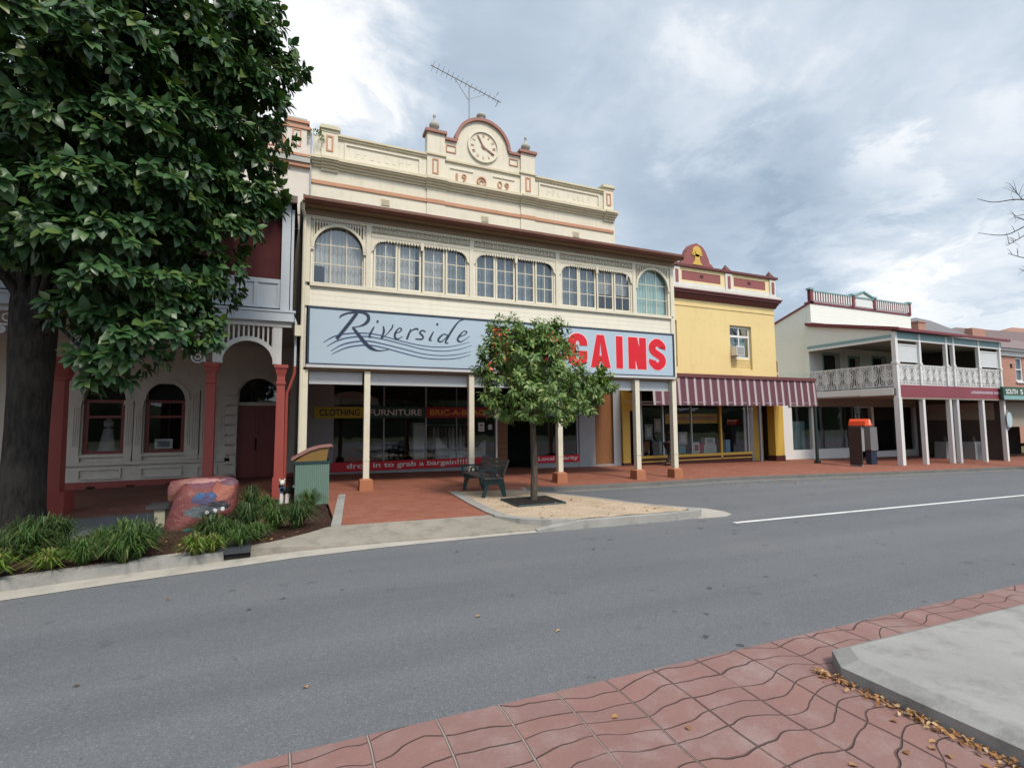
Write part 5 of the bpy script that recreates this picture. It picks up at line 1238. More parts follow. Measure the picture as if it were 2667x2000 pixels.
for a, b in ((PXs[0]+.1, PXs[1]-.09), (PXs[4]+.09, PXs[5]-.09)):
    m = MB(); m.box(a, b, RV+.02, RV+.05, 4.62, 5.36); m.box(a, b, RV-.0, RV+.07, 5.361, 5.43); m.box(a, b, RV-.0, RV+.07, 4.56, 4.619); Wb.part('slat_blind', m, M_blind)
m = MB(); m.face((xA+.05,RY-.01,3.31),(xB,RY-.01,3.31),(xB,RY-.01,3.311),(xA,RY-.01,3.311))
for a, b, c, d in ((27.0,28.3,3.4,5.5),(29.2,30.1,3.4,5.4),(31.4,32.6,3.4,5.5),(33.4,34.2,3.4,5.5)):
    f = MB(); f.box(a, b, RY+.2, RY+.24, c, d); Wb.part('balcony_door', f, M_dark)
    f = MB(); 
    for x0, x1, z0, z1 in ((a-.08,a,c,d),(b,b+.08,c,d),(a-.08,b+.08,d,d+.1)): f.box(x0, x1, RY-.03, RY-.001, z0, z1)
    Wb.part('door_frame', f, M_tl)
m = MB(); m.face((25.85,RV,5.58),(35.4,RV,5.58),(35.4,RY,5.9),(25.85,RY,5.9)); Wb.part('balcony_ceiling', m, M_beig, recalc=False)
# the closed right hand end of the verandah
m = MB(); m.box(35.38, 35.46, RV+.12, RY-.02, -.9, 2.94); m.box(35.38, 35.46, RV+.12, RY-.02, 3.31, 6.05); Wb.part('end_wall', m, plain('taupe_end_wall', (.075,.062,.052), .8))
m = MB(); m.box(35.33, 35.378, RV+.5, RY-.4, 1.75, 2.7); Wb.part('end_transom', m, M_beig)
# ground floor shopfront
m = MB(); m.wall(23.35, xB, -.9, 2.95, RY, RY+.2, [(24.25,25.95,.22,2.6),(26.15,29.5,.22,2.6),(29.9,31.0,-.6,2.5),(31.2,35.2,-.05,2.6)])
Wb.part('shopfront_wall', m, M_wt)
m = MB(); m.box(24.0, xB, RY-.06, RY-.001, 2.55, 3.0); Wb.part('shop_lintel', m, M_beig)
m = MB()
for x in (24.25, 25.95, 29.5, 31.2, 33.2): m = MB(); m.box(x-.04, x+.04, RY+.02, RY+.1, .2, 2.6); Wb.part('shop_mullion', m, M_dgp)
m = MB(); m.face((24.25,RY+.06,-.1),(35.2,RY+.06,-.1),(35.2,RY+.06,2.6),(24.25,RY+.06,2.6)); Wb.part('shop_window', m, M_glassS, recalc=False)
Wb.part('curtain', drape(24.3, 25.6, .2, 1.75, RY+.3, .03, .16), M_tealg, recalc=False)
Wb.part('curtain', drape(25.9, 29.4, .2, 1.25, RY+.34, .03, .16), plain('slate_blind', (.05,.07,.085), .8), recalc=False)
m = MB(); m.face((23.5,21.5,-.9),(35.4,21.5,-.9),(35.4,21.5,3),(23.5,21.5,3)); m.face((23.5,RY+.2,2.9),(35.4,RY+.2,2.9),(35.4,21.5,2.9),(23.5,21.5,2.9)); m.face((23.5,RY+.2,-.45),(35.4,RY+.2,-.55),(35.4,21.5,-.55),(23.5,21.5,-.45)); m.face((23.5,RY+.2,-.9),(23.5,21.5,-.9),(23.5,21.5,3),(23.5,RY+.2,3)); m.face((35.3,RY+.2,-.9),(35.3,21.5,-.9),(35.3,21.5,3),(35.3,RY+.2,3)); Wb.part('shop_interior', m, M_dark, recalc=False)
m = MB(); m.tube([(36.0-3.2,20.5,7.6),(36.0-3.2,20.5,9.7)], .035, 6); Wb.part('roof_mast', m, M_alu)
# gap between yellow and white building
t = Thing('side_fence', 'weathered brown boards with a pale brace closing the gap between the yellow and white buildings', 'fence', (23.0, 18.6, 3.9))
m = MB(); m.box(22.66, 23.34, 18.5, 18.6, -.5, 4.95); t.part('boards', m, M_brownp); m = MB(); m.prism([(22.68,4.55),(23.32,4.2),(23.32,4.3),(22.68,4.65)], 18.47, 18.499); t.part('brace', m, M_creamt)
# tables under the far end of the balcony
for px, Y, lab in ((2458, 16.6, 'left cloth covered table under the far end of the balcony'), (2532, 15.6, 'right cloth covered table under the far end of the balcony')):
    x = ax(px, 1150, Y); z1 = az(px, 1150, Y); t = Thing('display_table', lab, 'table', (x, Y, gz(x)), 'display tables under the balcony'); m = MB(); m.frustum(x, Y, gz(x)-.03, z1, .42, .3, .36, .27); t.part('cloth', m, M_curtd); m = MB(); m.box(x-.26, x-.02, Y-.15, Y+.12, z1+.001, z1+.3); m.box(x+.03, x+.2, Y-.1, Y+.12, z1+.001, z1+.18); t.part('goods', m, M_dkwall)

# ---------------------------------------------------------------- brick building at the right edge
M_rbrick = mk_brick('red_brick', (.40,.15,.095), (.50,.215,.14), (.42,.36,.31), 1.0, .24, .085, 'xz', .3, .3)
M_froof = mk_brick('roof_tiles', (.21,.16,.155), (.27,.20,.19), (.12,.10,.10), 1.0, .3, .3, 'xz', .5, .4)
M_gfas = paint('green_fascia', (.025,.085,.055), .5, .1, 2, .1, None, .02)
BY = 14.75
bxl = 35.62
def bz(px, py): return az(px, py, BY)
Bb = Thing('brick_building', 'red brick building with grey hip roof and green awning fascia at right edge', 'building', (43, BY, G(43)))
ze = bz(2650, 918); w0, w1 = ax(2645, 960, BY), ax(2663, 960, BY); wz0, wz1 = bz(2650, 993), bz(2650, 932)
ws = [(w0, w1)]+[(w0+d, w1+d) for d in (3.6, 7.2, 10.8)]
m = MB(); m.wall(bxl, 55, -1.0, ze, BY, BY+.25, [(a, b, wz0, wz1) for a, b in ws]+[(bxl+.5,46,-.6,2.1)]); m.box(bxl, bxl+.2, BY+.26, 26, -1.0, ze); Bb.part('wall', m, M_rbrick)
m = MB(); m.box(bxl-.15, 55.2, BY-.3, BY+.1, ze, ze+.12); m.box(bxl-.1, 55.1, BY-.1, BY-.002, ze-.26, ze-.01); Bb.part('eaves', m, M_wt)
m = MB()
m.face((bxl-.3,BY-.4,ze+.12),(55.4,BY-.4,ze+.12),(51,BY+5.5,ze+2.4),(40.5,BY+5.5,ze+2.4)); m.face((bxl-.3,BY-.4,ze+.12),(40.5,BY+5.5,ze+2.4),(40.5,BY+6.5,ze+2.4),(bxl-.3,BY+12,ze+.12)); Bb.part('roof', m, M_froof, recalc=False)
for x0, x1 in ws:
    m = MB(); d = (x1-x0)
    for a, b, c, e in ((x0,x1,wz0,wz0+.08),(x0,x1,wz1-.08,wz1),(x0,x0+.1,wz0+.08,wz1-.08),(x1-.1,x1,wz0+.08,wz1-.08),(x0+.1,x1-.1,(wz0+wz1)/2-.03,(wz0+wz1)/2+.03)): m.box(a, b, BY+.03, BY+.12, c, e)
    m.box(x0-.1, x1+.1, BY-.08, BY+.1, wz0-.1, wz0-.001); f = Bb.part('window', m, M_wt); m = MB(); m.box(x0+.1, x1-.1, BY+.1, BY+.11, wz0, wz1); Bb.part('pane', m, plain('window_dark', (.10,.12,.15), .1), f)
q = at(2633, 953, BY); m = MB(); m.box(q.x-.12, q.x+.12, BY-.012, BY-.001, q.z-.12, q.z+.12); Bb.part('wall_vent', m, M_black)
FY = 13.9; fz1, fz0 = az(2640, 1008, FY), az(2640, 1038, FY); fl = ax(2613, 1020, FY)
m = MB(); m.box(fl, 55, FY, FY+.12, fz0, fz1); fa = Bb.part('awning_fascia', m, M_gfas)
m = MB(); m.box(fl, 55, FY+.121, BY-.01, fz1-.15, fz1-.05); Bb.part('awning_roof', m, M_roofg)
m = MB(); m.box(fl, 55, FY-.02, FY-.001, fz0-.06, fz0+.16); Bb.part('awning_edge', m, M_tl, fa)
t0, t1 = ax(2620, 1020, FY), ax(2650, 1020, FY); tz = fz0+(fz1-fz0)*.38
m = MB(); put_text(m, 'SOUTH', t0, t1, tz, tz+.27, FY-.001, .02, .006); Bb.part('fascia_lettering', m, M_wt, fa); m = MB(); put_text(m, 'S', t1+.3, t1+.58, tz, tz+.27, FY-.001, .02, .006); Bb.part('fascia_lettering', m, M_wt, fa)
m = MB(); m.box(bxl+.3, 46.2, BY-.05, BY-.003, 1.35, 2.75); Bb.part('shop_transom', m, M_beig)
m = MB(); m.face((bxl+.3,18,-1.0),(46.5,18,-1.0),(46.5,18,2.8),(bxl+.3,18,2.8)); m.face((bxl+.3,BY+.3,-.7),(46.5,BY+.3,-.85),(46.5,18,-.85),(bxl+.3,18,-.7)); Bb.part('shop_interior', m, M_dark, recalc=False)
for x in (40.4, 45): m = MB(); m.box(x-.07, x+.07, FY+.03, FY+.11, gz(x)-.03, fz0-.001); Bb.part('awning_post', m, M_wt)
# roofs behind: a brick chimney house and an orange roofed house
Hb = Thing('rear_house', 'house behind the white building showing a grey hip roof with brick chimneys', 'house', (44, 27, -.7))
p0, p1, p2, p3 = at(2384,827,30), at(2425,836,30), at(2530,876,25), at(2300,876,25)
m = MB(); m.box(p3.x+.6, p2.x-.6, 25.6, 34, -.7, p3.z-.05); Hb.part('wall', m, M_rbrick)
m = MB(); q2, q3 = Vector((p2.x,35,p2.z)), Vector((p3.x,35,p3.z)); m.face(p3, p2, p1, p0); m.face(p2, q2, p1); m.face(q2, q3, p0, p1); m.face(q3, p3, p0); rf = Hb.part('roof', m, M_roofg, recalc=False)
for px, py, Y in ((2389,842,26.5),):
    q = at(px, py, Y); m = MB(); m.box(q.x-.55, q.x+.55, q.y-.35, q.y+.35, q.z-2.4, q.z); m.box(q.x-.62, q.x+.62, q.y-.42, q.y+.42, q.z, q.z+.12); Hb.part('chimney', m, M_rbrick, rf)
Hc = Thing('terrace_house', 'long low house with dull red roof and wide brick chimney beyond the grey hip roof', 'house', (60, 27, -1))
p0, p1, p3 = at(2490,853,33), at(2700,868,33), at(2440,880,28)
p2 = Vector((p1.x, 28, p3.z))
m = MB(); m.box(p3.x+.5, p2.x-.5, 28.5, 38, -1, p3.z-.05); Hc.part('wall', m, M_rbrick)
m = MB(); m.face(p3, p2, p1, p0); m.face(Vector((p3.x,38,p3.z)), p3, p0); rf = Hc.part('roof', m, paint('dull_red_roof', (.155,.105,.098), .7, .2, 1.5, .3, None, .2), recalc=False)
q = at(2540, 857, 30); m = MB(); m.box(q.x-1.3, q.x+1.3, 29.7, 30.4, q.z-2.5, q.z); Hc.part('chimney', m, M_rbrick, rf)
Ob = Thing('far_house', 'far house with an orange tiled roof peeping out at the right edge', 'house', (75, 40, -1))
M_otile = paint('orange_tiles', (.30,.15,.10), .7, .2, 1.5, .3, None, .2)
p0, p1, p3 = at(2636,853,44), at(2750,862,44), at(2596,882,40); p2 = Vector((p1.x+3, 40, p3.z))
m = MB(); m.box(p3.x+.5, p2.x-.5, 40.5, 48, -1, p3.z-.05); Ob.part('wall', m, M_rbrick); m = MB(); m.face(p3, p2, p1, p0); m.face(Vector((p3.x,48,p3.z)), p3, p0); Ob.part('roof', m, M_otile, recalc=False)
# ---------------------------------------------------------------- street furniture
# bench: slatted timber seat on dark green cast ends, seen from its end
M_bslat = paint('weathered_slats', (.115,.095,.085), .65, .25, 4, .3, (.22,.20,.18), .2)
M_bgreen = plain('bench_green', (.012,.040,.040), .4)
T = Thing('park_bench', 'dark green cast iron bench with weathered slats beside the gravel bed', 'bench', (4.27, 11.9, G(4.27)+.15))
g = G(4.27)+.155
# the bench runs along y; it faces the shops on its left (-x side is the seat front)
for y in (11.15, 12.65):
    m = MB()
    m.prism([(3.98,g),(4.06,g),(4.15,g+.30),(4.42,g+.30),(4.52,g),(4.60,g),(4.53,g+.44),(4.68,g+.84),(4.62,g+.86),(4.46,g+.47),(4.04,g+.43),(4.0,g+.36),(4.07,g+.32)], y-.025, y+.025)
    m.prism([(3.94,g+.62),(4.52,g+.64),(4.52,g+.68),(3.94,g+.665),(3.90,g+.60)], y-.03, y+.03); m.box(3.96, 4.0, y-.022, y+.022, g+.38, g+.62); m.ring(4.28, g+.53, .085, .05, y-.018, y+.018, 12)
    T.part('end_frame', m, M_bgreen)
for k in range(5): m = MB(); x = 4.01+k*.095; m.box(x, x+.08, 11.0, 12.8, g+.445, g+.475); T.part('seat_slat', m, M_bslat)
for k in range(4):
    m = MB(); z = g+.52+k*.095; x = 4.51+k*.034; m.add([(x-.04+dx*.033+dz*.03,y,z-dx*.01+dz*.08) for dz in (0,1) for y in (11.0,12.8) for dx in (0,1)], [(0,2,3,1),(4,5,7,6),(0,1,5,4),(2,6,7,3),(0,4,6,2),(1,3,7,5)]); T.part('back_slat', m, M_bslat)
# tree grate with leaf litter
M_iron = mk_loose('grate_soil', [(.018,.016,.015), (.03,.026,.024), (.05,.035,.03), (.022,.02,.02)], 45, .9, 1.0, .03)
T = Thing('tree_grate', 'square black tree grate round the small tree trunk', 'tree grate', (4.87, 10.2, G(4.87)+.15))
m = MB(); cs = [(4.28,10.68),(4.26,9.66),(5.45,9.74),(5.48,10.80)]
m.face(*[(x, y, G(x)+.176) for x, y in cs]); T.part('soil', m, M_iron, recalc=False)
m = MB()
for (a, b), (c, d) in zip(cs, cs[1:]+cs[:1]):
    m.tube([(a,b,G(a)+.175),(c,d,G(c)+.175)], .022, 5)
T.part('frame', m, M_bgreen)
# green corrugated bin shelter
M_cgreen = paint('bin_green', (.145,.225,.185), .5, .08, 1.2, .15, (.12,.15,.13), .03, streak=.15)
M_lid = paint('bin_lid_ochre', (.20,.115,.028), .5, .2, 2, .2, None, .05)
M_lidr = paint('bin_rim_pink', (.30,.15,.13), .5, .1, 2, .2, None, .05)
bx0, bx1, by0, by1, g = ax(768,1250,11.5), ax(857,1250,11.5), 11.5, 12.2, G(.3)+.15
T = Thing('bin_shelter', 'green ribbed bin shelter with curved ochre lid standing in the garden', 'bin shelter', ((bx0+bx1)/2, 11.85, g))
m = MB(); n = 36
zt = az(810, 1205, 11.5)
for s_ in range(2):
    for k in range(n):
        x = bx0+(bx1-bx0)*k/n; x2 = bx0+(bx1-bx0)*(k+1)/n; d0 = .012 if k % 2 else 0; d1 = 0 if k % 2 else .012; y = by0 if s_ == 0 else by1
        m.face((x,y-d0,g),(x2,y-d1,g),(x2,y-d1,zt),(x,y-d0,zt))
for x in (bx0, bx1): m.face((x,by0,g),(x,by1,g),(x,by1,zt),(x,by0,zt))
T.part('body', m, M_cgreen, recalc=False)
m = MB(); m.box(bx0-.02, bx1+.02, by0-.03, by1+.02, zt-.015, zt+.035); T.part('rim', m, M_bgreen)
m = MB(); w = bx1-bx0; zl = zt+.036
pr = [(bx0-.02, zl), (bx1-.06, zl), (bx1-.02, zl+.28), (bx0+w*.7, zl+.26), (bx0+w*.4, zl+.20), (bx0+w*.15, zl+.10)]
m.prism(pr, by0-.01, by1); T.part('lid', m, M_lid)
m = MB(); top = [(bx0-.08, zl+.02), (bx0+w*.12, zl+.11), (bx0+w*.4, zl+.215), (bx0+w*.7, zl+.275), (bx1+.06, zl+.30), (bx1+.05, zl+.23)]
for (a, b), (c, d) in zip(top, top[1:]): m.prism([(a,b),(c,d),(c,d+.03),(a,b+.03)], by0-.05, by1+.04)
T.part('lid_rim', m, M_lidr)
# painted concrete seat: bulging coloured end block with a dark slab bench behind
def mk_mural():
    m, nt, b, L = new_mat('painted_mural'); p = world_pos(nt)
    n0 = noise_(nt, p, 2.2, 4, .6, .8)
    c = mixc(nt, n0, (.11,.026,.026), (.21,.055,.048))
    s = nt.nodes.new('ShaderNodeSeparateXYZ'); L(p, s.inputs[0]); x, z = s.outputs[0], s.outputs[2]
    def blob(cx, cz, rx, rz, col, c, jag=.5, sc_=5):
        dx = math_(nt, 'DIVIDE', math_(nt, 'SUBTRACT', x, cx), rx); dz = math_(nt, 'DIVIDE', math_(nt, 'SUBTRACT', z, cz), rz)
        d = math_(nt, 'ADD', math_(nt, 'MULTIPLY', dx, dx), math_(nt, 'MULTIPLY', dz, dz))
        d = math_(nt, 'ADD', d, math_(nt, 'MULTIPLY', math_(nt, 'SUBTRACT', noise_(nt, p, sc_, 3), .5), jag*4))
        return mixc(nt, math_(nt, 'LESS_THAN', d, 1.0), c, col)
    c = blob(MUX+.30, .75, .17, .16, (.30,.095,.062), c, .4)
    c = blob(MUX+.38, .88, .16, .06, (.13,.065,.09), c, .6, 9)
    c = blob(MUX-.02, .85, .22, .05, (.15,.055,.075), c, .8, 12)
    c = blob(MUX-.02, .90, .3, .03, (.42,.22,.21), c, .8, 14)
    c = blob(MUX+.06, .63, .18, .10, (.05,.045,.11), c, .5, 7)
    c = blob(MUX-.02, .68, .06, .05, (.02,.085,.20), c, .4, 9); c = blob(MUX+.15, .68, .045, .045, (.02,.085,.20), c, .4, 9)
    c = blob(MUX+.24, .50, .20, .07, (.012,.013,.02), c, .6, 8)
    c = blob(MUX+.04, .42, .25, .10, (.085,.105,.115), c, .6, 8)
    c = blob(MUX-.16, .12, .12, .05, (.08,.30,.27), c, .6, 10)
    for k, (dx, dz) in enumerate(((.10,.40),(.22,.43),(.33,.45))): c = blob(MUX+dx, dz, .03, .035, (.60,.60,.60), c, .1)
    c = mixc(nt, math_(nt, 'MULTIPLY', ramp(nt, noise_(nt, p, 9, 5, .7), [(.55, 0.0), (.75, 1.0)]), .35), c, (.45,.30,.27))
    L(c, b.inputs['Base Color']); b.inputs['Roughness'].default_value = .42; b.inputs['Specular IOR Level'].default_value = .5; bump(nt, b, noise_(nt, p, 11, 8, .7), 1.0, .04); return m
MY = 10.0
MUX = (ax(430,1330,MY)+ax(620,1330,MY))/2
M_mur = mk_mural()
g = G(MUX)+.12
T = Thing('painted_seat', 'red painted concrete seat with colourful mural end in the garden', 'seat', (MUX, MY, g))
# outline of the end block in photo pixels on its own plane, then given real thickness and a rounded face
ol = [(432,1403),(428,1375),(440,1340),(455,1300),(470,1275),(490,1256),(545,1247),(595,1246),(613,1252),(619,1262),(618,1295),(614,1325),(598,1345),(560,1352),(535,1372),(520,1405)]
P2 = [(at(px,py,MY).x, max(g-.05, at(px,py,MY).z)) for px, py in ol]
cx_, cz_ = sum(p[0] for p in P2)/len(P2), sum(p[1] for p in P2)/len(P2)
m = MB(); m.smooth = True
loop = [p for p in spline([(x, z, 0) for x, z in P2]+[(P2[0][0], P2[0][1], 0)], 4)][:-1]; K = len(loop)
def lay(s_, y): return [(cx_+(p.x-cx_)*s_, y(p), cz_+(p.y-cz_)*s_) for p in loop]
fold = lambda p: .10*math.sin((p.x-cx_)*7+1)+.22*(p.y-cz_)
lays = [lay(.35, lambda p: MY-.22+fold(p)*.4), lay(.7, lambda p: MY-.17+fold(p)*.7), lay(.92, lambda p: MY-.08+fold(p)), lay(1.0, lambda p: MY+.02+fold(p)), lay(1.0, lambda p: MY+.22+fold(p)), lay(.9, lambda p: MY+.33+fold(p))]
vs = [v for l in lays for v in l]; fs = []
for i in range(len(lays)-1):
    for j in range(K): fs.append((i*K+j, i*K+(j+1) % K, (i+1)*K+(j+1) % K, (i+1)*K+j))
fs.append(list(range(K))); fs.append(list(range((len(lays)-1)*K, len(lays)*K))); m.add(vs, fs); T.part('end_block', m, M_mur)
m = MB(); m.smooth = True
bk = [(438,1272),(446,1254),(470,1250),(500,1246),(560,1246),(545,1262),(490,1275),(470,1300),(460,1318),(446,1316),(438,1298)]
P3 = [(at(px,py,MY+.4).x, at(px,py,MY+.4).z) for px, py in bk]; m.prism(P3, MY+.36, MY+.62)
M_mur2 = paint('mural_back', (.22,.075,.075), .5, .4, 5, .8, (.36,.25,.10), .3)
T.part('back_block', m, M_mur2)
sy = 10.9; xa, xb = ax(390,1300,sy), ax(470,1300,sy); zz = az(420,1312,sy)
m = MB(); m.box(xa, xb, sy-.25, sy+.25, zz-.06, zz); T.part('seat_slab', m, paint('dark_slab', (.06,.06,.058), .6, .2, 3, .2, None, .1))
m = MB(); m.box(xa+.12, xa+.28, sy-.2, sy+.2, g-.05, zz-.061); T.part('seat_leg', m, paint('cream_leg', (.40,.37,.27), .7, .15, 3, .4, None, .1))
# small black, white and blue ornament between post and bin shelter
oy = 12.1; ox = ax(748, 1280, oy); g = G(ox)+.15
T = Thing('garden_ornament', 'small black white and blue animal ornament between red post and green bin shelter', 'ornament', (ox, oy, g))
ozb, ozt = g-.02, az(748, 1246, oy)
hgt = ozt-ozb
m = MB(); m.smooth = True
m.tube([(ox-.13,oy,ozb+hgt*.42),(ox-.05,oy,ozb+hgt*.5),(ox+.06,oy,ozb+hgt*.52),(ox+.13,oy,ozb+hgt*.5)], [.04,.075,.08,.05], 10); m.tube([(ox-.10,oy,ozb+hgt*.5),(ox-.13,oy-.02,ozb+hgt*.72),(ox-.11,oy-.04,ozb+hgt*.86)], [.05,.045,.03], 8); T.part('body', m, M_black)
m = MB(); m.smooth = True; m.lathe(ox-.10, oy-.03, [(.0,ozb+hgt*.72),(.05,ozb+hgt*.76),(.055,ozb+hgt*.86),(.035,ozb+hgt*.94),(.0,ozb+hgt*.97)], 10); m.tube([(ox-.15,oy,ozb+hgt*.9),(ox-.155,oy,ozb+hgt*1.0)], [.02,.008], 6); m.tube([(ox-.06,oy,ozb+hgt*.9),(ox-.05,oy,ozb+hgt*1.0)], [.02,.008], 6); T.part('head', m, M_white)
for dx in (-.11, .0, .10): m = MB(); m.tube([(ox+dx,oy-.02,ozb+hgt*.46),(ox+dx*1.05,oy-.02,ozb)], [.035,.045], 8); T.part('leg', m, M_white if dx < .05 else M_black)
m = MB(); m.ring(ox-.10, ozb+hgt*.56, .07, .045, oy-.06, oy+.06, 12); T.part('collar', m, paint('ornament_blue', (.06,.13,.22), .4, .1, 3, 0, None, .02))
m = MB(); m.smooth = True; m.lathe(ox+.14, oy-.03, [(0,ozb+hgt*.60),(.035,ozb+hgt*.63),(.04,ozb+hgt*.69),(0,ozb+hgt*.74)], 8); T.part('tail_tuft', m, M_white)
# kerb inlet
T = Thing('drain_inlet', 'black steel kerb inlet below the garden', 'drain', (-.76, 8.0, 0))
x0, x1, y0 = -.93, -.60, KF(-.8)
m = MB(); m.prismx([(y0-.02,.155),(y0-.02,.085),(y0+.03,.085),(y0+.03,.12),(y0+.26,.13),(y0+.26,.172),(y0+.03,.17)], x0, x1); T.part('lintel', m, plain('inlet_steel', (.06,.068,.075), .45, .3))
m = MB(); m.box(x0+.01, x1-.01, y0+.02, y0+.22, -.06, .084); T.part('opening', m, M_black)
m = MB(); m.box((x0+x1)/2-.006, (x0+x1)/2+.006, y0-.0, y0+.2, .1715, .175); T.part('seam', m, M_black)
# thin street sign behind the bench
sx_, sy_ = 5.98, 15.2
T = Thing('street_sign', 'thin grey pole with a small white sign behind the bench', 'street sign', (sx_, sy_, G(6)+.15))
sx_ = ax(1293, 1150, sy_); T.o.location.x = sx_; T.loc.x = sx_
m = MB(); m.tube([(sx_,sy_,G(6)+.13),(sx_,sy_,az(1293,1062,sy_))], .03, 8); T.part('pole', m, M_alu)
m = MB(); z1, z0 = az(1295,1062,sy_), az(1295,1088,sy_); m.box(sx_-.10, sx_+.12, sy_-.05, sy_-.035, z0, z1); T.part('sign_plate', m, M_white)
# litter bin with orange hood on the far footpath
ly = 14.5; lx = ax(2228, 1160, ly); g = gz(lx)
M_lbr = paint('bin_brown', (.060,.042,.036), .6, .2, 3, .2, None, .1)
M_or = paint('bin_orange', (.82,.085,.022), .4, .05, 2, 0, None, .02)
T = Thing('litter_bin', 'brown litter bin with bright orange hood on the far footpath', 'litter bin', (lx, ly, g))
xa, xb = ax(2211, 1160, ly+.26), ax(2246, 1160, ly-.30); zt = az(2228, 1111, ly); w = (xb-xa)/2; lx = (xa+xb)/2
m = MB()
for k in range(4): x = xa+k*w/2; m.box(x, x+w/2-.02, ly-.30, ly-.26, g+.1, zt)
m.box(xa, xb-.02, ly-.259, ly+.26, g+.08, zt-.01); T.part('body', m, M_lbr)
m = MB(); m.box(xa+.03, xb+.03, ly-.27, ly+.27, g-.02, g+.08); T.part('base', m, M_conc)
h0, h1 = ax(2209, 1100, ly+.36), ax(2273, 1100, ly-.36); zh = az(2240, 1092, ly); hh = zh-zt-.02
m = MB(); m.prism([(h0,zt+.04),(h1,zt+.04),(h1-.12,zt+.04+hh*.6),(h1-.22,zt+.04+hh),(h0+.14,zt+.04+hh),(h0+.05,zt+.04+hh*.65)], ly-.36, ly+.36); T.part('hood', m, M_or)
m = MB(); m.box(h0+.28, h0+.40, ly-.366, ly-.361, zt+.07, zt+hh); T.part('hood_stripe', m, paint('pale_stripe', (.8,.45,.3), .5, .05, 2, 0, None, .02))
m = MB(); m.box(h0-.06, h1+.06, ly-.38, ly+.38, zt, zt+.04); T.part('hood_plate', m, M_bgreen)
m = MB(); m.box(xb+.01, xb+.2, ly-.28, ly+.26, az(2250,1173,ly), zt-.005); T.part('side_panel', m, paint('grey_panel', (.26,.26,.25), .5, .1, 3, .2, None, .03))
px_, py_ = 24.35, 15.0; g = gz(px_)
T = Thing('meter_box', 'grey round cornered meter cabinet on a dark leg behind the orange bin', 'cabinet', (px_, py_, g))
px_ = ax(2267, 1140, py_); T.o.location.x = px_; T.loc.x = px_
m = MB(); z0, z1 = az(2267,1173,py_), az(2267,1112,py_); m.prism([(px_-.25,z0+.06),(px_-.19,z0),(px_+.24,z0),(px_+.3,z0+.06),(px_+.26,z1),(px_-.25,z1)], py_-.15, py_+.2); T.part('case', m, plain('cabinet_grey', (.17,.17,.175), .5)); m = MB(); m.box(px_-.18, px_+.25, py_-.1, py_+.15, g-.02, z0-.001); T.part('leg', m, M_navy)
py_ = 15.6; px_ = ax(2233, 1080, py_); g = gz(px_)
T = Thing('lamp_bollard', 'dark post with a finned lantern head behind the orange bin', 'lamp post', (px_, py_, g))
m = MB(); m.tube([(px_,py_,g-.02),(px_,py_,az(2233,1075,py_))], .06, 8); T.part('post', m, M_dgp); m = MB()
z = az(2233,1078,py_)
for k in range(4): m.lathe(px_, py_, [(.08,z+k*.1),(.14,z+k*.1+.02),(.14,z+k*.1+.05),(.08,z+k*.1+.07)], 10)
T.part('lantern', m, M_dgp)
py_ = 16.3; px_ = ax(2126, 1140, py_); g = gz(px_)
T = Thing('steel_post', 'thin dark green post at the right end of the striped awning', 'post', (px_, py_, g))
m = MB(); m.tube([(px_,py_,g-.02),(px_,py_,2.5)], .075, 8); T.part('shaft', m, M_dgp); m = MB(); m.box(px_-.1, px_+.1, py_-.1, py_+.1, g-.02, g+.12); T.part('foot', m, M_dgp)
px_, py_ = 35.0, RV-.2; z = 1.75
T = Thing('post_sign', 'small pale blue sign fixed to the last white verandah post', 'sign', (35.15, py_, z)); m = MB(); m.disc(35.2, 1.75, .28, py_, py_+.02, 16, 1.5); T.part('plate', m, paint('pale_blue_sign', (.40,.52,.56), .5, .1, 3, .1, None, .02)); m = MB(); m.tube([(35.08,py_+.03,1.2),(35.08,py_+.03,2.3)], .02, 6); T.part('bracket', m, M_alu)
# TV antenna behind the parapet
ay = 18.8; t0 = at(1222, 232, ay); l0, r0 = at(1122, 170, ay), at(1305, 268, ay)
T = Thing('tv_antenna', 'long thin television antenna on a mast behind the clock parapet', 'antenna', (t0.x, ay, 12))
m = MB(); m.tube([(t0.x,ay,11.5),(t0.x,ay,t0.z+.1)], .028, 6); T.part('mast', m, M_greyp)
m = MB(); m.tube([l0, r0], .022, 6); mid = l0.lerp(t0, .62); m.tube([mid+Vector((0,0,.05)), (t0.x,ay,t0.z-.55)], .014, 5); m.tube([(t0.x,ay,t0.z-.45), t0.lerp(r0, .45)], .01, 5); T.part('boom', m, M_greyp)
m = MB()
for k in range(15):
    c = l0.lerp(r0, .03+.066*k); h = .34-.015*k; d = Vector((.10*h,1,.04))*h; m.tube([c-d, c+d], .008, 4)
for dz in (.22, -.2): c = l0.lerp(r0, .90); m.tube([c, c+Vector((.12,.0,dz))], .01, 4); m.tube([c+Vector((.12,-.2,dz)), c+Vector((.12,.2,dz))], .012, 4)
T.part('elements', m, M_greyp)
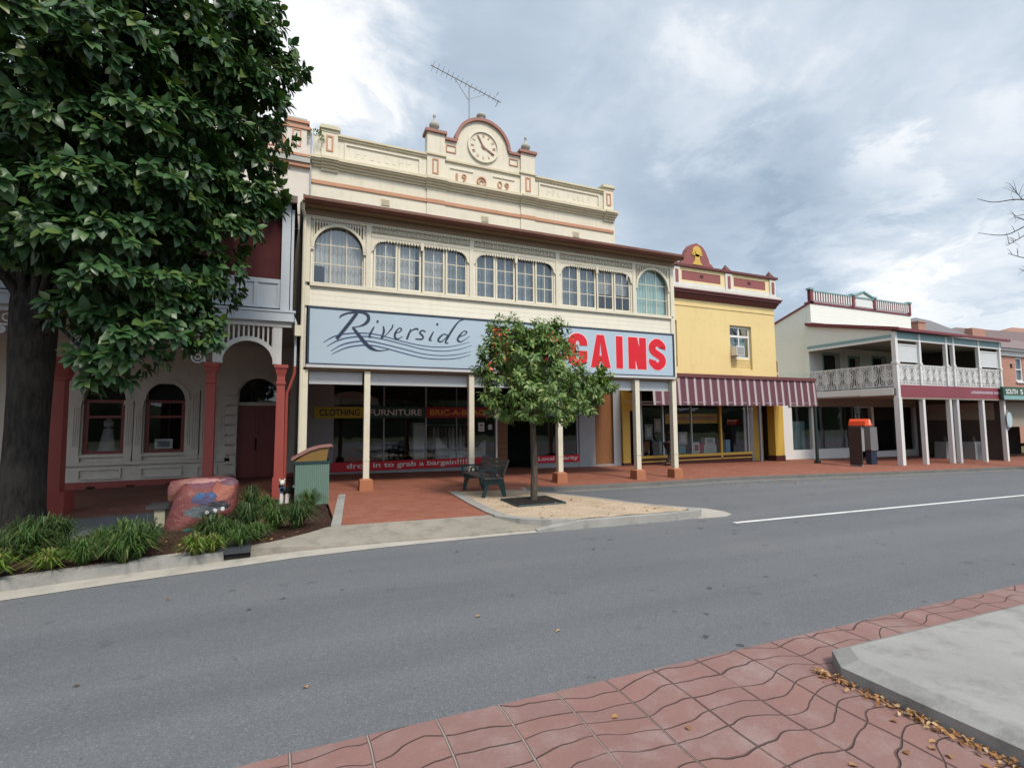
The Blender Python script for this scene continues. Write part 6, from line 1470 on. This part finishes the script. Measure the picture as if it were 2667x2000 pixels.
# ---------------------------------------------------------------- trees and plants
M_leaf = leafmat('tree_leaf', (.026,.070,.024), (.055,.125,.038), (.10,.15,.035), .16, .40, .45)
M_leaf2 = leafmat('small_tree_leaf', (.055,.120,.030), (.160,.255,.070), (.30,.36,.11), .22, .42, .4)
def mk_bark(name, c1, c2, sc_=6):
    m, nt, b, L = new_mat(name); p = world_pos(nt); mp = nt.nodes.new('ShaderNodeMapping'); mp.inputs['Scale'].default_value = (sc_, sc_, sc_*.22); L(p, mp.inputs[0])
    n = noise_(nt, mp.outputs[0], 2, 6, .65); c = mixc(nt, ramp(nt, n, [(.3, 0.0), (.7, 1.0)]), c1, c2); c = mixc(nt, math_(nt, 'MULTIPLY', ramp(nt, noise_(nt, p, 1.7, 4), [(.5, 0.0), (.7, 1.0)]), .4), c, scl(c2, 1.5))
    L(c, b.inputs['Base Color']); b.inputs['Roughness'].default_value = .9; b.inputs['Specular IOR Level'].default_value = .2; bump(nt, b, n, 1.0, .05); return m
M_bark = mk_bark('dark_bark', (.014,.012,.011), (.060,.052,.045), 7); M_bark2 = mk_bark('grey_bark', (.06,.048,.038), (.14,.115,.09), 12)
def leaf(mb, p, d, nrm, ln, wd, fold=.18, curl=.15):
    "folded leaf: six vertices about a midrib"
    d = d.normalized(); s = d.cross(nrm)
    if s.length < 1e-4: s = d.orthogonal()
    s.normalize(); n = s.cross(d)
    a = p; t = p+d*ln-n*ln*curl; m1 = p+d*ln*.36; m2 = p+d*ln*.70-n*ln*curl*.4
    l1 = m1+s*wd*.5+n*wd*fold; r1 = m1-s*wd*.5+n*wd*fold; l2 = m2+s*wd*.40+n*wd*fold*.6; r2 = m2-s*wd*.40+n*wd*fold*.6
    k = mb.smooth; mb.smooth = True; mb.add([a, l1, m1, r1, l2, m2, r2, t], [(0,2,1),(0,3,2),(1,2,5,4),(2,3,6,5),(4,5,7),(5,6,7)]); mb.smooth = k
def limb(mb, pts, r0, r1, n=8):
    P = spline(pts, 5); k = len(P)
    mb.smooth = True; mb.tube(P, [r0+(r1-r0)*(i/(k-1))**.8*1.0 for i in range(k)], n); mb.smooth = False

def rosette(mb, p, axd, n, l0, l1, w0, w1):
    "a whorl of drooping leaves about the tip of a twig"
    a0 = axd.orthogonal().normalized(); b0 = axd.cross(a0); ph = rr.uniform(0, 6.28)
    for i in range(n):
        w = ph+i*2.4+rr.uniform(-.3,.3); t = i/n; rad = a0*math.cos(w)+b0*math.sin(w)
        d = axd*(.75-.5*t+rr.uniform(-.2,.2))+rad*(.45+.6*t)+Vector((0,0,-rr.uniform(.15,.75)))
        nr = axd*.9+Vector((0,0,.9))-rad*.2+Vector((rr.uniform(-.25,.25), rr.uniform(-.25,.25), 0))
        ln = rr.uniform(l0, l1)*(.8+.3*t); leaf(mb, p-axd*(.10*t)+rad*.015, d, nr, ln, ln*rr.uniform(w0,w1), .13, rr.uniform(.08,.35))

# --- the large street tree
TX, TY = -4.75, 12.25
T = Thing('street_tree', 'large dark leafy street tree with thick trunk filling the left of the view', 'tree', (TX, TY, G(TX)))
m = MB(); m.smooth = True
z0 = G(TX)+.05; n = 20; rows = [(z0-.1,.45),(z0+.12,.39),(z0+.4,.345),(z0+1.0,.325),(z0+1.8,.315),(z0+2.6,.32),(z0+3.3,.34),(z0+4.2,.36),(z0+5.2,.30),(z0+6.4,.22)]
vs = []
for z, r in rows:
    for j in range(n):
        a = 2*math.pi*j/n; q = r*(1+.05*noise.noise((math.cos(a)*1.5, math.sin(a)*1.5, z*.7))+(.10*math.cos(5*a+1) if z < z0+.3 else 0)*.6); vs.append((TX+q*math.cos(a), TY+q*math.sin(a), z))
fs = [(i*n+j, i*n+(j+1) % n, (i+1)*n+(j+1) % n, (i+1)*n+j) for i in range(len(rows)-1) for j in range(n)]; fs += [list(range(n-1,-1,-1)), list(range((len(rows)-1)*n, len(rows)*n))]
m.add(vs, fs); m.smooth = False; tr = T.part('trunk', m, M_bark)
rr = random.Random(21)
# boughs: photo position, distance, radius
BO = []
def bo(px, py, Y, r, fl=.62): BO.append((at(px, py, Y), r, fl))
for px, py, Y, r in ((610,-40,10.4,.75),(672,90,10.0,.62),(715,205,9.9,.50),(700,150,10.5,.6),(640,250,9.8,.75),(660,360,10.2,.5),(655,430,10.0,.55),(700,500,10.0,.42),(610,600,9.8,.5),(585,690,9.7,.42),(640,560,10.0,.45),(560,500,9.5,.6),(735,180,10.1,.4),(770,180,10.2,.3),(660,30,10.3,.7),(640,520,9.9,.6),(560,560,9.6,.5),(520,650,9.6,.45),(505,740,9.5,.45),(525,830,9.6,.34),
    (470,800,9.3,.55),(545,880,9.6,.26),(430,880,9.2,.5),(350,930,9.2,.50),(290,985,9.3,.36),(250,930,9.4,.45),(235,800,9.2,.55),(215,700,9.6,.4),(300,860,9.0,.6),(160,650,9.4,.35)): bo(px, py, Y, r)
for px, py, Y, r in ((60,90,8.8,.9),(210,60,8.7,.95),(380,40,8.9,1.0),(520,20,9.4,.95),(110,210,8.5,.85),(290,190,8.6,.9),(470,170,8.9,.95),(570,170,9.3,.8),(40,330,8.4,.85),(190,350,8.3,.85),(340,330,8.4,.9),(480,340,8.8,.85),(570,330,9.3,.7),
    (70,470,8.4,.8),(230,480,8.3,.85),(380,480,8.5,.85),(510,470,9.0,.75),(30,590,8.6,.55),(130,570,8.5,.55),(250,600,8.6,.75),(380,620,8.7,.75),(470,600,9.1,.6),(300,720,8.8,.65),(400,740,8.9,.65),(60,640,8.8,.32),(40,655,9.3,.4),(100,675,9.6,.36),(10,640,9.6,.45),(120,640,10.2,.45),(60,600,10.6,.6)): bo(px+rr.uniform(-12,12), py+rr.uniform(-15,15), Y+rr.uniform(-.25,.35), r*.88, .5)
for k in range(46): # the rest of the crown, behind and above
    a = rr.uniform(0, 2*math.pi); e = rr.uniform(-.1, 1.0); d = Vector((math.cos(a)*math.cos(e), math.sin(a)*math.cos(e), math.sin(e)))
    p = Vector((TX+.2, 11.4, 7.4))+Vector((d.x*3.9, d.y*3.6, d.z*4.6))
    if p.x > -1.0 and p.y < 12.5: continue
    BO.append((p, rr.uniform(.8, 1.1), .55))
for k in range(26): # inner foliage that closes the crown
    p = Vector((TX+.6+rr.uniform(-2.2,2.4), 11.2+rr.uniform(-1.0,1.4), 6.8+rr.uniform(-2.2,3.2))); BO.append((p, rr.uniform(.8,1.0), .7))
for px, py in ((520,120),(590,60),(560,260),(600,420),(430,250),(450,420),(300,260),(330,560),(200,270),(420,560),(420,690),(330,800),(400,820),(120,400)): bo(px, py, 10.4, .8, .7)
mb = MB()
CW = Vector((TX, 11.6, 6.8))
for c, r, fl in BO:
    out = (c-CW); out.z *= .3; out.normalize()
    inner = (c-Vector((0,0,CAMZ))).length > 13.0
    N = int(400*r*r/.6) if not inner else int(150*r*r/.6)
    for k in range(N//11):
        v = Vector((rr.gauss(0,1), rr.gauss(0,1), rr.gauss(0,1))).normalized()
        if v.z < -.25 and rr.random() < .6: v.z = -v.z
        q = rr.uniform(.45, 1.05)**.6
        p = c+Vector((v.x*r*q, v.y*r*q, v.z*r*fl*q))-Vector((0,0,.12*(v.x*v.x+v.y*v.y)*r))
        axd = (Vector((v.x, v.y, v.z*.5))+out*.5+Vector((0,0,.15))).normalized()
        rosette(mb, p, axd, rr.randint(9, 13), .15, .27, .48, .62)
T.part('crown', mb, M_leaf, recalc=False)
m = MB()
for k, (c, r, fl) in enumerate(BO):
    if k % 2 and k > 24: continue
    s = Vector((TX, TY, rr.uniform(3.4, 6.0))); mid = s.lerp(c, .5)+Vector((rr.uniform(-.3,.3), rr.uniform(-.3,.3), rr.uniform(.2,.7)))
    limb(m, [s, s.lerp(mid,.5)+Vector((0,0,.15)), mid, c], rr.uniform(.07,.12), .015, 6)
T.part('limbs', m, M_bark, tr)

# --- the small street tree
tb = at(1390, 1303, 10.43); sx0, sy0 = tb.x, 10.43
T = Thing('small_tree', 'small round leafy street tree with a few red blooms growing from the grate', 'tree', (sx0, sy0, G(5)+.15))
g = G(5)+.14
m = MB(); tp = [(sx0,sy0,g-.03),(sx0+.01,sy0,g+.25),(sx0+.03,sy0,g+.9),(sx0+.0,sy0,g+1.6),(sx0+.05,sy0+.05,g+2.2)]
m.smooth = True; P = spline(tp, 5); m.tube(P, [.115 if i == 0 else .085-.0012*i for i in range(len(P))], 10); m.smooth = False; tr2 = T.part('trunk', m, M_bark2)
BO2 = []
def b2(px, py, Y, r): BO2.append((at(px, py, Y), r))
for px, py, Y, r in ((1292,858,10.4,.36),(1350,856,10.5,.36),(1330,852,10.2,.3),(1425,862,10.4,.38),(1450,855,10.3,.25),(1390,868,10.2,.36),(1268,930,10.3,.34),(1282,900,10.3,.30),(1480,900,10.3,.3),(1275,985,10.4,.34),(1262,1030,10.4,.22),(1300,1050,10.3,.34),(1350,920,9.9,.46),(1420,920,9.9,.5),(1360,1000,9.8,.5),(1430,1000,9.7,.55),(1490,960,10.0,.42),(1520,1000,10.1,.40),(1550,985,10.2,.26),(1545,1030,10.2,.28),(1568,1000,10.2,.24),(1565,960,10.3,.2),(1578,985,10.4,.2),(1590,1005,10.4,.15),(1555,1010,10.6,.35),(1250,960,10.4,.2),
    (1500,1050,9.9,.40),(1360,1060,9.9,.40),(1430,1052,9.9,.40),(1530,1062,10.2,.22),(1470,1078,10.1,.24),(1450,880,10.3,.36),(1320,1072,10.3,.22),(1400,960,11.2,.6),(1470,1010,11.2,.55),(1340,960,11.1,.5),(1400,1030,10.6,.6),(1300,930,11.0,.42),(1355,900,11.0,.45),(1410,880,11.0,.42),(1440,930,11.0,.45),(1385,890,10.8,.45)): b2(px, py, Y, r)
mb = MB()
for c, r in BO2:
    for k in range(int(((820 if c.y < 10.8 else 1500)*r*r/.5+45)/11)):
        v = Vector((rr.gauss(0,1), rr.gauss(0,1), rr.gauss(0,1))).normalized()
        p = c+v*r*rr.uniform(.35,1.15); axd = (v+Vector((0,0,.3))+(c-Vector((5.4,10.5,3.0)))*.35).normalized()
        rosette(mb, p, axd, rr.randint(8, 12), .10, .18, .30, .44)
T.part('crown', mb, M_leaf2, recalc=False)
m = MB(); top = Vector(tp[-1])
for c, r in BO2[:26:2]: s = top-Vector((0,0,rr.uniform(0,.5))); limb(m, [s, s.lerp(c,.5)+Vector((0,0,.12)), c], .03, .008, 5)
T.part('limbs', m, M_bark2, tr2)
m = MB()
for px, py, k in ((1279,952,12),(1305,865,5),(1440,876,10),(1452,882,6),(1478,922,8)):
    c = at(px, py, 9.95 if px < 1300 else 9.8)
    for i in range(k): v = Vector((rr.gauss(0,1), rr.gauss(0,1), rr.gauss(0,1))).normalized(); leaf(m, c+v*.05, v+Vector((0,-.3,-.3)), Vector((0,-.4,1)), .08, .035)
T.part('blooms', m, leafmat('bloom_red', (.50,.06,.03), (.62,.13,.06), None, .2), recalc=False)

# --- bare tree whose branches come in from the right
bt = Vector((31.6, 8.6, G(31.6)))
T = Thing('bare_tree', 'leafless tree whose thin branches reach in at the right edge of the sky', 'tree', bt)
m = MB(); limb(m, [bt-Vector((0,0,.2)), bt+Vector((.1,0,2.5)), bt+Vector((-.1,.1,5)), bt+Vector((.1,.3,7.5))], .28, .16, 10); tr = T.part('trunk', m, M_bark)
m = MB(); BYd = 9.2
def tw(pts, r): 
    limb(m, [at(px, py, Y) for px, py, Y in pts], r*.7, .008, 5)
    for k in range(8):
        i = rr.randrange(1, len(pts)); a = Vector(at(*pts[i-1])).lerp(at(*pts[i]), rr.random()); d = Vector((rr.uniform(-.7,.1), rr.uniform(-.3,.3), rr.uniform(-.35,.5)))*rr.uniform(.4,1.0); limb(m, [a, a+d*.5+Vector((0,0,.06)), a+d], .010, .003, 4)
tw([(2900,560,8.9),(2760,540,9.0),(2662,520,9.1),(2590,527,9.2),(2545,518,9.3)], .06)
tw([(2900,640,8.9),(2780,600,8.9),(2690,585,9.1),(2620,612,9.2),(2548,607,9.3)], .07)
tw([(2850,640,8.8),(2740,600,8.9),(2660,570,9.0),(2650,566,9.0)], .05); tw([(2900,700,8.9),(2760,690,9.0),(2667,672,9.1),(2625,660,9.2)], .05)
tw([(2690,600,9.1),(2640,630,9.1),(2620,640,9.2)], .03); tw([(2662,520,9.1),(2635,485,9.1)], .02); tw([(2800,760,9),(2700,720,9.0),(2655,700,9.1)], .04); tw([(2760,600,9),(2690,560,9.1),(2640,565,9.2)], .03)
s0 = bt+Vector((0,.2,7.0))
for px, py in ((2900,560),(2900,640),(2850,640),(2900,700),(2800,760)): e = at(px, py, 8.9); limb(m, [s0-Vector((0,0,rr.uniform(0,2.0))), s0.lerp(e,.5)+Vector((0,0,.6)), e], .11, .045, 6)
for k in range(16): a = rr.uniform(0,6.28); d = Vector((math.cos(a)*2.6+1.4, math.sin(a)*2.6-.6, rr.uniform(1,4.5))); limb(m, [s0, s0+d*.5+Vector((0,0,.4)), s0+d], .09, .015, 5)
T.part('branches', m, M_bark, tr)

# --- grass clumps in the garden bed
M_gr = [leafmat('strap_leaf_green', (.032,.075,.018), (.075,.150,.035), (.16,.17,.06), .25, .45, .35), leafmat('strap_leaf_lime', (.075,.145,.022), (.150,.230,.040), (.24,.22,.08), .3, .45, .35), leafmat('strap_leaf_dark', (.022,.050,.016), (.048,.098,.026), (.12,.12,.05), .25, .45, .35)]
def clump(seed, h, r, nb, wide):
    q = random.Random(seed); mb = MB()
    for k in range(nb):
        a = q.uniform(0, 6.283); t = q.uniform(.05, 1)**.7; ln = h*q.uniform(.75, 1.25); reach = r*t*q.uniform(.8,1.2); o = Vector((math.cos(a), math.sin(a), 0)); s = Vector((-o.y, o.x, 0)); w = wide*q.uniform(.7,1.2)
        b0 = o*.05*q.random()+s*q.uniform(-.04,.04); zt = ln*(1-.45*t*t)
        P = [b0, b0+o*reach*.22+Vector((0,0,zt*.55)), b0+o*reach*.60+Vector((0,0,zt*.95)), b0+o*reach+Vector((0,0,zt*(1.0-.42*t)))]; ww = [w*.7, w, w*.8, .0015]
        vs = []
        for p, x in zip(P, ww): vs += [p-s*x*.5, p+s*x*.5]
        mb.add(vs, [(0,1,3,2),(2,3,5,4),(4,5,7,6)])
    return mb
protos = []
for k, (mt, h, r, nb, wd) in enumerate(((0,.40,.46,170,.017),(1,.29,.38,150,.024),(2,.38,.46,180,.014))):
    o = Thing('grass_clump', 'x', 'plant', (0,0,0), 'strap leaved grass clumps in the garden bed'); o.part('blades', clump(40+k, h, r, nb, wd), M_gr[mt], recalc=False); protos.append(o.o)
spots = [(0,62,1455,0),(1,128,1482,0),(0,215,1470,0),(2,285,1462,0),(0,352,1455,0),(2,15,1470,0),(2,150,1425,0),(0,262,1428,0),(2,60,1412,0),(1,508,1443,0),(1,552,1436,0),(0,580,1412,0),(2,548,1408,0),(0,668,1405,0),(2,648,1378,0),(0,715,1380,0),(2,775,1376,0),(0,690,1335,0),(2,655,1330,0),(2,640,1350,0),(0,805,1328,0),(2,785,1345,0),(2,655,1298,0),(1,-30,1510,0),(0,330,1428,0),(2,-20,1450,0),(0,105,1425,0),(2,380,1432,0),(2,612,1402,0),(2,180,1455,0),(0,320,1464,0),(0,625,1425,0),(2,85,1448,0)]
def ground_at(px, py, h=.15):
    z = h
    for _ in range(40):
        d = ray(px, py); p = Vector((0,0,CAMZ))+d*((z-CAMZ)/d.z); z = h+G(p.x)
    return p
used = set()
desc = ['mid green', 'lime green', 'dark green']
spots.sort(key=lambda s: s[1])
placed = []
for k, (t, px, py, _) in enumerate(spots):
    p = ground_at(px, py); o = protos[t] if t not in used else copy_tree(protos[t]); used.add(t)
    s = rr.uniform(.74, 1.14); o.location = p-Vector((0,0,.01)); o.rotation_euler.z = rr.uniform(0, 6.28); o.scale = (s, s, s*rr.uniform(.9,1.12)); placed.append((o, t, px, py, p))
# label each clump by what stands nearest
spots_ = [('trunk', at(60,1300,12.25)), ('kerb inlet', Vector((-.76,8.0,0))), ('painted seat', Vector((MUX,MY,0))), ('bin shelter', Vector((.3,11.8,0))), ('red post', Vector((-.45,13.5,0)))]
def near(px, p): return 'photo edge' if px < 30 else min(spots_, key=lambda q: (Vector((q[1].x,q[1].y,0))-Vector((p.x,p.y,0))).length)[0]
seen = {}
ords = ['first','second','third','fourth','fifth','sixth','seventh','eighth','ninth','tenth']
for o, t, px, py, p in placed:
    row = 'by the kerb' if py > 1440 else ('mid bed' if py > 1365 else 'at back')
    seen.setdefault((t, row, near(px, p)), []).append(o)
for (t, row, n_), os_ in seen.items():
    for i, o in enumerate(os_):
        q = '' if len(os_) == 1 else ', '+ords[i]+' from left'
        o['label'] = f"{desc[t]} grass clump {row} near the {n_}{q}"
# weed on the parapet joint
wp = at(822, 352, 17.9)
m = MB()
for k in range(90): v = Vector((rr.gauss(0,1), rr.gauss(0,1), abs(rr.gauss(0,1)))).normalized(); leaf(m, wp+Vector((v.x*.22, v.y*.15, v.z*.30-.15)), v, Vector((0,-.3,1)), .11, .045)
solo('parapet_weed', m, M_leaf2, 'small bushy weed growing in the parapet joint', 'plant', None, False)
# leaf litter: island gutter, road, gravel
M_dry = leafmat('dry_leaf', (.20,.085,.03), (.42,.23,.10), (.50,.36,.20), .1, .7, .2)
m = MB()
for k in range(330):
    y = 2.75-rr.random()*1.6; w = abs(rr.gauss(0,.045)); x = 3.765-w
    p = Vector((x, y, G(x)+.012+rr.random()*.03)); a = rr.uniform(0,6.28); leaf(m, p, Vector((math.cos(a), math.sin(a), rr.uniform(-.1,.2))), Vector((rr.uniform(-.6,.6), rr.uniform(-.6,.6), 1)), rr.uniform(.015,.05), rr.uniform(.012,.03), .2, .3)
for px, py in ((2440,1930),(2480,1975),(2420,1948),(2370,1965),(1610,1865),(1795,1900),(2130,1760),(1460,1640),(800,1790),(210,1782),(1240,1605),(440,1560),(2555,1990),(2600,1998),(2340,1880),(2210,1990)):
    p = ground_at(px, py, .012); a = rr.uniform(0,6.28); leaf(m, p, Vector((math.cos(a), math.sin(a), .05)), Vector((rr.uniform(-.3,.3), rr.uniform(-.3,.3), 1)), .05, .035, .2, .2)
for k in range(60):
    x = rr.uniform(3.9, 7.2); y = rr.uniform(8.2, 11.6)
    if y > 8.2+(7.5-x)*1.3+.0 and x > 5: continue
    a = rr.uniform(0,6.28); leaf(m, Vector((x, y, G(x)+.172)), Vector((math.cos(a), math.sin(a), .1)), Vector((rr.uniform(-.5,.5), rr.uniform(-.5,.5), 1)), rr.uniform(.04,.09), rr.uniform(.03,.05), .2, .3)
for k in range(90):
    x = rr.uniform(-8, .4); y = mlo(x)+rr.random()**1.5*1.6; a = rr.uniform(0,6.28); leaf(m, Vector((x, y, mh(x,y)+.01)), Vector((math.cos(a), math.sin(a), .1)), Vector((rr.uniform(-.5,.5), rr.uniform(-.5,.5), 1)), rr.uniform(.04,.09), rr.uniform(.025,.05), .2, .3)
for k in range(70):
    x = rr.uniform(12, 22); y = 12.4-abs(rr.gauss(0,.5)); a = rr.uniform(0,6.28); leaf(m, Vector((x, y, G(x)+.015)), Vector((math.cos(a), math.sin(a), .1)), Vector((0,0,1)), .07, .04, .2, .3)
o = m.build('leaf_litter', M_dry, None, (0,0,0), False); o['kind'] = 'stuff'; tag(o, 'dry brown leaves lying along the kerbs, gravel and garden', 'leaves')

# ---------------------------------------------------------------- pedestrian at the yellow shop window
M_skin = plain('skin', (.32,.17,.11), .5); M_hair = plain('dark_hair', (.012,.010,.009), .6); M_navyc = plain('navy_cloth', (.016,.022,.036), .9); M_trou = plain('black_trousers', (.018,.016,.020), .9)
pz = G(15.1)+.16; pp = at(1741, 1150, 17.35); PXc, PYc = pp.x, 17.35
T = Thing('person', 'person in dark navy jacket and black trousers leaning towards the yellow shop window', 'person', (PXc, PYc, pz))
def skin(name, chains, mt, parent, sub=2):
    "one continuous skinned surface from joint chains sharing joints by name"
    names = {}; vs = []; es = []; rs = []
    for ch in chains:
        prev = None
        for nm, co, r in ch:
            if nm not in names: names[nm] = len(vs); vs.append(co); rs.append(r)
            if prev is not None: es.append((prev, names[nm]))
            prev = names[nm]
    me = bpy.data.meshes.new(name); me.from_pydata([Vector(v) for v in vs], es, []); o = bpy.data.objects.new(name, me); C.objects.link(o)
    o.modifiers.new('s', 'SKIN'); s2 = o.modifiers.new('d', 'SUBSURF'); s2.levels = sub; s2.render_levels = sub
    for i, d in enumerate(me.skin_vertices[0].data): d.radius = (rs[i], rs[i]); d.use_root = (i == 0)
    dg = bpy.context.evaluated_depsgraph_get(); dg.update()
    nm_ = bpy.data.meshes.new_from_object(o.evaluated_get(dg)); nm_.materials.clear(); nm_.materials.append(mt); nm_.name = name
    for p in nm_.polygons: p.use_smooth = True
    bpy.data.objects.remove(o); bpy.data.meshes.remove(me)
    q = bpy.data.objects.new(name, nm_); C.objects.link(q); q.parent = parent; return q
# walking to the right along the window, trunk bent forward a little
pel=(0,0,.90); waist=(.03,0,1.06); chest=(.09,0,1.30); neck=(.13,0,1.46); 
J = {'hl':(0,.10,.88),'hr':(0,-.10,.88),'kl':(.12,.10,.48),'kr':(-.02,-.10,.47),'al':(.06,.10,.09),'ar':(-.22,-.10,.11),'sl':(.10,.19,1.40),'sr':(.10,-.19,1.40),'el':(.16,.24,1.12),'er':(.0,-.24,1.12),'wl':(.34,.20,1.02),'wr':(.12,-.25,.90)}
def fingers(s_, w, dirx, dz):
    out = []
    palm = (w[0]+dirx*.06, w[1], w[2]+dz*.06)
    for k, (dy, ln) in enumerate(((-.030,.065),(-.010,.078),(.010,.074),(.028,.058))):
        b = (palm[0]+dirx*.03, palm[1]+dy, palm[2]+dz*.03); mid = (b[0]+dirx*ln*.6, b[1]+dy*.1, b[2]+dz*ln*.6-.006); tip = (mid[0]+dirx*ln*.35, mid[1], mid[2]+dz*ln*.4-.018)
        out.append([(s_+'p', palm, .030),(s_+'f%da' % k, b, .010),(s_+'f%db' % k, mid, .009),(s_+'f%dc' % k, tip, .007)])
    sg = 1 if s_ == 'l' else -1
    out.append([(s_+'p', palm, .030),(s_+'ta', (palm[0]+.0, palm[1]-sg*.038, palm[2]+.012), .011),(s_+'tb', (palm[0]+dirx*.035, palm[1]-sg*.052, palm[2]), .009)]); return out
body = [[('pel',pel,.13),('waist',waist,.12),('chest',chest,.15),('neck',neck,.055),('jaw',(.17,0,1.55),.070),('skull',(.165,0,1.64),.088),('crown',(.155,0,1.70),.06)],
    [('jaw',(.17,0,1.55),.07),('nose',(.262,0,1.595),.016)]]
for s_ in 'lr':
    body += [[('pel',pel,.13),('h'+s_,J['h'+s_],.09),('k'+s_,J['k'+s_],.058),('a'+s_,J['a'+s_],.038),('t'+s_,(J['a'+s_][0]+.16,J['a'+s_][1],.03),.030)],
             [('chest',chest,.15),('s'+s_,J['s'+s_],.062),('e'+s_,J['e'+s_],.043),('w'+s_,J['w'+s_],.028),(s_+'p',(J['w'+s_][0]+(.055 if s_ == 'l' else .03),J['w'+s_][1],J['w'+s_][2]-(.01 if s_ == 'l' else .055)),.030)]]
    body += fingers(s_, J['w'+s_], .9 if s_ == 'l' else .45, -.2 if s_ == 'l' else -.9)
bo_ = skin('body', body, M_skin, T.o)
jk = [[('waist',(.02,0,.98),.155),('mid',(.05,0,1.14),.15),('chest',chest,.175),('col',(.125,0,1.43),.085)]]
for s_ in 'lr': jk.append([('chest',chest,.175),('s'+s_,J['s'+s_],.078),('e'+s_,J['e'+s_],.058),('w'+s_,tuple(a*.9+b*.1 for a, b in zip(J['w'+s_], J['e'+s_])),.042)])
skin('jacket', jk, M_navyc, T.o)
trs = [[('pel',(0,0,.92),.15)]]
for s_ in 'lr': trs.append([('pel',(0,0,.92),.15),('h'+s_,J['h'+s_],.105),('k'+s_,J['k'+s_],.078),('a'+s_,(J['a'+s_][0],J['a'+s_][1],J['a'+s_][2]+.02),.062)])
skin('trousers', trs, M_trou, T.o)
m = MB(); m.smooth = True
m.lathe(PXc+.145, PYc, [(.0,pz+1.50),(.07,pz+1.52),(.102,pz+1.60),(.108,pz+1.68),(.085,pz+1.755),(.0,pz+1.785)], 14); T.part('hair', m, M_hair)
for s_ in 'lr':
    a = J['a'+s_]; m = MB(); m.smooth = True; m.tube([(PXc+a[0]-.07,PYc+a[1],pz+a[2]-.05),(PXc+a[0]+.02,PYc+a[1],pz+a[2]-.045),(PXc+a[0]+.13,PYc+a[1],pz+a[2]-.06),(PXc+a[0]+.20,PYc+a[1],pz+a[2]-.065)], [.04,.05,.045,.025], 8); T.part('shoe', m, M_black)
for e in ('l', 'r'):
    sg = 1 if e == 'l' else -1; m = MB(); m.smooth = True; m.lathe(PXc+.245, PYc+sg*.032, [(0,pz+1.622),(.009,pz+1.626),(.011,pz+1.634),(0,pz+1.642)], 8); T.part('eye', m, M_black, bo_)
    m = MB(); m.ring(PXc+.165, pz+1.61, .03, .012, PYc+sg*.088-.01, PYc+sg*.088+.01, 10, 0, 2*math.pi, 1.2); T.part('ear', m, M_skin, bo_)
